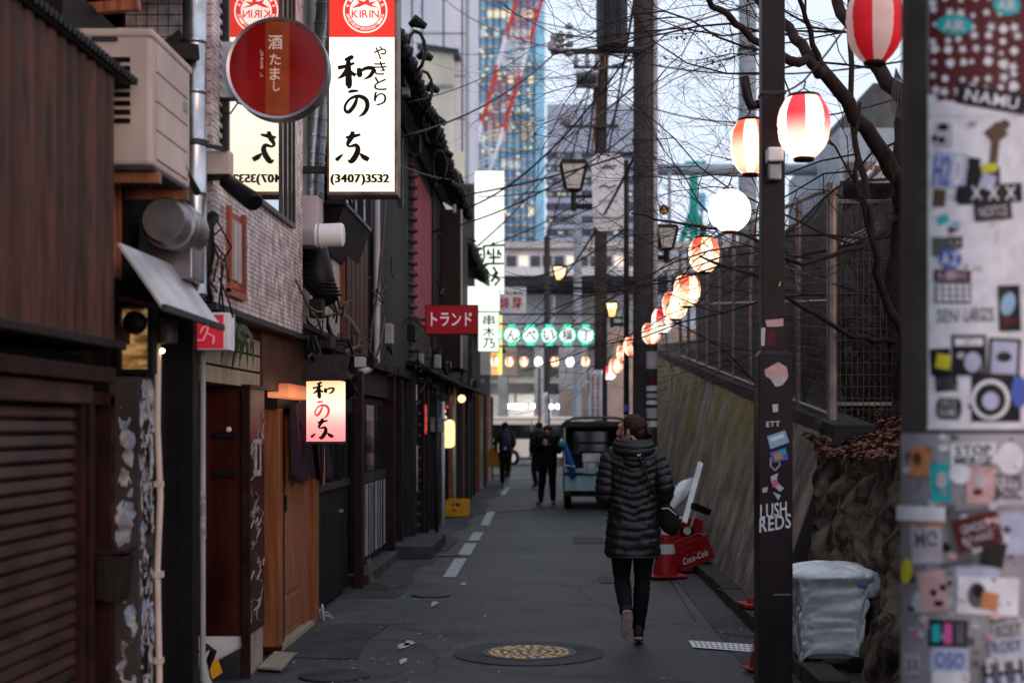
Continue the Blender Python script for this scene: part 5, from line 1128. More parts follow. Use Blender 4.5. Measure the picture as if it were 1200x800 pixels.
# ---- crane
cr_ = thing('lattice_crane', 'red and white lattice crane boom rising diagonally in front of the glass tower', 'crane', W(565,215,230)); Yk = 230; K = Yk/F
M['cred'] = mat('crane_red', (.62,.06,.05), .5, 0, .1, 1, bump=0); M['cwht'] = mat('crane_white', (.85,.85,.88), .5, 0, .05, 1, bump=0)
p0, p1 = W(558,215,Yk), W(632,-40,Yk); ax = (p1-p0); nseg = 16; sd_ = ax.cross(Vector((0,1,0))).normalized(); hw = 14*K
segm = lambda u: 'cred' if (.26 < u < .52) or u > .66 else 'cwht'
for sec,(u0,u1) in enumerate(((0,.26),(.26,.52),(.52,.66),(.66,1))):
    mb = MB(); n_ = max(4,int((u1-u0)*nseg))
    W_ = lambda u: hw*(.75+.25*min(1,u*3))
    for s in (-1,1):
        for dy in (-1,1): mb.beam(p0+ax*u0+sd_*s*W_(u0)+Vector((0,dy*1.6,0)), p0+ax*u1+sd_*s*W_(u1)+Vector((0,dy*1.6,0)), .30)
    for i in range(n_):
        ua, ub = u0+(u1-u0)*i/n_, u0+(u1-u0)*(i+1)/n_
        for dy in (-1,1):
            s = 1 if i % 2 else -1; mb.beam(p0+ax*ua+sd_*s*W_(ua)+Vector((0,dy*1.6,0)), p0+ax*ub-sd_*s*W_(ub)+Vector((0,dy*1.6,0)), .15)
            mb.beam(p0+ax*ua-sd_*W_(ua)+Vector((0,dy*1.6,0)), p0+ax*ua+sd_*W_(ua)+Vector((0,dy*1.6,0)), .09)
    part('boom_section', mb, M[segm((u0+u1)/2)], cr_)
part('mast', MB().box(W(553,0,Yk).x,W(563,0,Yk).x,Yk-1,Yk+1,0,ZY(212,Yk)), M['cwht'], cr_)
part('winch', MB().box(W(548,0,Yk).x,W(560,0,Yk).x,Yk-1.5,Yk+1,ZY(96,Yk),ZY(88,Yk)), M['cred'], cr_)
# teal steelwork
te = thing('teal_crane_base', 'teal green lattice steelwork in the distance behind the lanterns', 'crane', W(815,290,120)); Y = 120; M['teal'] = mat('teal_paint', (.02,.33,.27), .5, 0, .15, 1, bump=0)
part('column', MB().box(W(809,0,Y).x,W(818,0,Y).x,Y,Y+1,ZY(300,Y),ZY(192,Y)), M['teal'], te); part('top', MB().box(W(803,0,Y).x,W(826,0,Y).x,Y-.5,Y+1.5,ZY(196,Y),ZY(190,Y)), M['teal'], te)
part('leg', MB().beam(W(812,245,Y),W(795,292,Y),.5), M['teal'], te); part('leg', MB().beam(W(814,245,Y),W(832,292,Y),.4), M['teal'], te)
for k in range(6): part('brace', MB().beam(W(812-k*3,245+k*8,Y),W(818+k*2,250+k*8,Y),.22), M['teal'], te)
t = thing('blue_tank', 'small blue tank beside the teal steelwork', 'tank', W(823,245,118)); part('tank', MB().box(W(820,0,118).x,W(827,0,118).x,118,119,ZY(245,118),ZY(226,118)), M['gblue'][1], t)
part('stand', MB().box(W(822,0,118).x,W(824,0,118).x,118.3,118.6,0,ZY(245,118)), M['grease'], t); part('stand', MB().box(W(813,0,120).x-.3,W(813,0,120).x+.3,120.2,120.8,0,ZY(298,120)), M['teal'], te)
t = thing('overhead_pipe_bridge', 'long pale horizontal pipe bridge in the distance behind the branches', 'bridge', (12,60,0)); M['pbg'] = mat('pale_blue_grey', (.3,.34,.38), .6, 0, .1, .5, bump=0)
part('tube', MB().tube([W(762,199,60),W(1010,199,60)], .25, 10), M['pbg'], t, smooth=True); part('pier', MB().box(W(903,0,60).x,W(909,0,60).x,59.8,60.2,0,ZY(199,60)), M['pbg'], t); part('pier', MB().box(W(783,0,60).x,W(786,0,60).x,59.8,60.2,0,ZY(199,60)), M['pbg'], t)
# mid distance low block right, behind the fence
t = thing('low_grey_block', 'low dull grey building behind the lanterns beyond the wall', 'building', (10,90,0)); part('wall', MB().box(W(770,0,90).x,40,90,100,0,ZY(300,90)), M['vgrey'], t)
for k in range(8): part('window', MB().box(W(778+k*14,0,89.9).x,W(787+k*14,0,89.9).x,89.9,90,ZY(340,90),ZY(318,90)), M['glassd'], t)
part('roof_edge', MB().box(W(768,0,90).x,40,89.5,90,ZY(303,90),ZY(298,90)), M['offg'], t)
rb = thing('right_building', 'grey building with an outside stair rising behind the tree on the right', 'building', (20,55,0)); Y = 55
part('wall', MB().box(W(984,0,Y).x,30,Y,Y+12,0,ZY(150,Y)), M['pbg'], rb); part('upper_wall', MB().box(W(1030,0,Y).x,30,Y+1,Y+12,ZY(150,Y),ZY(90,Y)), M['concrete'], rb)
for k in range(9):
    for r_ in range(4): part('window', MB().box(W(990+k*16,0,Y).x,W(1001+k*16,0,Y).x,Y-.1,Y,ZY(210+r_*36,Y),ZY(190+r_*36,Y)), M['glassd'], rb)
part('stair', MB().beam(W(985,250,50),W(1075,170,50),.5,.3), M['brc'], rb); part('handrail', MB().beam(W(985,232,50),W(1075,150,50),.1), M['white'], rb); part('handrail', MB().beam(W(985,240,50),W(1075,160,50),.1), M['grease'], rb)
for k in range(7): part('stair_post', MB().beam(W(986+k*14,250-k*12.4,50),W(986+k*14,232-k*12.4,50),.08), M['grease'], rb)
part('stair_pier', MB().box(W(1020,0,50).x,W(1030,0,50).x,49.8,50.2,0,ZY(222,50)), M['brc'], rb)
hs = thing('dark_house', 'dark wooden house with lit eave line behind the cross fence', 'house', (9,24,2)); Y = 24
part('wall', MB().box(W(988,0,Y).x,12,Y,Y+6,1.5,ZY(214,Y)), M['darkwood'], hs); part('eave', MB().hexa([W(984,216,Y-1),W(1100,208,Y-1),W(1100,208,Y-.2),W(984,216,Y-.2),W(984,212,Y-1),W(1100,204,Y-1),W(1100,204,Y-.2),W(984,212,Y-.2)]), M['blackwood'], hs)
for k in range(14): part('tile_end', MB().box(W(1000+k*5,0,Y-1.05).x,W(1003+k*5,0,Y-1.05).x,Y-1.05,Y-1,ZY(212,Y),ZY(207,Y)), M['copper_w'], hs)  # copper colour on the tile ends stands for light along the eave
for k in range(3):
    part('handrail', MB().beam(W(985,290-k*4,14.2),W(1056,256-k*4,14.2),.012), M['steel'], hs)
# street furniture beyond: narrow poles etc
for i,(px,w_,top,Y,lab) in enumerate(((641,7,278,50,'grey brown concrete pole standing across the far street'),(677,9,180,55,'light grey steel column behind the white banner'),(632,2.5,420,58,'thin dark street post left of the underpass lights'))):
    t = thing('street_pole', lab, 'pole', (W(px,0,Y).x,Y,0)); p = W(px,0,Y); part('shaft', MB().tube([(p.x,Y,0),(p.x,Y,ZY(top,Y))], [w_/2*Y/F*1.1,w_/2*Y/F], 12), M['pole_c'] if i != 1 else M['pbg'], t, smooth='auto'); part('cap', MB().lathe([(w_/2*Y/F*1.1,0),(0,.1)], (p.x,Y,ZY(top,Y)), 12), M['grease'], t)
# posters on poles
for px0,px1,y0,y1,Y,lab in ((691,706,434,492,40,'tall white notice with small vertical writing on the brown pole'),(636,642,460,500,50,'narrow white notice on the far concrete pole')):
    t = thing('vertical_notice', lab, 'notice', W(px0,y1,Y)); part('sheet', MB().box(W(px0,0,Y).x,W(px1,0,Y).x,Y-.4,Y-.38,ZY(y1,Y),ZY(y0,Y)), M['white'], t)
    mb = MB(); k=Y/F
    for q in range(2 if px1-px0 > 10 else 1): vtext(mb,'公園通渋谷飲食街組合',W(px0+2+q*6,y1-4,Y-.42),(3.5*k,0,0),(0,0,(y1-y0-8)*k))
    part('writing', mb, M['inkr'] if px1-px0 > 10 else M['inkk'], t)
# ================================================================== FOREGROUND POLE WITH STICKERS
CX, CY, CR = 1.302, 4.5, .2
def cyl(px, py, dr=.003):
    dx, dz = (px-VX)/F, -(py-VY)/F; r = CR+dr
    a = dx*dx+1; b_ = -2*(dx*CX+CY); c_ = CX*CX+CY*CY-r*r; D = b_*b_-4*a*c_
    t = (-b_-math.sqrt(max(D,0)))/(2*a); return Vector((dx*t, t, HC+dz*t))
fp = thing('sticker_pole', 'thick utility pole at the right edge covered with stickers', 'pole', (CX,CY,0))
M['fpole'] = mat('grey_brown_pole', (.13,.105,.095), .75, 0, .25, 5, bump=.15); M['fpole2'] = mat('grey_sheet', (.30,.28,.30), .55, 0, .3, 4, bump=.1)
part('shaft', MB().tube([(CX,CY,-.02),(CX,CY,7)], CR, 64), M['fpole'], fp, smooth='auto')
part('lower_sleeve', MB().tube([(CX,CY,.0),(CX,CY,ZY(508,4.32))], CR+.0015, 64), M['fpole2'], fp, smooth='auto')
PN = 'white_board'
def patch(x0,y0,x1,y1,ang=0,dr=.003,nu=8,nv=3,shape='rect',corner=0):
    cx,cy,hw_,hh = (x0+x1)/2,(y0+y1)/2,(x1-x0)/2,(y1-y0)/2; c_,s_ = math.cos(R(ang)),math.sin(R(ang)); mb = MB()
    P = lambda u,v: cyl(cx+u*hw_*c_-v*hh*s_, cy+u*hw_*s_+v*hh*c_, dr)
    if shape == 'disc': 
        for i in range(20):
            a,b_ = 2*math.pi*i/20,2*math.pi*(i+1)/20; mb.add([P(0,0),P(.5*math.cos(a),.5*math.sin(a)),P(.5*math.cos(b_),.5*math.sin(b_))],[(0,1,2)]); mb.add([P(.5*math.cos(a),.5*math.sin(a)),P(math.cos(a),math.sin(a)),P(math.cos(b_),math.sin(b_)),P(.5*math.cos(b_),.5*math.sin(b_))],[(0,1,2,3)])
    else:
        for i in range(nu):
            for j in range(nv):
                f_ = lambda u: 1 if not corner else (1-corner*max(0,(abs(u)-.8)/.2)**2)
                u0,u1 = -1+2*i/nu,-1+2*(i+1)/nu; v0,v1 = -1+2*j/nv,-1+2*(j+1)/nv
                mb.add([P(u0,v1*f_(u0)),P(u1,v1*f_(u1)),P(u1,v0*f_(u1)),P(u0,v0*f_(u0))],[(0,1,2,3)])
    return mb
def wtext(s,x0,y0,x1,y1,ang,m,dr=.0055,parent=None,shear=0):
    cx,cy,w_,h = (x0+x1)/2,(y0+y1)/2,x1-x0,y1-y0; c_,s_ = math.cos(R(ang)),math.sin(R(ang)); mb = MB()
    def f(u,v): a,b_ = (u-.5)*w_,-(v-.5)*h; return cyl(cx+a*c_-b_*s_, cy+a*s_+b_*c_, dr)
    text(mb, s, 0,0,0, shear, f); return part('lettering', mb, m, parent or fp)
def scol(name,c): return mat(name,c,.5,0,.12,20,bump=.03)
for n_,c_ in dict(s_white=(.68,.66,.70),s_dirty=(.46,.43,.46),s_red=(.19,.022,.025),s_black=(.02,.02,.022),s_teal=(.03,.38,.4),s_pink=(.55,.33,.32),s_blue=(.07,.12,.4),s_lblue=(.25,.4,.55),s_yellow=(.55,.5,.03),s_orange=(.5,.2,.08),s_grey=(.22,.21,.22),s_mag=(.55,.1,.3),s_lav=(.4,.42,.55),s_brown=(.2,.11,.06)).items(): M[n_] = scol('sticker_'+n_[2:], c_)
bd = part('white_board', patch(1086,-120,1215,503,0,.004,16,30), M['s_white'], fp)
part('board_edge', patch(1084,-120,1087,500,0,.008,1,30), M['fpole'], bd)
rd = part('red_sheet', patch(1088,-120,1215,118,0,.005,16,12), M['s_red'], bd)
sr = random.Random(6); mb = MB()
for gy in range(-60,128,15):
    for gx in range(1094,1200,16):
        x,y,r_ = gx+sr.uniform(-4,4),gy+sr.uniform(-4,4),sr.uniform(4,7.5); a0 = sr.uniform(0,6); n_ = sr.choice((5,5,5,3,4))
        pts = []
        for i in range(n_*2): rr_ = r_ if i%2==0 else r_*(.42 if n_ == 5 else .8); pts.append(cyl(x+rr_*math.cos(a0+i*math.pi/n_), y+rr_*math.sin(a0+i*math.pi/n_), .0065))
        mb.poly(pts[::-1])
part('star_print', mb, M['s_white'], rd)
part('torn_edge', patch(1088,119,1215,136,0,.0058,16,2), M['s_white'], bd)
def st(x0,y0,x1,y1,ang,m,tx=None,tm='s_black',shape='rect',dr=.0062,tb=None,corner=0):
    o = part('sticker', patch(x0,y0,x1,y1,ang,dr,shape=shape,corner=corner), M[m], fp)
    if tx:
        tb = tb or (x0+(x1-x0)*.12,y0+(y1-y0)*.2,x1-(x1-x0)*.12,y1-(y1-y0)*.2); wtext(tx,*tb,ang,M[tm],dr+.0022,o)
    return o
st(1097,18,1140,41,3,'s_teal','AIR','s_white','disc',.0075,(1106,24,1131,36)); st(1164,-6,1196,18,5,'s_teal','AIR','s_white','disc',.0075,(1170,0,1190,12))
st(1121,104,1204,128,10,'s_black','NAMU','s_white',dr=.0082)
# portrait, light blue print, figure, cross panel
st(1094,143,1116,172,4,'s_dirty'); st(1099,145,1112,153,0,'s_black',shape='disc',dr=.0075); st(1100,160,1108,168,0,'s_black',shape='disc',dr=.0075)
st(1092,178,1133,222,6,'s_lav',dr=.006); wtext('H2',1094,182,1114,217,6,M['s_blue'],.0085); wtext('0',1117,182,1128,217,6,M['s_white'],.0085)
st(1122,184,1146,238,8,'s_black',dr=.0055); st(1144,196,1172,222,0,'s_black',dr=.0068); st(1150,192,1168,202,-8,'s_yellow',dr=.0078); st(1149,204,1166,222,20,'s_lav',dr=.0085)
st(1157,146,1178,166,-40,'s_brown',dr=.0064); st(1171,140,1184,152,0,'s_brown',shape='disc',dr=.0066); st(1160,166,1170,196,6,'s_brown',dr=.006)
st(1122,216,1198,238,-3,'s_black',dr=.0066)
for x in (1138,1158,1178): wtext('X',x,218,x+13,234,0,M['s_white'],.009)
st(1142,237,1186,258,-5,'s_black','NOITCE','s_dirty',dr=.008); st(1093,222,1108,242,5,'s_brown',dr=.006)
st(1098,252,1112,262,-20,'s_teal',dr=.006); st(1114,258,1126,268,0,'s_lblue',shape='disc')
st(1092,278,1112,300,0,'s_grey'); st(1110,277,1128,291,0,'s_black','CA','s_dirty'); st(1100,291,1127,316,0,'s_blue','AZ','s_white','disc',.008)
st(1094,316,1138,330,2,'s_red','BURGERS','s_dirty'); st(1095,331,1138,355,1,'s_grey'); 
for j in range(3):
    for i in range(5): st(1098+i*8,333+j*7,1104+i*8,338.5+j*7,1,'s_white',dr=.0078)
wtext('SEN',1098,362,1122,378,0,M['s_grey']); wtext('LARGOS',1131,360,1165,377,0,M['s_black'])
st(1170,334,1196,388,-2,'s_black'); st(1173,342,1190,370,15,'s_lblue',dr=.0078,shape='disc'); st(1175,372,1192,380,0,'s_red',dr=.0078)
st(1115,392,1156,440,0,'s_black'); st(1119,396,1152,405,0,'s_white',dr=.0078); st(1130,412,1150,436,5,'s_lav',shape='disc',dr=.008); st(1138,420,1146,430,0,'s_dirty',shape='disc',dr=.0095)
st(1158,396,1196,441,3,'s_black'); st(1162,400,1192,438,3,'s_lav',dr=.0078); st(1168,412,1186,424,0,'s_black',dr=.009,shape='disc')
st(1090,408,1114,440,-3,'s_black'); st(1097,415,1114,432,10,'s_yellow',dr=.0078); st(1096,438,1122,458,-4,'s_black','RISE','s_grey')
st(1097,466,1127,491,2,'s_black','NAMU','s_dirty',corner=.5,dr=.0068,tb=(1101,478,1122,488)); wtext('CRUZ',1101,468,1122,476,2,M['s_dirty'],.009)
st(1138,438,1196,494,0,'s_black',dr=.0055); st(1138,444,1184,492,0,'s_white',shape='disc',dr=.0075); st(1143,449,1179,487,0,'s_black',shape='disc',dr=.009); st(1151,459,1171,480,0,'s_lav',shape='disc',dr=.0105); st(1185,440,1204,478,0,'s_blue',shape='disc',dr=.008)
# lower sleeve stickers
st(1066,523,1090,558,5,'s_orange'); st(1070,530,1080,545,0,'s_brown',shape='disc',dr=.0078); st(1090,542,1114,588,-4,'s_teal'); st(1097,552,1110,572,10,'s_dirty',shape='disc',dr=.0078)
st(1114,519,1168,545,-2,'s_white'); wtext('STOP',1120,521,1162,533,-2,M['s_black'],.0085); wtext('MERGE',1119,534,1164,545,-2,M['s_black'],.0085)
st(1112,542,1138,567,0,'s_white',shape='disc',dr=.0085); st(1133,547,1166,590,2,'s_pink',dr=.0068); st(1140,572,1152,580,0,'s_red',dr=.008,shape='disc'); st(1141,555,1158,570,0,'s_dirty',shape='disc',dr=.009)
st(1168,518,1200,556,0,'s_white',shape='disc'); st(1168,556,1205,592,0,'s_dirty',dr=.0055); wtext('TYPE',1169,556,1198,568,0,M['s_black'],.008); wtext('ROSC',1168,570,1198,585,0,M['s_black'],.008)
st(1051,593,1108,610,2,'s_white',dr=.012); st(1062,608,1108,616,3,'s_orange',dr=.0066); st(1068,614,1104,660,-3,'s_dirty',dr=.0058); wtext('MC',1072,622,1098,640,-3,M['s_grey'],.008)
st(1112,596,1166,660,-6,'s_grey',dr=.005); st(1118,603,1173,642,-14,'s_red'); wtext('GHOST',1126,612,1160,622,-14,M['s_dirty'],.0086); wtext('BOARD',1128,626,1164,634,-14,M['s_dirty'],.0086)
st(1150,634,1178,664,12,'s_black',dr=.0062); st(1172,600,1205,650,0,'s_lav',dr=.005); st(1056,654,1069,684,5,'s_yellow',dr=.0066,shape='disc')
st(1078,668,1110,716,-8,'s_pink'); st(1090,690,1098,698,0,'s_black',shape='disc',dr=.0078); st(1101,684,1109,692,0,'s_black',shape='disc',dr=.0078); st(1094,703,1106,710,0,'s_black',shape='disc',dr=.0078); st(1068,694,1086,718,0,'s_dirty',dr=.006,shape='disc')
st(1122,676,1194,720,3,'s_white'); st(1134,682,1156,712,0,'s_grey',shape='disc',dr=.0078); st(1140,684,1153,700,0,'s_black',shape='disc',dr=.009); st(1150,694,1170,714,10,'s_orange',dr=.0095); st(1120,664,1172,676,0,'s_lav',dr=.006)
st(1088,726,1134,758,2,'s_black'); st(1092,731,1102,752,0,'s_teal',dr=.0078); st(1106,730,1116,754,0,'s_mag',dr=.0078); st(1120,730,1130,754,0,'s_grey',dr=.0078)
st(1090,758,1136,787,2,'s_lav'); wtext('OSO',1096,764,1130,782,2,M['s_blue'],.008); st(1092,786,1136,803,2,'s_white'); st(1071,736,1079,748,0,'s_mag'); st(1060,766,1078,790,0,'s_dirty'); wtext('XA',1062,770,1076,786,0,M['s_brown'],.008)
for k in range(4): st(1164-k*4,728+k*20,1206,750+k*20,-6,'s_lav' if k%2 else 's_dirty',dr=.0058+.001*k)
wtext('ROSY',1168,730,1198,746,-6,M['s_grey'],.0115); wtext('ROSY',1164,750,1198,764,-6,M['s_grey'],.0115); wtext('HHH',1152,775,1200,802,-8,M['s_black'],.0125)
fr_ = random.Random(55)
for k in range(150):         # torn scraps and glue marks between the stickers
    x = fr_.uniform(1062,1196); y = fr_.uniform(512,800) if k % 5 else fr_.uniform(140,498)
    if y < 505 and x < 1092: continue
    r_ = fr_.uniform(2,8); pts = [cyl(x+r_*fr_.uniform(.4,1.2)*math.cos(a_), y+r_*fr_.uniform(.3,1)*math.sin(a_), .0052+.00001*k) for a_ in (5.6,4.7,3.8,2.9,2.0,1.0,.2)]
    mb = MB(); mb.poly(pts); part('scrap', mb, M[fr_.choice(['s_dirty','s_grey','s_white','s_black','s_dirty','s_pink','s_lav','s_brown'])], fp)
for k in range(46):
    x = fr_.uniform(1066,1190); y = fr_.uniform(515,795) if k % 3 else fr_.uniform(150,490); pts = [cyl(x,y,.0092)]
    for q_ in range(5): x += fr_.uniform(-6,7); y += fr_.uniform(-6,6); pts.append(cyl(x,y,.0092))
    part('scrawl', MB().tube(pts, .0009, 3), M[fr_.choice(['s_black','s_black','s_white','s_red'])], fp)
# ================================================================== BROWN LAMP POST
lp = thing('brown_lamp_post', 'dark brown square lamp post with a wider stickered base, standing at the right kerb', 'lamp post', (1.29,8.4,0)); PXc = 1.29
part('base', MB().hexa([(PXc-.1,8.3,0),(PXc+.1,8.3,0),(PXc+.1,8.5,0),(PXc-.1,8.5,0),(PXc-.1,8.3,2.02),(PXc+.1,8.3,2.02),(PXc+.1,8.5,2.02),(PXc-.1,8.5,2.02)]), M['polepaint'], lp, bev=.006)
part('collar', MB().hexa([(PXc-.1,8.3,2.02),(PXc+.1,8.3,2.02),(PXc+.1,8.5,2.02),(PXc-.1,8.5,2.02),(PXc-.08,8.32,2.05),(PXc+.08,8.32,2.05),(PXc+.08,8.48,2.05),(PXc-.08,8.48,2.05)]), M['polepaint'], lp)
part('shaft', MB().box(1.215,1.35,8.33,8.465,2.05,5.2), M['polepaint'], lp, bev=.005)
part('top_cap', MB().box(1.2,1.365,8.31,8.48,5.2,5.25), M['polepaint'], lp)
part('seam', MB().box(PXc-.01,PXc+.09,8.296,8.299,.62,.626), M['steel'], lp)
part('side_bracket', MB().tube([W(889,122,8.38),W(880,124,8.38),W(876,113,8.38),W(872,90,8.38)], .03, 8), M['polepaint'], lp, smooth=True)
part('strap', MB().box(1.21,1.355,8.325,8.47,ZY(110,8.33),ZY(106,8.33)), M['grease'], lp)
def ps_(pts, m, dr=0, Y=8.297): mb = MB(); mb.poly([W(x,y,Y-dr) for x,y in pts][::-1]); return part('sticker', mb, M[m], lp)
ps_([(896,433),(912,424),(922,430),(924,441),(916,450),(908,452),(903,444),(897,440)], 's_pink'); ps_([(906,445),(914,441),(923,443),(917,451),(909,453)], 's_dirty', .001)
ps_([(903,472),(914,471),(914,484),(904,485)], 's_black'); ps_([(905,474),(912,473),(912,482),(906,483)], 's_dirty', .001)
mb = MB(); text(mb,'mrr'.replace('m','E').replace('r','T'),W(898,500,8.295),W(914,499,8.295)-W(898,500,8.295),(0,0,.03)); part('sticker', mb, M['s_white'], lp)
ps_([(899,511),(920,504),(925,518),(903,526)], 's_lblue'); ps_([(903,513),(918,508),(919,512),(904,517)], 's_white', .001)
ps_([(902,530),(921,524),(924,538),(906,542)], 's_blue'); ps_([(906,532),(916,528),(918,537),(909,540)], 's_orange', .001); ps_([(912,528),(920,526),(921,532),(914,533)], 's_teal', .0015)
mb = MB(); mb.tube([W(903,536,8.294),W(903,546,8.294),W(908,551,8.294),W(914,545,8.294),W(913,541,8.294)], .005, 4); part('sticker', mb, M['s_dirty'], lp)
for pts in ([(903,558),(912,554),(910,562),(904,566)],[(912,566),(919,572),(914,576),(908,570)],[(893,572),(900,570),(899,576),(894,577)],[(906,576),(915,580),(912,586)]): ps_(pts, 's_dirty')
ps_([(904,564),(911,561),(912,569),(906,571)], 's_mag', .001)
mb = MB(); k = 8.29/F; text(mb,'LUSH',W(891,608,8.294),(31*k,0,-.0+.02),(0,0,17*k)); text(mb,'REDS',W(890,624,8.294),(37*k,0,.03),(0,0,17*k)); part('lettering', mb, M['s_white'], lp)
ps_([(897,375),(918,373),(918,382),(899,383)], 's_pink', -.03); ps_([(898,387),(906,385),(912,395),(905,406),(898,404)], 's_red', -.03); ps_([(903,337),(911,329),(914,331),(907,346)], 's_black', -.03); ps_([(910,331),(915,330),(914,335),(909,334)], 's_yellow', -.031); ps_([(892,384),(897,384),(896,405),(892,405)], 's_dirty', -.03)
t = thing('sensor_light', 'small white and grey sensor unit fixed to the brown lamp post', 'sensor', W(907,210,8.3)); part('head', MB().box(W(899,0,8.25).x,W(918,0,8.25).x,8.22,8.33,ZY(190,8.25),ZY(173,8.25)), M['white'], t, bev=.012); part('body', MB().box(W(901,0,8.25).x,W(916,0,8.25).x,8.25,8.33,ZY(211,8.25),ZY(191,8.25)), M['galv_d'], t, bev=.01)
# ================================================================== PAPER LANTERNS
WG = bulb_glow('lit_white_paper', (1,.93,.82), (1,.50,.36), 2.3, .24, -.07, (.8,.7,.65)); RG = bulb_glow('lit_red_paper', (1,.74,.60), (.70,.02,.03), 1.7, .19, -.11, (.6,.05,.05)); WW = bulb_glow('lit_plain_paper', (1,.97,.94), (1,.85,.78), 2.1, .2, 0)
RW = mat('red_paper_glow', (.55,.015,.02), .6, 0, .1, 6, bump=.05, emit=(.6,.01,.02), es=.35); DW = mat('pale_paper_glow', (.5,.36,.34), .6, 0, .1, 6, bump=.05, emit=(.8,.45,.4), es=.3)  # weak glow put into both papers of the unlit striped lantern
FW = bulb_glow('far_cream_paper', (1,.88,.66), (1,.62,.36), 1.7, .16, -.02); FR = bulb_glow('far_pink_paper', (1,.62,.42), (.85,.14,.08), 1.4, .14, -.03)
OW = bulb_glow('lit_warm_paper', (1,.88,.66), (1,.55,.30), 2.1, .22, -.05, (.8,.6,.4)); OR = bulb_glow('lit_orange_paper', (1,.66,.42), (.72,.07,.03), 1.8, .19, -.07, (.6,.1,.05))
def lantern(px,py,w_,h,Y,typ,lab,grp='paper lanterns strung along the right side',a0=0,gores=8):
    c = W(px,py,Y); r = w_/2*Y/F; hh = h/2*Y/F; t = thing('paper_lantern', lab, 'lantern', c, grp)
    n_ = 32; K_ = 17; prof = []
    for i in range(K_):
        u = -1+2*i/(K_-1); rr_ = r*(1-abs(u)**2.6*(.36 if u > 0 else .60)+.0*u)*(1 if i%2 else .985); prof.append((rr_*(1.02 if u > 0 else .99), u*hh*.93))
    if typ == 'round': prof = [(r*max(.35,math.sqrt(max(0,1-(-1+2*i/(K_-1))**2*.9))), (-1+2*i/(K_-1))*hh*.95) for i in range(K_)]
    per = n_//gores; mt = (lambda i,j: ((j+a0)//per)%2)
    m_ = {'stripe':[WG,RG],'round':[WW,WW],'dim':[DW,RW],'red':[RG,WG],'far':[FW,FR],'warm':[OW,OR]}[typ]
    part('shade', MB().lathe(prof, c, n_, mats=mt), m_, t, smooth=True, fix=False)
    part('top_ring', MB().lathe([(prof[-1][0]*.98,hh*.88),(prof[-1][0]*1.03,hh*.93),(prof[-1][0]*.95,hh*1.02),(prof[-1][0]*.6,hh*1.03)], c, 20), M['red'] if typ in ('round',) else M['black'], t, smooth=True)
    part('bottom_ring', MB().lathe([(prof[0][0]*.6,-hh*1.04),(prof[0][0]*.98,-hh*1.02),(prof[0][0]*1.03,-hh*.93),(prof[0][0]*.98,-hh*.88)], c, 20), M['red'] if typ in ('round',) else M['maroon'], t, smooth=True)
    mb = MB(); mb.tube([c+Vector((-prof[-1][0]*.7,0,hh)),c+Vector((0,0,hh*1.22)),c+Vector((prof[-1][0]*.7,0,hh))], .004, 4); mb.tube([c+Vector((0,0,hh*1.2)),c+Vector((.01,0,hh*1.45))], .005, 4); part('hanger', mb, M['hose'], t)
    return t
LN = [(1025,30,66,92,7.3,'dim',"large blurred red and pale striped lantern at the top right beside the sticker pole",2),
(942,150,61,76,8.15,'stripe','big bright red and white striped lantern just right of the brown lamp post',1),
(879,173,46,66,9.6,'warm','glowing orange striped lantern half hidden behind the brown lamp post',3),
(855,247,50,51,10.9,'round','fully white round lantern with red end rings',0),
(825,299,36,43,13.9,'warm','red and white lantern next below the plain round white one',2),
(805,341,32,38,15.6,'warm','fifth striped lantern down the row, above a cluster, left of the mossy wall',0),
(791,358,30,34,17.2,'warm','pale pink lantern overlapped by the one in front, halfway down the row',3),
(776,376,25,30,19.6,'red','strongly red lantern in the middle of the far row',4),
(763,391,22,26,22.0,'far','pinkish lantern just left of the strongly red one',1),
(751,398,20,24,24.6,'far','small lantern in front of the concrete pole',2),
(740,406,19,23,27.2,'far','small bright lantern beside the thin brown post',0),
(730,414,15,20,30.0,'far','small lantern where the row turns towards the gate',1),
(722,429,16,18,31.5,'far','small glowing lantern low beside the gate post',2),
(714,437,17,17,32.5,'stripe','lowest small lantern, striped, at the right end of the gate',1)]
for q in LN: lantern(*q[:7],a0=q[7])
for i,(px,ty) in enumerate(((580,'far'),(597,'far'),(614,'far'),(631,'round'),(650,'far'),(668,'round'),(686,'far'))):
    lantern(px,424,10,13,31.2,ty,['small reddish lantern at the left end of the gate row','small lantern under the first character of the gate','small lantern left of the first round white one on the gate','round white small lantern left of the far concrete pole','small lantern right of the far concrete pole','round white small lantern under the gate','small striped lantern at the right end of the gate row'][i],'small lanterns in a row under the gate',i)
# string wire
pts = [W(1060,-25,6.8),W(1025,-22,7.3),W(942,95,8.15),W(893,110,8.4),W(879,128,9.6),W(855,215,10.9),W(825,272,13.9),W(805,317,15.6),W(791,338,17.2),W(776,357,19.6),W(763,374,22),W(751,383,24.6),W(740,391,27.2),W(730,401,30),W(718,412,32)]
fine = []
for i in range(len(pts)-1): fine += curve_pts(pts[i],pts[i+1],.03,5)[:-1]
solo('lantern_wire', MB().tube(fine+[pts[-1]], .006, 5), M['hose'], 'pale twisted wire carrying the row of lanterns along the right side', 'wire', smooth=True)
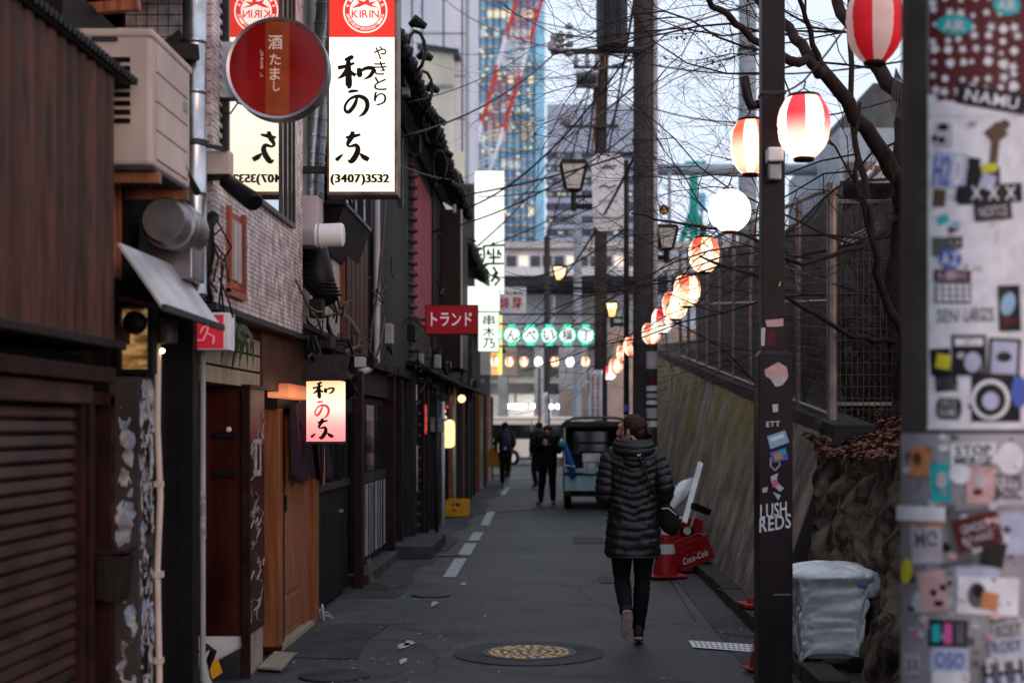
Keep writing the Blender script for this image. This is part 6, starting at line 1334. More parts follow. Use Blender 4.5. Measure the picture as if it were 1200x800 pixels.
# ================================================================== GATE WITH GREEN LANTERN LETTERS
Yg = 31; K = Yg/F; gt_ = thing('alley_gate', 'steel frame sign over the alley with white and green round letter panels', 'gate', (0,Yg,0)); M['gateg'] = glow('green_lit', (.05,.85,.5), 1.1, (.05,.4,.25)); M['gatew'] = glow('pale_lit', (.88,1,.92), 1.3); M['dkgreen'] = mat('dark_green_ink', (.005,.05,.03), .6, 0, 0)
for py in (368,379.5,405.5): part('crossbar', MB().box(W(574,0,Yg).x,W(709,0,Yg).x,Yg,Yg+.05,ZY(py+.9,Yg),ZY(py-.9,Yg)), M['grease'], gt_)
part('post', MB().box(W(706,0,Yg).x,W(710,0,Yg).x,Yg,Yg+.07,0,ZY(362,Yg)), M['grease'], gt_); part('post', MB().box(-1.9,-1.8,Yg,Yg+.08,0,ZY(362,Yg)), M['grease'], gt_); part('crossbar', MB().box(-1.85,W(575,0,Yg).x,Yg+.005,Yg+.045,ZY(380,Yg),ZY(379,Yg)), M['grease'], gt_)
for px,ch in ((578.5,'の'),(600,'ん'),(621.8,'べ'),(643.3,'い'),(665,'横'),(686.4,'丁')):
    c = W(px,392.5,Yg-.03); r_ = 9.7*K
    l_ = part('letter_panel', MB().lathe([(0,-.03),(r_*.93,-.03),(r_*.93,.02)], c, 28, 'Y'), M['gatew'], gt_); part('ring', MB().lathe([(r_*.90,-.04),(r_*1.03,-.04),(r_*1.03,.03)], c, 28, 'Y', caps=False), M['gateg'], l_)
    for s in (-1,1): part('end_cap', MB().box(c.x-r_*.45,c.x+r_*.45,c.y-.035,c.y+.03,*sorted((c.z+s*r_*.98,c.z+s*r_*1.28))), M['gateg'], l_)
    mb = MB(); text(mb, ch, W(px-6.2,398.8,Yg-.075),(12.4*K,0,0),(0,0,12.4*K)); part('lettering', mb, M['dkgreen'], l_)
# ================================================================== UTILITY POLES
def pole(lab,px,Y,w_,top,m='pole_c',z0=0,name='utility_pole'):
    x = W(px,0,Y).x; r_ = w_/2*Y/F; t = thing(name, lab, 'pole', (x,Y,z0)); part('shaft', MB().tube([(x,Y,z0),(x,Y,top)],[r_*1.06,r_*.94],22), M[m], t, smooth='auto'); return t,x,r_
pA,xA,rA = pole('tall brown concrete utility pole rising just behind the woman on the right', 754.5,23,25,12)
for z in (2.9,5.6,6.2,7.6): part('band', MB().lathe([(rA*1.02,0),(rA*1.1,.01),(rA*1.1,.06),(rA*1.02,.07)], (xA,23,z), 22), M['grease'], pA)
for k in range(7): part('step_bolt', MB().tube([(xA-rA*1.3*(-1)**k,22.98,3+k*.7),(xA,22.98,3+k*.7)], .012, 6), M['steel'], pA)
part('crossarm', MB().box(W(652,0,22.8).x,W(750,0,22.8).x,22.75,22.83,ZY(63,22.8),ZY(58,22.8)), M['grease'], pA); part('crossarm', MB().box(W(690,0,22.8).x,W(800,0,22.8).x,22.9,22.98,ZY(-30,22.8),ZY(-35,22.8)), M['grease'], pA)
part('cable_guard', MB().tube([(W(768,0,22.9).x,22.9,0),(W(768,0,22.9).x,22.9,11)], .04, 8), M['mauve'], pA)
for px,y0,y1 in ((667,24,66),(657,38,62),(647,52,60)):
    i_ = MB(); 
    for k in range(4): z = ZY(y1-(y1-y0)*k/4,22.7); i_.lathe([(.0,0),(.06,.01),(.075,.05),(.03,.08),(.03,.1)], (W(px,0,22.7).x,22.7,z), 12)
    part('insulator', i_, M['greyplastic'], pA, smooth=True)
for px,y in ((650,44),(650,60)): part('insulator', MB().tube([W(px-5,y,22.8),W(px-4,y,22.8),W(px+4,y,22.8),W(px+5,y,22.8)],[.03,.06,.06,.03],10), M['greyplastic'], pA)
tf = thing('transformer', 'dark grey cylindrical transformer hung beside the tall utility pole at the top', 'transformer', W(717,57,22.6)); c = W(717,57,22.6)
part('tank', MB().lathe([(.2,0),(.25,.03),(.25,.9),(.2,.96)], c, 24), M['grease'], tf, smooth='auto'); part('hanger', MB().box(c.x,xA,22.55,22.62,c.z-.03,c.z+.02), M['grease'], tf)
for k in range(8): part('fin', MB().box(c.x-.2+k*.055,c.x-.19+k*.055,22.33,22.36,c.z+.08,c.z+.85), M['grease'], tf)
st_t = thing('stickered_guard', 'pale cable guard with small black and white stickers at the foot of the tall pole', 'guard', (W(764,0,22.3).x,22.3,0)); part('sleeve', MB().tube([(W(764,0,22.3).x,22.3,0),(W(764,0,22.3).x,22.3,ZY(400,22.3))], .085, 14), M['grease'], st_t)
for k,(y0,y1,m_) in enumerate(((442,450,'s_red'),(452,458,'s_white'),(461,466,'s_dirty'),(469,474,'s_white'),(478,490,'s_dirty'),(493,500,'s_white'),(412,432,'s_dirty'))): part('sticker', MB().lathe([(.0875,0),(.0875,(y1-y0)*22.3/F)], (W(764,0,22.3).x,22.3,ZY(y1,22.3)), 14), M[m_], st_t)
pB,xB,rB = pole('slimmer brown utility pole further down the alley behind the white banner', 704,40,15,ZY(62,40),'pole_b')
part('crossarm', MB().box(W(672,0,40).x,W(735,0,40).x,39.7,39.8,ZY(83,40),ZY(80,40)), M['grease'], pB); part('crossarm', MB().box(W(662,0,40).x,W(725,0,40).x,39.7,39.8,ZY(152,40),ZY(149,40)), M['grease'], pB)
t = thing('switch_box', 'pale finned box hanging from the crossarm of the slimmer pole', 'box', W(687,104,39.6)); part('box', MB().box(W(675,0,39.6).x,W(700,0,39.6).x,39.4,39.7,ZY(103,39.6),ZY(88,39.6)), M['greyplastic'], t, bev=.03); part('hood', MB().box(W(674,0,39.6).x,W(701,0,39.6).x,39.35,39.75,ZY(88,39.6),ZY(85,39.6)), M['galv'], t)
for k in range(5): part('bushing', MB().lathe([(.04,0),(.07,.1),(.04,.25)], (W(678+k*4.8,0,39.3).x,39.3,ZY(98,39.3)), 8), M['grease'], t)
for px in (675,688,700): part('insulator', MB().lathe([(.05,0),(.09,.1),(.05,.3),(.1,.34)], (W(px,0,39.7).x,39.7,ZY(80,40)), 8), M['greyplastic'], pB)
t = thing('strung_insulator', 'grey insulator drum at the left end of the lower crossarm', 'insulator', W(665,148,39)); part('drum', MB().tube([W(658,146,39),W(660,142,39),W(667,140,39),W(670,143,39)],[.08,.16,.16,.08],10), M['greyplastic'], t)
for k in range(5):
    a = W(700+k*3,64,39.9); b_ = W(688+k*5,180,39.9); solo('ochre_cable', MB().tube(curve_pts(a,b_,.3,6), .035, 5), M['tanwood'] if k%2 else M['cable'], ['ochre cable dropping down the slimmer pole','black cable dropping down the slimmer pole'][0 if k%2 else 1], 'cable', 'cables dropping beside the slimmer pole')
pD,xD,rD = pole('thin dark brown steel post beside the tall utility pole, carrying the banner', 734,28,6.5,ZY(188,28),'polepaint',name='steel_post')
part('flange', MB().box(xD-.13,xD+.13,27.9,28.1,ZY(402,28),ZY(398,28)), M['polepaint'], pD)
for y0,y1,m_ in ((474,482,'s_blue'),(486,496,'s_dirty')): part('sticker', MB().box(xD-.06,xD+.06,27.88,27.89,ZY(y1,28),ZY(y0,28)), M[m_], pD)
pE,xE,rE = pole('pale grey concrete pole behind the branches, upper middle right', 876,30,21,13,'pbg',1.5)
for z in (3,5,7.5,9.5): part('band', MB().lathe([(rE*1.0,0),(rE*1.12,.02),(rE*1.12,.08),(rE*1.0,.1)], (xE,30,z), 18), M['grease'], pE)
# banner
bn = thing('white_beer_banner', 'white rounded unlit sign board with faint black print on the thin brown post', 'sign', W(712,270,27)); a,b_ = W(693,271,27),W(731,180,27); cr3 = .1
pl = [(a.x+cr3*.3,a.z+.12),(a.x+.15,a.z),(b_.x-.15,a.z),(b_.x,a.z+.12),(b_.x,b_.z-.1),(b_.x-.1,b_.z),(a.x+.1,b_.z),(a.x,b_.z-.1)]
part('panel', MB().prism([(x,27,z) for x,z in pl][::-1],(0,.08,0)), M['white'], bn, bev=.01); k = 27/F
mb = MB(); text(mb,'SAPPO'.replace('P','B'),W(702,198,26.99),(20*k,0,0),(0,0,5*k)); text(mb,'メカラビール',W(701,238,26.99),(23*k,0,0),(0,0,4.5*k)); mb.tube([W(702,220,26.99),W(708,217,26.99),W(714,220,26.99),W(722,217,26.99)],.012,4); part('print', mb, M['inkk'], bn); part('rim', MB().box(a.x,b_.x,26.985,26.995,a.z+.25,a.z+.262), M['grease'], bn)
for py in (192,255): part('arm', MB().box(b_.x,xD,27.3,27.36,ZY(py,27),ZY(py-2,27)), M['polepaint'], bn)
# street lamps
M['lampglass'] = mat('frosted_glass_glow', (.4,.38,.36), .4, 0, .1, 6, bump=0, emit=(1,.85,.7), es=.12); M['lamplit'] = bulb_glow('lit_frosted_glass', (1,.75,.42), (1,.45,.15), 2.6, .28, .3)  # faint warm glow put into the glass of the unlit street lamps
def slamp(px,py0,py1,w_,Y,lit,lab,ax,ay):
    K = Y/F; t = thing('street_lamp', lab, 'street lamp', W(px,py1,Y), 'old style lantern street lamps'); c = W(px,py1,Y); h = (py1-py0)*K; w_ *= K
    q = lambda s,z,w: [(c.x-w,c.y-w,c.z+z),(c.x+w,c.y-w,c.z+z),(c.x+w,c.y+w,c.z+z),(c.x-w,c.y+w,c.z+z)]
    part('glass', MB().hexa(q(0,0,w_*.27)+q(0,h*.84,w_*.46)), M['lamplit'] if lit else M['lampglass'], t)
    part('roof', MB().hexa(q(0,h*.84,w_*.52)+q(0,h,w_*.42)), M['black'], t); part('foot', MB().hexa(q(0,-h*.09,w_*.2)+q(0,0,w_*.3)), M['black'], t)
    for sx in (-1,1):
        for sy in (-1,1): part('corner_bar', MB().beam((c.x+sx*w_*.275,c.y+sy*w_*.275,c.z),(c.x+sx*w_*.465,c.y+sy*w_*.465,c.z+h*.84),.035), M['black'], t)
    e = W(px,ay,Y); part('stem', MB().tube([c,e-Vector((0,0,.08))], .05, 8), M['black'], t); e2 = W(ax,ay,Y); part('arm', MB().beam(e,e2,.05,.09), M['black'], t); part('arm', MB().beam(e+Vector((0,0,.18)),e2+Vector((0,0,.18)),.04,.05), M['black'], t)
slamp(672,189,222,32,26,False,'unlit black framed street lamp left of the white banner',694,242)
slamp(656,311,328,18,42,True,'glowing street lamp farthest left, over the middle of the alley',694,338)
slamp(717,353,371,16,38,True,'small glowing street lamp low beside the thin brown post',732,380)
slamp(781,264,291,26,24,False,'unlit black street lamp between the tall pole and the lanterns',764,302)
t = thing('yellow_triangle_sign', 'small round black sign with a yellow triangle above the unlit street lamp', 'sign', W(778,251,24)); c = W(778,246,24); part('disc', MB().lathe([(0,-.02),(.085,-.02),(.085,.02),(0,.02)], c, 20, 'Y'), M['black'], t); part('triangle', MB().poly([c+Vector((-.06,-.025,-.05)),c+Vector((.06,-.025,-.05)),c+Vector((0,-.025,.06))]), M['hiviz'] if False else M['yellow'], t)
part('stem', MB().beam(c,(W(768,0,22.9).x,23,c.z),.02), M['grease'], t)
# ================================================================== OVERHEAD CABLES
wires = [((520,232,27),(760,172,23),.1,.03),((505,272,22),(745,150,23),.25,.022),((528,250,27),(745,52,23),.5,.03),((545,300,27),(720,80,40),.5,.03),((470,160,16),(655,58,22.8),.2,.02),((478,120,16),(620,60,22.8),.1,.012),
((520,300,27),(735,195,28),.3,.02),((560,318,33),(735,265,28),.5,.03),((640,345,40),(745,180,23),.3,.04),((655,62,22.8),(1200,-120,14),.2,.02),((700,60,22.8),(1200,40,15),.4,.02),((560,80,60),(745,70,23),.4,.025),((470,40,70),(745,20,23),.8,.02),((500,-20,50),(745,66,23),.6,.025),((520,-30,40),(745,40,23),.4,.02),
((745,120,23),(1200,60,14),.5,.018),((745,170,23),(1100,320,12),.2,.014),((745,215,23),(1000,340,11.5),.15,.012),((590,170,60),(745,100,23),.6,.03),((735,190,28),(560,230,33),.2,.025),((735,300,28),(590,400,34),.2,.02),((745,330,23),(620,355,40),.4,.03),((700,66,40),(640,280,50),.3,.04),((706,66,40),(600,240,60),.6,.04),((745,-10,23),(690,300,60),.2,.04),((752,30,22.8),(700,190,22.8),.1,.02),((440,180,11.3),(560,200,33),.2,.012)]
ORD = ['first','second','third','fourth','fifth','sixth','seventh','eighth','ninth','tenth','eleventh','twelfth','thirteenth','fourteenth','fifteenth','sixteenth','seventeenth','eighteenth','nineteenth','twentieth']
LO = [i for i,w_ in enumerate(wires) if w_[0][0] < 600]; LO.sort(key=lambda i: wires[i][0][1]); HI = [i for i,w_ in enumerate(wires) if w_[0][0] >= 600]; HI.sort(key=lambda i: wires[i][0][1]+wires[i][1][1]*.01)
wlab = {i:'black overhead cable, '+ORD[k]+' from the top among those starting at the left roofs' for k,i in enumerate(LO)}; wlab.update({i:'black overhead cable, '+ORD[k]+' from the top among those starting at the poles' for k,i in enumerate(HI)})
for i,(a,b_,s,r_) in enumerate(wires): solo('overhead_cable', MB().tube(curve_pts(W(*a),W(*b_),s,14), r_*.62, 5), M['cable'], wlab[i], 'cable', 'overhead cables', smooth=True)
t = thing('cable_splice', 'dark cable coil and clamps hanging from the left eave', 'cable coil', W(505,160,18)); 
for k in range(4): c = W(488+k*9,60+k*45,15.5+k*1.3); part('loop', MB().tube([c+Vector((.16*math.cos(a)*.6,.05*math.sin(a*2),.22*math.sin(a))) for a in [i*.6 for i in range(12)]], .02, 6), M['cable'], t, smooth=True)
for k in range(6): c = W(480+k*9,30+k*38,15+k*1.2); part('clamp', MB().tube([c,c+Vector((.06,0,.05)),c+Vector((.17,0,-.01))],[.03,.07,.035], 8), M['cable'], t)
# ================================================================== TREE
M['bark'] = mat('bare_bark', (.055,.032,.028), .85, 0, .4, 12, bump=.4)
tree = thing('bare_tree', 'leafless tree behind the fence whose limbs and twigs arch left over the alley', 'tree', (2.9,12.4,1.5))
tr_ = random.Random(77)
limbs = [([(1046,520,12.4),(1050,430,12.4),(1048,340,12.3),(1058,250,12.2),(1056,212,12),(1015,150,11.7),(970,90,11.4),(951,75,11.2),(917,66,11),(887,49,10.8),(857,22,10.6),(831,0,10.4),(800,-30,10.2)],(30,26,24,22,21,18,16,12,11,9,8,7,5)),
([(970,90,11.4),(940,52,11.6),(917,26,11.8),(880,-10,12),(840,-40,12.2)],(15,13,11,10,8)),
([(962,80,11.4),(944,22,11.2),(938,-10,11),(925,-60,10.8)],(8,6,5,4)),
([(1056,212,12),(1062,120,12.2),(1022,70,12.4),(985,15,12.6),(970,-30,12.8)],(22,20,17,14,12)),
([(1050,430,12.4),(1030,300,12.8),(1015,225,13),(1000,150,13.2),(996,0,13.4),(990,-60,13.4)],(14,9,8,7,6,5)),
([(1048,480,12.4),(1060,400,12),(1030,330,11.8),(1022,281,11.6),(1002,200,11.4),(1008,120,11.4)],(16,12,9,7,5,4)),
([(1058,250,12.2),(1010,290,11.9),(940,310,11.5),(860,270,11),(800,262,10.7),(740,250,10.4)],(8,6,5,4,3,2)),
([(1050,400,12.3),(1000,395,12),(940,360,11.7),(880,320,11.3),(820,300,11)],(7,6,5,4,2.5)),
([(1056,212,12),(1090,140,12.5),(1130,60,13),(1160,-30,13.4)],(20,17,14,12))]
mb = MB(); seeds = []
for pts,ws in limbs:
    P_ = [W(*p) for p in pts]; rs_ = [w_/2*p[2]/F for w_,p in zip(ws,pts)]; PP = []; RR = []
    for i in range(len(P_)-1):
        for u in (0,.25,.5,.75):
            p = P_[i].lerp(P_[i+1],u); p += Vector([tr_.uniform(-.02,.02) for _ in range(3)]) if u else Vector(); PP.append(p); RR.append(rs_[i]*(1-u)+rs_[i+1]*u)
    PP.append(P_[-1]); RR.append(rs_[-1]); mb.tube(PP, RR, 10); seeds += [(PP[i],RR[i],(PP[min(i+1,len(PP)-1)]-PP[max(0,i-1)]).normalized()) for i in range(2,len(PP))]
part('trunk', mb, M['bark'], tree, smooth=True)
tw = MB()
def twig(p, d, L, r_, depth, mbx):
    n_ = 9 if depth < 2 else 5; pts = [p]; dirs = d.copy()
    for i in range(n_):
        dirs = (dirs+Vector((tr_.uniform(-.34,.34)-.03,tr_.uniform(-.3,.3),tr_.uniform(-.36,.36)+(-.03 if depth == 0 else .0)))).normalized(); pts.append(pts[-1]+dirs*L/n_)
    if VX+F*pts[-1].x/pts[-1].y < 470 or (VX+F*pts[-1].x/pts[-1].y < 560 and pts[-1].z > 2 and tr_.random() < .6): return
    mbx.tube(pts, [r_*(1-.75*i/n_) for i in range(n_+1)], 4 if depth else 5, caps=False)
    if depth < 3:
        for i in range(1,n_+1):
            for _ in range((1,1,1)[depth]):
                if tr_.random() < (.7,.8,.6)[depth]:
                    nd = (dirs+Vector((tr_.uniform(-1,.6),tr_.uniform(-.9,.9),tr_.uniform(-.75,.85)))).normalized(); twig(pts[i], nd, L*tr_.uniform(.32,.58), r_*.5*(1-.5*i/n_)+.0006, depth+1, mbx)
cand = [s for s in seeds if s[0].z > 2.6 and s[1] < .16]
for k in range(21):
    p,r_,d = tr_.choice(cand); 
    base = Vector((-1,tr_.uniform(-.35,.35),tr_.uniform(-.28,.5))) if tr_.random() < .8 else Vector((tr_.uniform(-.6,.6),tr_.uniform(-.5,.5),1))
    twig(p, base.normalized(), tr_.uniform(1.6,3.8), min(r_*.5,.012), 0, tw)
for (px,py,Y) in ((700,20,10.6),(760,70,11),(680,110,11),(780,180,11),(850,120,10.8),(830,40,10.6),(720,200,10.9)):
    pass
part('twigs', tw, M['bark'], tree, kind='stuff')
mb = MB(); 
for k in range(40):
    c = W(tr_.uniform(740,860),tr_.uniform(30,75),tr_.uniform(10.8,11.6)); s = tr_.uniform(.006,.014); mb.add([c,c+Vector((s,0,-s)),c+Vector((0,s,-2*s)),c+Vector((-s,0,-s))],[(0,1,2,3)])
part('clinging_leaves', mb, M['leaf'], tree, kind='stuff')
sb = thing('bramble_thicket', 'dark leafless shrubs tangled on the bank behind the cross fence', 'shrub', (3.6,12.8,1.7)); tb = MB()
for k in range(60):
    p = Vector((tr_.uniform(2.5,5.5),tr_.uniform(12.6,14.4),1.55)); twig(p, Vector((tr_.uniform(-.4,.4),0,1)), tr_.uniform(.8,2.2), .012, 1, tb)
part('stems', tb, M['bark'], sb, kind='stuff')
t = thing('twine_tuft', 'frayed pale twine hanging from the big blurred lantern', 'twine', W(1050,120,7.2))
for k in range(6): part('strand', MB().tube([W(1050,80,7.2),W(1046+k*3,105,7.2),W(1044+k*4,125,7.2),W(1050+k*2,138,7.2)], .003, 4), M['hose'], t)
# ================================================================== RIGHT SIDE OBJECTS
# wheeled bin with plastic bag
bn_ = thing('wheeled_bin', 'grey wheeled bin wrapped in a crumpled translucent white plastic bag by the rock wall', 'bin', (1.78,9.2,.02))
part('bin_body', MB().hexa([(1.56,9.05,.12),(1.93,9.05,.12),(1.95,9.42,.12),(1.56,9.42,.12),(1.53,9.0,.68),(2.0,9.0,.68),(2.0,9.45,.68),(1.53,9.45,.68)]), M['greyplastic'], bn_, bev=.02)
for x in (1.6,1.93):
    w_ = part('wheel', MB().lathe([(0,-.02),(.05,-.02),(.058,0),(.05,.02),(0,.02)], (x,9.06,.08), 20, 'X'), M['rubber'], bn_, smooth='auto'); part('hub', MB().lathe([(.0,-.024),(.02,-.024),(.02,.024),(0,.024)], (x,9.06,.08), 12, 'X'), M['greyplastic'], w_)
w_ = part('wheel', MB().lathe([(.03,-.02),(.05,-.02),(.062,0),(.05,.02),(.03,.02)], (1.90,8.98,.09), 20, 'Y'), M['rubber'], bn_, smooth='auto')
M['bag'] = mat('thin_plastic', (.80,.81,.84), .3, 0, .16, 5, (1,1,1), 1.0, bsc=9, spec=.6, d=6)
M['bag'].node_tree.nodes['Principled BSDF'].inputs['Transmission Weight'].default_value = .22
bg_ = MB(); nu, nv = 96, 44
for j in range(nv+1):
    v = j/nv
    for i in range(nu):
        a = 2*math.pi*i/nu; ca, sa = math.cos(a), math.sin(a); e_ = .28
        sx = math.copysign(abs(ca)**e_, ca); sy = math.copysign(abs(sa)**e_, sa)
        hw_ = .250-.055*(1-v); z = .13+.60*v+.03*math.sin(a*3)*(1-v)**3
        if v > .93: f_ = (v-.93)/.07; hw_ *= (1-.75*f_); z = .13+.6*.93+.035*math.sin(f_*1.5)+.006*math.sin(a*5)
        p = Vector((a*2.2, v*3.2+ca*.5, sa))
        fold = .014*noise.noise(p*1.6)+.030*abs(noise.noise(Vector((a*1.6+v*3.0, v*5.5-a*1.5, 3))))-.020*abs(noise.noise(Vector((a*3-v*5, v*9+a*2, 7))))
        sag = .03*math.exp(-((v-.86)/.05)**2)
        bg_.v.append((1.765+.02*(v-.5)+sx*(hw_+fold+sag), 9.21+sy*(hw_*.92+fold+sag), z+fold*.5))
bg_.f = [(j*nu+i, j*nu+(i+1)%nu, (j+1)*nu+(i+1)%nu, (j+1)*nu+i) for j in range(nv) for i in range(nu)]; bg_.f.append(tuple(range(nv*nu,(nv+1)*nu))); bg_.m = [0]*len(bg_.f)
part('plastic_bag', bg_, M['bag'], bn_, smooth=True, sub=1)
kn = MB(); 
kn.lathe([(0.0,-.10),(.045,-.08),(.07,-.03),(.065,.03),(.04,.07),(0,.085)], (2.02,9.08,.60), 18); kn.v = [(x+.015*noise.noise(Vector((x*30,y*30,z*30))),y+.02*noise.noise(Vector((x*25,y*25,z*25+9))),z) for x,y,z in kn.v]
part('bag_knot', kn, M['bag'], bn_, smooth=True)
part('blue_label', MB().disc((1.93,8.935,.60), .03, 14, ry=.015), M['s_blue'], bn_)
# traffic cones
def cone(x,y,z,h,lab,rz=0,parts=True):
    t = thing('traffic_cone', lab, 'traffic cone', (x,y,z)); k = h/.7; c = (x,y,z)
    part('base_plate', MB().obox((x,y,z+.012*k),(.19*k*math.cos(rz),.19*k*math.sin(rz),0),(-.19*k*math.sin(rz),.19*k*math.cos(rz),0),(0,0,.012*k)), M['red'], t, bev=.006)
    pr = lambda z_: .135*k*(1-z_/.7)+.03*k*z_/.7
    segs = [(0,.22,'red'),(.22,.32,'refl'),(.32,.42,'red'),(.42,.52,'refl'),(.52,.70,'red')]
    for a,b_,m_ in segs: part('reflective_band' if m_ == 'refl' else 'cone_section', MB().lathe([(pr(a)+(.002 if m_ == 'refl' else 0),a*k+.024*k),(pr(b_)+(.002 if m_ == 'refl' else 0),b_*k+.024*k)], c, 28), M[m_], t, smooth='auto')
    return t
M['refl'] = mat('reflective_white', (.55,.5,.5), .4, 0, .15, 20, bump=.05)
cone(1.17,15.0,.025,.7,'red traffic cone with white bands beside the woman and the red crates',.2)
cone(1.33,9.25,.03,.34,'small red traffic cone mostly hidden behind the base of the brown lamp post',.5)
t = thing('red_base_plate', 'red plastic plate lying on the kerb left of the brown lamp post', 'plate', (1.62,11.6,.12)); part('plate', MB().obox((1.62,11.7,.14),(.09,.02,.0),(-.03,.14,0),(0,0,.015)), M['red'], t, bev=.006); part('stub', MB().lathe([(.04,0),(.03,.05)],(1.62,11.7,.15),14), M['red'], t)
t,rot = crate('red_drinks_crate','red plastic drinks crate tilted on the kerb with white script lettering', Vector((1.52,15.6,.10)), M['red'], R(14), .42,.30,.27, R(-20))
mb = MB(); text(mb,'Coca-Cola',(-.15,-.159,.06),(.30,0,0),(0,0,.07),.35); part('lettering', rot(mb), M['inkw'], t)
t,rot = crate('red_drinks_crate','upright red drinks crate behind the tilted one against the concrete wall', Vector((1.50,16.3,.12)), M['red'], R(2), .36,.28,.42, 0)
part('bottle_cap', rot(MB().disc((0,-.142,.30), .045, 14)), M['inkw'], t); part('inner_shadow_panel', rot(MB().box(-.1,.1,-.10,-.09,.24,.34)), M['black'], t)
t = thing('leaning_board', 'long pale plank leaning on the concrete wall behind the red crates', 'plank', W(803,612,15.9)); a = W(802,612,15.9); b_ = Vector((2.08,17.6,ZY(542,17.6))); b_ = W(821,542,17.0); part('plank', MB().beam(a,b_,.06,.02,(0,1,0)), M['white'], t)
t = thing('clear_umbrella', 'folded translucent plastic umbrella leaning on the wall behind the crates', 'umbrella', W(790,600,16.2))
part('canopy', MB().tube([W(812,562,16.9),W(803,572,16.6),W(793,584,16.4),W(787,596,16.2)],[.03,.1,.09,.02],10), M['bag'], t, smooth=True); part('handle', MB().tube([W(787,596,16.2),W(784,604,16.1),W(787,610,16.1),W(795,607,16.0),W(800,606,16)],.012,6), M['white'], t, smooth=True); part('shaft', MB().tube([W(786,598,16.2),W(791,568,16.3)],.01,6), M['white'], t)
t = thing('black_broom', 'black headed push broom standing in the red crate', 'broom', W(812,616,16)); part('handle', MB().tube([W(809,618,16),W(815,600,16.1)],.014,6), M['palewood'], t); part('head', MB().beam(W(812,592,16.1),W(831,600,16.3),.07,.07), M['rubber'], t, bev=.01)
t = thing('wall_pipe', 'thin grey pipe rail joining the concrete wall top behind the lamp post', 'pipe', (2.2,11.6,1.2)); part('pipe', MB().tube([(2.28,11.75,1.2),(2.3,12.0,1.45)], .02, 6), M['grease'], t)
# ================================================================== VEHICLES
M['teal2'] = mat('pale_teal_paint', (.30,.50,.50), .35, 0, .3, 3, bump=.05); M['tealdk'] = mat('dark_teal_paint', (.05,.09,.09), .4, 0, .3, 3, bump=.05); M['canvas'] = mat('grey_green_canvas', (.11,.115,.105), .85, 0, .25, 4, bump=.2)
tk = thing('small_truck', 'small pale teal pickup truck with a canvas topped open back, parked on the right', 'truck', (.87,29,0)); x0,x1,y0,y1 = .17,1.5,27.5,30.9
part('bed', MB().box(x0+.03,x1-.03,y0+.03,29.4,.52,.60), M['tealdk'], tk)
part('tailgate', MB().box(x0+.02,x1-.02,y0,y0+.04,.36,.66), M['teal2'], tk, bev=.01); part('tailgate_top', MB().box(x0+.02,x1-.02,y0-.01,y0+.05,.66,.70), M['tealdk'], tk)
part('tailgate_upper', MB().box(x0+.02,x1-.02,y0+.0,y0+.03,.72,.80), M['teal2'], tk)
for s,x in ((0,x0),(1,x1-.04)): part('side_panel', MB().box(x,x+.04,y0+.04,29.4,.36,.80), M['tealdk'], tk); part('canopy_post', MB().beam((x+.02,y0+.03,.8),(x+.02,y0+.03,1.68),.035), M['steel'] if s == 0 else M['tealdk'], tk)
cp = MB(); nn_ = 14
for j in range(9):
    y = y0-.08+j*(2.1/8); 
    for i in range(nn_+1):
        u = -1+2*i/nn_; cp.v.append(((x0+x1)/2+u*.72*(1), y, 1.80-.17*abs(u)**5-.012*math.sin(j*1.5)-(.02 if j == 0 else 0)))
cp.f = [(j*(nn_+1)+i, j*(nn_+1)+i+1, (j+1)*(nn_+1)+i+1, (j+1)*(nn_+1)+i) for j in range(8) for i in range(nn_)]; cp.m = [0]*len(cp.f)
o = part('canvas_roof', cp, M['canvas'], tk, smooth=True); m_ = o.modifiers.new('t','SOLIDIFY'); m_.thickness = .03
part('canvas_side', MB().box(x0-.01,x0+.01,27.75,29.5,.8,1.66), M['canvas'], tk); part('canvas_side', MB().box(x1-.01,x1+.01,27.6,29.5,.8,1.66), M['canvas'], tk); part('canvas_lip', MB().box(x0,x1,y0-.07,y0-.04,1.60,1.70), M['canvas'], tk, bev=.01)
part('cab', MB().hexa([(x0,29.45,.35),(x1,29.45,.35),(x1,y1,.35),(x0,y1,.35),(x0+.06,29.5,1.72),(x1-.06,29.5,1.72),(x1-.06,30.4,1.72),(x0+.06,30.4,1.72)]), M['tealdk'], tk, bev=.04)
part('rear_window', MB().box(x0+.22,x1-.22,29.43,29.45,1.05,1.5), M['glassd'], tk)
part('shelf', MB().box(x0+.3,x1-.2,29.0,29.35,1.25,1.29), M['grease'], tk); part('bumper', MB().box(x0+.1,x1-.1,y0+.1,y0+.2,.25,.33), M['black'], tk)
part('number_plate', MB().box(.9,1.2,y0-.012,y0-.002,.40,.54), M['white'], tk); 
for x in (x0+.04,x1-.12): part('tail_light', MB().box(x,x+.08,y0-.02,y0,.27,.35), M['s_red'], tk)
part('chassis', MB().box(x0+.15,x1-.15,y0+.2,30.7,.25,.5), M['black'], tk)
for x in (x0+.02,x1-.16):
    for y in (28.1,30.3): w_ = part('wheel', MB().lathe([(.14,0),(.25,0),(.27,.03),(.27,.11),(.25,.14),(.14,.14)], (x,y,.27), 24, 'X'), M['rubber'], tk, smooth='auto'); part('rim', MB().lathe([(0,.02),(.14,.01),(.14,.13),(0,.12)], (x,y,.27), 18, 'X'), M['steel'], w_)
def cargo(name,lab,cat,bx,m,parts=()):
    t = thing(name, lab, cat, ((bx[0]+bx[1])/2,(bx[2]+bx[3])/2,bx[4])); part('box', MB().box(*bx), M[m], t, bev=.01)
    for n_,b_,m2 in parts: part(n_, MB().box(*b_), M[m2], t, bev=.004)
xx0,xx1 = W(683,0,27.8).x,W(703,0,27.8).x
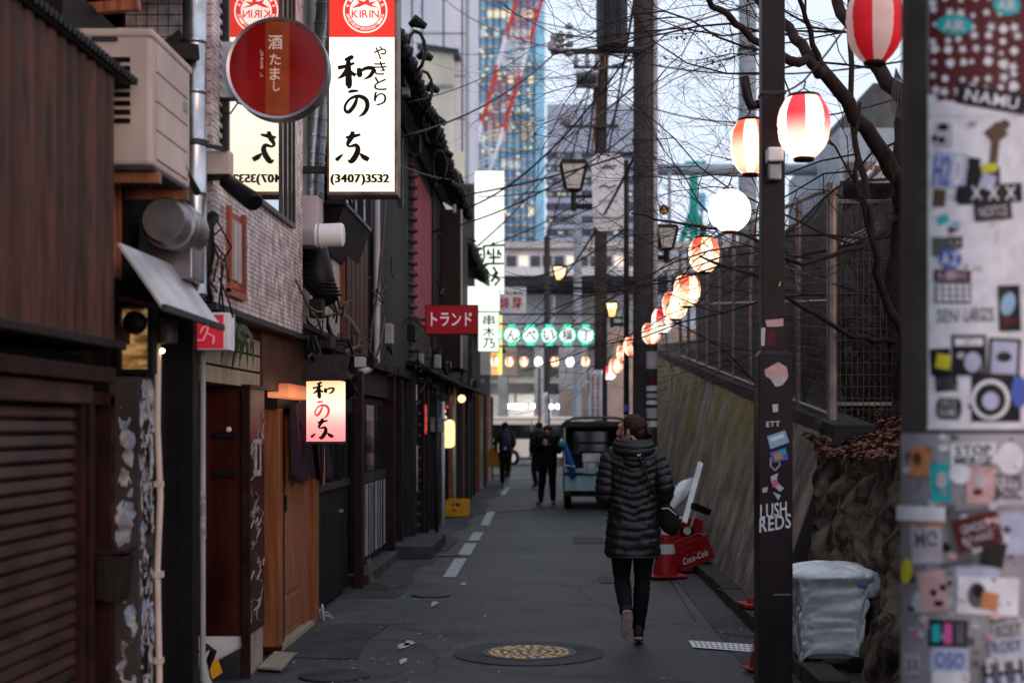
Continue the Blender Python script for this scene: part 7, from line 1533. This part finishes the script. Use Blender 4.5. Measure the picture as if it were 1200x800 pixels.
cargo('silver_case','silver ribbed metal case standing in the truck bed','case',(xx0,xx1,27.75,28.1,.61,1.07),'steel',[('lid',(xx0-.01,xx1+.01,27.73,28.12,.93,1.08),'galv'),('strap',(xx0+.03,xx0+.05,27.73,27.75,.62,.92),'inkw'),('strap',(xx1-.06,xx1-.04,27.73,27.75,.62,.92),'inkk'),('front_rib',(xx0+.1,xx1-.1,27.73,27.75,.66,.88),'white')])  # front rib coloured white to brighten the dull silver case
x2 = W(705,0,27.8).x; cargo('silver_case','second silver case mostly hidden by the woman in the truck bed','case',(x2,x2+.3,27.75,28.1,.61,1.06),'steel',[('lid',(x2-.005,x2+.31,27.73,28.12,.94,1.07),'galv')])
t = thing('blue_bundle', 'blue folded tarpaulin tied upright at the back of the small truck', 'tarpaulin', W(669,560,27.45)); part('roll', MB().tube([W(662,519,27.42),W(665,530,27.42),W(669,545,27.42),W(672,560,27.42)],[.03,.06,.075,.06],10), mat('blue_tarp', (.02,.10,.36), .6, 0, .3, 12, bump=.2), t, smooth=True); part('cord', MB().tube([W(662,545,27.36),W(674,546,27.36)],.012,5), M['white'], t)
t = thing('side_mirror_lamp', 'round turquoise lamp on the left corner of the small truck', 'lamp', W(658,520,27.4)); part('glass', MB().lathe([(0,-.05),(.06,-.03),(.07,0),(.06,.03),(0,.05)], W(658,520,27.4), 16, 'Y'), M['teal'], t, smooth=True); part('stay', MB().beam(W(658,520,27.45),(x0+.02,27.5,ZY(524,27.4)),.02), M['black'], t)
# minibus across
mv = thing('white_minibus', 'cream white minibus crossing the street at the end of the alley', 'minibus', (-1,59.8,0)); M['vanw'] = mat('van_paint', (.8,.74,.64), .3, 0, .08, 2, bump=0); Yv_ = 59
xa_,xb_ = -3.35,1.6; zt = 2.02
part('body', MB().prism([(xa_+.05,Yv_,.32),(xb_,Yv_,.32),(xb_,Yv_,zt-.05),(xb_-.1,Yv_,zt),(xa_+.55,Yv_,zt),(xa_+.4,Yv_,zt-.08),(xa_,Yv_,1.25),(xa_-.03,Yv_,.6)],(0,1.75,0)), M['vanw'], mv, bev=.05)
part('side_window', MB().box(W(575,0,Yv_).x,W(622,0,Yv_).x,Yv_-.015,Yv_,ZY(514,Yv_),ZY(497,Yv_)), M['glassd'], mv); part('side_window', MB().box(W(624,0,Yv_).x,W(680,0,Yv_).x,Yv_-.015,Yv_,ZY(514,Yv_),ZY(497,Yv_)), M['glassd'], mv); part('front_window', MB().box(W(562,0,Yv_).x,W(570.5,0,Yv_).x,Yv_-.016,Yv_,ZY(507,Yv_),ZY(495,Yv_)), M['glassd'], mv)
part('roof_trim', MB().box(xa_+.6,xb_-.1,Yv_-.01,Yv_,zt-.12,zt-.09), M['grease'], mv); part('door_seam', MB().box(W(622.5,0,Yv_).x,W(623.5,0,Yv_).x,Yv_-.012,Yv_,.35,1.85), M['grease'], mv); part('sill', MB().box(xa_+.2,xb_,Yv_-.02,Yv_,.25,.34), M['grease'], mv)
for x in (W(599,0,Yv_).x, 0.95): 
    part('wheel_arch', MB().lathe([(0,-.012),(.36,-.012),(.36,.0)], (x,Yv_-.0,.32), 24, 'Y'), M['black'], mv); w_ = part('wheel', MB().lathe([(.18,-.06),(.29,-.06),(.32,-.03),(.32,.15)], (x,Yv_,.32), 24, 'Y'), M['rubber'], mv, smooth='auto'); part('rim', MB().lathe([(0,-.065),(.1,-.08),(.2,-.07)], (x,Yv_,.32), 18, 'Y'), M['white'], w_)
part('mirror', MB().box(W(559,0,Yv_).x-.06,W(559,0,Yv_).x+.06,Yv_-.3,Yv_-.15,1.3,1.55), M['black'], mv); part('headlight', MB().box(xa_-.0,xa_+.2,Yv_-.02,Yv_,.7,.85), M['white'], mv)
t = thing('orange_round_sign', 'orange round sign behind the minibus near the underpass', 'sign', W(630,497,57)); c = W(630,491,60.8+.5); part('disc', MB().lathe([(0,-.03),(.17,-.03),(.17,.03),(0,.03)], c, 20, 'Y'), glow('orange_lit',(.9,.25,.05),.7), t); part('post', MB().beam(c+Vector((0,.05,0)),(c.x,c.y+.05,0),.05), M['grease'], t)
# ================================================================== PEOPLE
def ell(mb, c, r, M3=None, nu=16, nv=10, fn=None):
    vs = []; 
    for j in range(nv+1):
        t_ = math.pi*j/nv
        for i in range(nu):
            a = 2*math.pi*i/nu; d = Vector((math.sin(t_)*math.cos(a), math.sin(t_)*math.sin(a), math.cos(t_)))
            k_ = fn(d) if fn else 1; p = Vector((d.x*r[0]*k_, d.y*r[1]*k_, d.z*r[2]*k_)); p = (M3 @ p) if M3 else p; vs.append(p+Vector(c))
    return mb.add(vs, [(j*nu+i, (j+1)*nu+i, (j+1)*nu+(i+1)%nu, j*nu+(i+1)%nu) for j in range(nv) for i in range(nu)])
def smooth_path(pts, rs, n=6):
    P_, R_ = [], []
    N_ = len(pts)
    for i in range(N_-1):
        p0,p1,p2,p3 = [Vector(pts[k]) for k in (max(i-1,0),i,i+1,min(i+2,N_-1))]
        for s in range(n):
            t_ = s/n; P_.append(.5*(2*p1+(p2-p0)*t_+(2*p0-5*p1+4*p2-p3)*t_*t_+(3*p1-p0-3*p2+p3)*t_**3)); R_.append(rs[i]*(1-t_)+rs[i+1]*t_)
    P_.append(Vector(pts[-1])); R_.append(rs[-1]); return P_, R_
def loft(mb, rings, n=40, disp=None):
    """rings: (z, cx, cy, rx, ry)"""
    vs = []
    for (z,cx,cy,rx,ry) in rings:
        for i in range(n):
            a = 2*math.pi*i/n; ca,sa = math.cos(a),math.sin(a); e_ = .82; x = math.copysign(abs(ca)**e_,ca)*rx; y = math.copysign(abs(sa)**e_,sa)*ry
            d = disp(cx+x,y,z,a) if disp else 0; vs.append((cx+x+ca*d, cy+y+sa*d, z))
    k = len(rings); mb.add(vs, [(j*n+i, j*n+(i+1)%n, (j+1)*n+(i+1)%n, (j+1)*n+i) for j in range(k-1) for i in range(n)]+[tuple(range(n))[::-1], tuple(range((k-1)*n,k*n))]); return mb
def shifted(mb, base, rz=0, s=1):
    c_,s_ = math.cos(rz),math.sin(rz); mb.v = [(base[0]+(x*c_-y*s_)*s, base[1]+(x*s_+y*c_)*s, base[2]+z*s) for x,y,z in mb.v]; return mb
M['skin'] = mat('skin', (.42,.22,.16), .5, 0, .1, 12, bump=.03); M['hairb'] = mat('dark_brown_hair', (.05,.016,.014), .45, 0, .5, 30, (1,1,.4), .5); M['hairk'] = mat('black_hair', (.01,.008,.008), .45, 0, .4, 30, bump=.4)
M['puffer'] = mat('black_puffer_nylon', (.016,.016,.02), .42, 0, .3, 6, bump=.08, spec=.35); M['leggings'] = mat('black_knit', (.009,.009,.01), .8, 0, .3, 20, bump=.1); M['sole'] = mat('pale_rubber', (.36,.25,.23), .7, 0, .25, 30, bump=.2); M['shoe'] = mat('dark_shoe', (.03,.03,.035), .6, 0, .2, 10); M['lips'] = mat('lips', (.3,.08,.07), .5, 0, 0); M['eye'] = mat('eye', (.4,.38,.36), .2, 0, 0)
def head(mb, c, yaw, tilt=0, k=1):          # local: +y is the face direction
    M3 = Matrix.Rotation(yaw,3,'Z') @ Matrix.Rotation(tilt,3,'X'); q = lambda x,y,z: Vector(c)+M3@(Vector((x,y,z))*k); e = lambda x,y,z,a,b_,d: ell(mb, q(x,y,z), (a*k,b_*k,d*k), M3)
    e(0,-.012,.028,.074,.092,.082); e(0,.022,-.03,.058,.066,.082); e(0,.045,-.075,.034,.035,.026); e(0,.078,-.078,.018,.018,.016)
    e(0,.078,.035,.05,.02,.025); mb.tube([q(0,.088,.025),q(0,.102,-.0),q(0,.113,-.022),q(0,.098,-.03)],[.010*k,.012*k,.014*k,.011*k],10); e(0,.092,-.028,.018,.014,.009)
    e(0,.092,-.05,.022,.012,.006); e(0,.09,-.060,.02,.012,.007); e(-.035,.06,-.02,.025,.028,.025); e(.035,.06,-.02,.025,.028,.025)
    for s in (-1,1): e(s*.074,-.004,-.008,.008,.018,.03); e(s*.078,-.010,.006,.008,.016,.016); e(s*.028,.082,.012,.012,.010,.009)
    return q, M3
def hand(mb, w_, d, side, up=Vector((0,0,1)), k=1):   # palm, four curled fingers and a thumb
    d = Vector(d).normalized(); s = d.cross(up).normalized()*side; n_ = s.cross(d).normalized(); w_ = Vector(w_)
    mb.obox(w_+d*.045*k, s*.038*k, d*.045*k, n_*.013*k)
    for i,L in enumerate((.062,.072,.068,.052)):
        b_ = w_+d*.085*k+s*(-.03+i*.02)*k; mb.tube([b_-d*.01,b_+d*L*.45*k-n_*.004,b_+d*L*.78*k-n_*.022*k,b_+d*L*.85*k-n_*.042*k],[.0095*k,.009*k,.0085*k,.007*k],8)
    b_ = w_+d*.025*k-s*.035*k; mb.tube([b_,b_-s*.022*k+d*.022*k,b_-s*.026*k+d*.048*k-n_*.012*k,b_-s*.02*k+d*.064*k-n_*.022*k],[.013*k,.011*k,.010*k,.008*k],8)
def body_mesh(J, hc, yaw, tilt, hands=True, k=1):
    mb = MB(); q,M3 = head(mb, hc, yaw, tilt, k)
    mb.tube([(J['neck'][0],J['neck'][1],J['neck'][2]-.08),J['neck'],Vector(hc)+Vector((0,-.015,-.03))],[.07,.054,.05],14)
    loft(mb, [(.80,0,0,.13,.10),(.90,0,0,.155,.11),(1.02,0,0,.135,.10),(1.12,0,0,.125,.095),(1.25,0,0,.15,.105),(1.36,0,0,.165,.095),(1.43,0,0,.11,.075),(1.455,0,0,.07,.06)], 24)
    for s in ('L','R'):
        a = J['arm'+s]; P_,R_ = smooth_path(a,[.055,.045,.040,.032,.026][:len(a)] if len(a) > 3 else [.055,.042,.027]); mb.tube(P_,[r_*.85 for r_ in R_],12); ell(mb,Vector(a[0])-Vector((0,0,.02)),(.048,.048,.045))
        if hands: d = (Vector(a[-1])-Vector(a[-2])); hand(mb, a[-1], J.get('hd'+s, d), 1 if s == 'R' else -1, J.get('up'+s, Vector((0,0,1))))
        g_ = J['leg'+s]; P_,R_ = smooth_path(g_,[.085,.055,.036]); mb.tube(P_,R_,14); an = Vector(g_[-1]); f_ = Vector(J['foot'+s]); mb.tube([an-f_.normalized()*.03,an+f_*.4-Vector((0,0,.02)),an+f_],[.036,.036,.025],10)
    return mb
def remeshed(o, vox):
    m_ = o.modifiers.new('r','REMESH'); m_.mode = 'VOXEL'; m_.voxel_size = vox; m_.use_smooth_shade = True; s_ = o.modifiers.new('s','SMOOTH'); s_.factor = .6; s_.iterations = 3
def shoe(an, f_, base, rz, s, t, sole='sole', upper='shoe', lift=None):
    an = Vector(an); f_ = Vector(f_); fd = f_.normalized(); sd_ = fd.cross(Vector((0,0,1))).normalized(); up = sd_.cross(fd).normalized()
    if up.z < 0 and not lift: up = -up
    L = f_.length+.075; heel = an-fd*.065
    def ring(u, z0, z1):
        w_ = .030+.013*math.sin(math.pi*min(1,u*.62+.22))+.006*u-.018*max(0,u-.85)/.15; p = heel+fd*L*u; return [p-sd_*w_+up*z0,p+sd_*w_+up*z0,p+sd_*w_*.85+up*z1,p-sd_*w_*.85+up*z1]
    def build(z0,z1f,name,m_):
        mb = MB(); us = [0,.08,.2,.35,.5,.65,.8,.92,1]; rs_ = [ring(u,z0,z1f(u)) for u in us]; vs = [v for r_ in rs_ for v in r_]
        mb.add(vs,[(i*4+j,i*4+(j+1)%4,(i+1)*4+(j+1)%4,(i+1)*4+j) for i in range(len(us)-1) for j in range(4)]+[(3,2,1,0),(len(vs)-4,len(vs)-3,len(vs)-2,len(vs)-1)]); return part(name, shifted(mb,base,rz,s), m_, t, smooth=True, sub=2)
    z = -.075
    so = build(z,lambda u: z+.028,'sole',M[sole]); build(z+.02,lambda u: (.045 if u < .35 else .045-(u-.35)*.11),'shoe',M[upper]); return so
# ---- woman in the puffer coat
WY = 10.4; WX = W(742,0,WY).x; base = (WX, WY, .02); wm = thing('person', 'woman in a long black quilted coat walking away with her face turned left', 'person', base)
J = dict(neck=(0,-.005,1.47), armL=[(-.15,0,1.36),(-.205,-.03,1.12),(-.125,.17,1.02)], armR=[(.15,0,1.36),(.226,-.04,1.14),(.12,.17,1.04)], legL=[(-.085,0,.88),(-.08,.05,.47),(-.058,-.17,.235)], legR=[(.085,0,.88),(.07,.03,.47),(.04,.03,.09)], footL=(0.0,.055,-.15), footR=(.012,.17,-.035),hdL=(.5,.8,.2),hdR=(-.5,.8,.2))
hc = (-.012,.01,1.553); yaw = R(66)
bo = part('body', shifted(body_mesh(J,hc,yaw,R(-2)),base), M['skin'], wm); remeshed(bo,.0058)
# hair: cap swept back with strands, and a low bun
mb = MB(); M3 = Matrix.Rotation(yaw,3,'Z'); q = lambda x,y,z: Vector(hc)+M3@Vector((x,y,z))
def hf(d):
    a = math.atan2(d.x,-d.y); k_ = 1+.018*math.sin(a*22+d.z*9)+.03*noise.noise(d*4)
    if d.y > .35: k_ *= 1-.30*max(0,(d.y-.35))*max(0,.75-d.z)
    return k_
ell(mb, q(0,-.022,.033), (.088,.100,.088), M3 @ Matrix.Rotation(R(12),3,'X'), 72, 40, hf)
ell(mb, q(0,-.07,-.015), (.066,.06,.06), M3, 48, 24, hf)
part('hair', shifted(mb,base), M['hairb'], wm, smooth=True)
mb = MB(); bc = q(0.0,-.135,-.012); ell(mb, bc, (.045,.036,.042), M3, 40, 24, lambda d: 1+.08*math.sin(math.atan2(d.z,d.x)*3+d.y*6)+.04*math.sin(math.atan2(d.z,d.x)*14+d.y*20)); part('bun', shifted(mb,base), M['hairb'], wm, smooth=True)
mb = MB(); hr = random.Random(3)
for k in range(26):
    p = q(hr.uniform(-.06,.06),hr.uniform(-.12,.03),.03+hr.uniform(.0,.075)); v = M3@Vector((hr.uniform(-.3,.3),-1,hr.uniform(-.2,.6))); mb.tube([p,p+v*.02+Vector((0,0,.012)),p+v*.045+Vector((0,0,hr.uniform(-.01,.015)))],[.0016,.0012,.0006],4)
for k in range(8): p = q(-.07-.006*hr.random(),.02+hr.uniform(-.02,.03),.01); mb.tube([p,p+M3@Vector((-.004,.012,-.03)),p+M3@Vector((0,.015,-.055-.01*hr.random()))],[.0022,.0018,.0008],4)
part('loose_strands', shifted(mb,base), M['hairb'], wm)
# coat torso
SP = .052
def quilt(x,y,z,a):
    back = y < 0; ph = (z-.34*abs(x)*(1 if z > .92 else .45)+.012*noise.noise(Vector((x*6,z*3,2))))/SP if z > .92 else (z-.15*abs(x))/(SP*1.35)+.3
    s = abs(math.sin(math.pi*ph)); d = .0135*(s**.55)-.003
    d *= .75+.5*noise.noise(Vector((x*7,z*9,a)))
    d += .010*noise.noise(Vector((x*11,z*13,a*2)))+.005*noise.noise(Vector((x*30,z*26,a*3)))-.006*abs(noise.noise(Vector((x*22+z*9,z*20,5))))
    if abs(x) > .15: d *= .8
    return d
prof = [(.635,.190,.150),(.66,.198,.155),(.74,.199,.152),(.84,.192,.147),(.94,.184,.138),(1.04,.178,.13),(1.14,.182,.13),(1.24,.190,.132),(1.32,.193,.128),(1.38,.178,.115),(1.42,.135,.095),(1.445,.095,.08)]
rings = []
for i in range(len(prof)-1):
    z0,a0,b0 = prof[i]; z1,a1,b1 = prof[i+1]; n_ = max(2,int((z1-z0)/.0075))
    for s in range(n_): u = s/n_; rings.append((z0+(z1-z0)*u, -.004*(1-u), 0, a0+(a1-a0)*u, b0+(b1-b0)*u))
rings.append((1.445,0,0,.095,.08)); mb = MB(); loft(mb, rings, 112, quilt); co = part('coat', shifted(mb,base), M['puffer'], wm, smooth=True)
def sleeve(pts, rs_, name):
    P_,R_ = smooth_path(pts, rs_, 26); acc = 0; R2 = []
    for i,p in enumerate(P_):
        acc += (P_[i]-P_[max(0,i-1)]).length; R2.append(R_[i]+.0115*abs(math.sin(math.pi*acc/SP))**.55-.004)
    mb = MB(); mb.tube(P_,R2,28); mb.v = [tuple(Vector(v)+Vector((noise.noise(Vector(v)*18),noise.noise(Vector(v)*18+Vector((9,0,0))),noise.noise(Vector(v)*15)))*.004) for v in mb.v]; part(name, shifted(mb,base), M['puffer'], co, smooth=True)
sleeve([(-.115,0,1.385),(-.163,-.01,1.34),(-.192,-.025,1.23),(-.205,-.03,1.12),(-.195,.02,1.04),(-.14,.15,1.02)],[.062,.07,.068,.068,.064,.052],'sleeve')
sleeve([(.115,0,1.385),(.163,-.01,1.34),(.2,-.03,1.25),(.226,-.04,1.14),(.21,.02,1.06),(.14,.15,1.04)],[.062,.07,.068,.068,.064,.052],'sleeve')
mb = MB()
for k,(z,r_,th) in enumerate(((1.415,.112,.036),(1.448,.108,.036),(1.474,.100,.028))):
    pts = [Vector((math.cos(a)*r_*1.12, -.012+math.sin(a)*r_-.012*(1-math.sin(a)), z-.016*math.sin(a)*(-1))) for a in [2*math.pi*i/28 for i in range(29)]]; mb.tube(pts, th, 12, caps=False)
for k in range(4): z = 1.436-k*.028; mb.tube(*smooth_path([(-.105+.01*k,-.055,z+.012),(-.06,-.125+.004*k,z-.006-.006*k),(0,-.145+.004*k,z-.014-.008*k),(.06,-.125+.004*k,z-.006-.006*k),(.105-.01*k,-.055,z+.012)],[.018,.026,.028,.026,.018],6), 12)
mb.v = [tuple(Vector(v)+Vector((noise.noise(Vector(v)*20),0,noise.noise(Vector(v)*20+Vector((5,0,0)))))*.006) for v in mb.v]
part('hood', shifted(mb,base), M['puffer'], co, smooth=True)
mb = MB(); mb.tube([(-.188+.376*i/30,-.145*math.sqrt(max(.02,1-(abs(-1+2*i/30))**2.6))-.012,.638) for i in range(31)], .008, 8); part('hem', shifted(mb,base), M['puffer'], co, smooth=True)
mb = MB(); P_,R_ = smooth_path([(-.02,-.05,1.50),(.02,-.152,1.40),(.07,-.158,1.28),(.125,-.155,1.14),(.19,-.12,.99),(.225,-.06,.93)],[.009]*6,5); mb.tube(P_,R_,6); part('bag_strap', shifted(mb,base), M['black'], wm, smooth=True)
hb = thing('shoulder_bag', 'small black bag hanging at the right hip of the woman in the quilted coat', 'bag', (WX+.24,WY,.82)); mb = MB(); ell(mb,(.255,-.03,.905),(.082,.05,.125),Matrix.Rotation(R(-22),3,'Y'),28,18,lambda d: (1.0-.12*abs(d.x*d.z)+.05*noise.noise(d*3))); part('body', shifted(mb,base), M['rubber'], hb, smooth=True)
mb = MB(); mb.tube([(.19,-.075,.985),(.25,-.085,.99),(.31,-.07,.94)],.006,6); part('zip', shifted(mb,base), M['steel'], hb)
part('buckle', shifted(MB().lathe([(.014,-.004),(.02,0),(.014,.004)],(.03,-.172,1.385),12,'Y'),base), M['steel'], wm)
# leggings
mb = MB(); 
for g_ in ('legL','legR'):
    a = J[g_]; a = [a[0],tuple(Vector(a[0]).lerp(Vector(a[1]),.5)),a[1],tuple(Vector(a[1]).lerp(Vector(a[2]),.35)+Vector((0,-.018,0))),a[2]]; P_,R_ = smooth_path(a,[.098,.084,.060,.060,.042],8); R_ = [r_+.0025*math.sin(i*1.9)+.003*noise.noise(Vector((i*.7,0,len(g_)))) for i,r_ in enumerate(R_)]; mb.tube(P_,R_,18)
part('leggings', shifted(mb,base), M['leggings'], wm, smooth=True)
shoe(J['legL'][-1],J['footL'],base,0,1,wm,lift=True); shoe(J['legR'][-1],J['footR'],base,0,1,wm)
# ---- other people
def person(lab, px, Y, hgt, rz, J, yaw, tilt, hcz, jacket, trousers, hair, jl=.80, vox=.011, hy=.01, jw=1.0):
    s = hgt/1.70; base = (W(px,0,Y).x, Y, .02); t = thing('person', lab, 'person', base); hc = (0,hy,hcz)
    o = part('body', shifted(body_mesh(J,hc,yaw,tilt),base,rz,s), M['skin'], t); remeshed(o,vox)
    mb = MB(); M3 = Matrix.Rotation(yaw,3,'Z') @ Matrix.Rotation(tilt,3,'X'); q = lambda x,y,z: Vector(hc)+M3@Vector((x,y,z)); ell(mb,q(0,-.022,.032),(.088,.098,.085),M3,32,20,lambda d: 1+.05*noise.noise(d*6)-(.16*max(0,d.y-.4)*(1.1-d.z))); ell(mb,q(0,-.05,-.02),(.072,.06,.06),M3); part('hair', shifted(mb,base,rz,s), hair, t, smooth=True)
    mb = MB(); pr = [(jl,.175,.13),(jl+.1,.178,.135),(1.05,.172,.13),(1.2,.185,.135),(1.33,.192,.13),(1.40,.16,.105),(1.45,.09,.08),(1.49,.075,.075)]; rg_ = []
    for i in range(len(pr)-1):
        for u in (0,.33,.66): rg_.append(tuple(pr[i][c_]+(pr[i+1][c_]-pr[i][c_])*u for c_ in range(3)))
    loft(mb,[(z,0,0,a*jw,b_*jw) for z,a,b_ in rg_],32,lambda x,y,z,a: .012*noise.noise(Vector((x*12,y*9,z*12)))); jk = part('jacket', shifted(mb,base,rz,s), jacket, t, smooth=True)
    for q_ in ('armL','armR'):
        P_,R_ = smooth_path(J[q_],[.078,.066,.045],8); mb = MB().tube(P_,[r_+.005*math.sin(i*1.6) for i,r_ in enumerate(R_)],14); ell(mb,J[q_][0],(.08,.078,.075)); part('sleeve', shifted(mb,base,rz,s), jacket, jk, smooth=True)
    mb = MB()
    for g_ in ('legL','legR'): P_,R_ = smooth_path(J[g_],[.105,.078,.056],10); mb.tube(P_,[r_+.004*math.sin(i*1.3) for i,r_ in enumerate(R_)],16)
    ell(mb,(0,0,.88),(.17,.125,.12)); part('trousers', shifted(mb,base,rz,s), trousers, t, smooth=True)
    for a,f_ in (('legL','footL'),('legR','footR')): shoe(J[a][-1],J[f_],base,rz,s,t,'s_dirty')
    return t, base, s
M['jk'] = mat('black_cloth', (.014,.015,.018), .8, 0, .3, 10, bump=.1); M['olive'] = mat('olive_cloth', (.065,.055,.035), .85, 0, .3, 8, bump=.1); M['navy'] = mat('navy_nylon', (.03,.03,.10), .6, 0, .3, 8, bump=.1)
Jw = dict(neck=(0,0,1.47), armL=[(-.18,0,1.38),(-.25,-.04,1.14),(-.24,.02,.92)], armR=[(.18,0,1.38),(.23,-.03,1.14),(.17,.12,1.0)], legL=[(-.09,0,.88),(-.08,.10,.48),(-.07,.03,.09)], legR=[(.09,0,.88),(.08,.02,.47),(.06,-.22,.2)], footL=(0,.17,-.035), footR=(0,.06,-.15))
Jw['legR'],Jw['footR'] = [(.09,0,.88),(.08,.06,.47),(.06,-.2,.21)],(0,.07,-.14)
t,bs,s = person('person with a dark blue backpack and olive jacket walking away near the minibus', 592,38,1.72,0,Jw,0,R(-4),1.575,M['olive'],M['leggings'],M['hairk'],.92)
bp = thing('backpack', 'dark blue backpack with a white triangle mark on the back of the walking person', 'backpack', (bs[0],bs[1]-.2,1.0)); mb = MB(); loft(mb,[(.93,0,-.2,.10,.05),(.96,0,-.21,.135,.08),(1.1,0,-.21,.145,.09),(1.25,0,-.2,.14,.08),(1.36,0,-.18,.11,.06),(1.40,0,-.17,.06,.03)],28,lambda x,y,z,a: .006*noise.noise(Vector((x*15,y*9,z*14)))); part('bag', shifted(mb,bs,0,s), M['navy'], bp, smooth=True)
part('mark', MB().poly([(bs[0]-.04,bs[1]-.325,1.0),(bs[0]+.07,bs[1]-.325,1.0),(bs[0]+.02,bs[1]-.325,1.09)]), M['s_lav'], bp)
for x in (-.1,.1): part('strap', shifted(MB().tube([(x,-.16,1.36),(x,-.06,1.46),(x,.09,1.40),(x,.13,1.25)],.014,6),bs,0,s), M['navy'], bp)
t = thing('yellow_shopping_bag', 'yellow and orange bag carried in the left hand of the walking person', 'bag', (bs[0]-.3,bs[1],.6)); part('bag', MB().hexa([(bs[0]-.50,bs[1]-.06,.55),(bs[0]-.14,bs[1]-.06,.50),(bs[0]-.14,bs[1]+.06,.50),(bs[0]-.50,bs[1]+.06,.55),(bs[0]-.42,bs[1]-.03,1.03),(bs[0]-.2,bs[1]-.03,1.05),(bs[0]-.2,bs[1]+.03,1.05),(bs[0]-.42,bs[1]+.03,1.03)]), mat('yellow_bag', (.5,.36,.02), .6, 0, .4, 6, c2=(.5,.1,.02), bump=.2), t, bev=.02); part('handle', MB().tube([(bs[0]-.36,bs[1],1.0),(bs[0]-.26,bs[1],1.08),(bs[0]-.2,bs[1],1.0)],.01,5), M['yellow'], t)
# facing the camera, looking down at a phone
Jp = dict(neck=(0,.02,1.46), armL=[(-.18,0,1.38),(-.24,.0,1.12),(-.07,.24,1.24)], armR=[(.18,0,1.38),(.25,.0,1.13),(.07,.24,1.26)], legL=[(-.09,0,.88),(-.10,.02,.47),(-.11,0,.09)], legR=[(.09,0,.88),(.12,.03,.47),(.15,.02,.09)], footL=(-.04,.17,-.035), footR=(.06,.16,-.035), hdL=(.45,.8,.45), hdR=(-.45,.8,.45))
t,bs,s = person('person in black facing the camera with head bowed over a phone held at the chest', 642,29,1.66,R(172),Jp,R(0),R(-42),1.535,M['jk'],M['leggings'],M['hairk'],.78,hy=.045,jw=1.1)
ph = thing('phone', 'phone held in both hands by the person with bowed head', 'phone', (bs[0],bs[1]-.3,1.2)); part('case', shifted(MB().obox((0,.36,1.30),(.035,0,0),(0,.03,.06),(0,.004,-.002)),bs,R(172),s), M['inkw'], ph, bev=.002)
t,bs,s = person('person in a dark jacket half hidden behind the one looking at a phone', 631.5,37,1.72,R(35),Jw,R(20),R(-12),1.57,M['jk'],M['leggings'],M['hairk'],.80)

# ---- labels that tell the cables and boxes apart by their order from near to far
ORDW = ['nearest','second nearest','third nearest','fourth nearest','fifth nearest','sixth nearest','seventh nearest','eighth nearest','ninth nearest','tenth nearest','eleventh nearest','twelfth nearest','thirteenth nearest','fourteenth nearest','fifteenth nearest','sixteenth nearest','seventeenth nearest','eighteenth nearest','nineteenth nearest','twentieth nearest']
ORDW += ['fifth farthest','fourth farthest','third farthest','second farthest','farthest']
same = {}
for o in S.objects:
    if o.parent is None and o.name.split('.')[0] in ('wall_cable','cable_box','roof_cable','ochre_cable') and 'label' in o: same.setdefault(o['label'], []).append(o)
for lb, os_ in same.items():
    if len(os_) > 1:
        os_.sort(key=lambda o: (o.location.y, o.location.x)); n_ = len(os_)
        for i, o in enumerate(os_): o['label'] = (ORDW[i] if i < 20 else ORDW[25-n_+i])+' '+lb
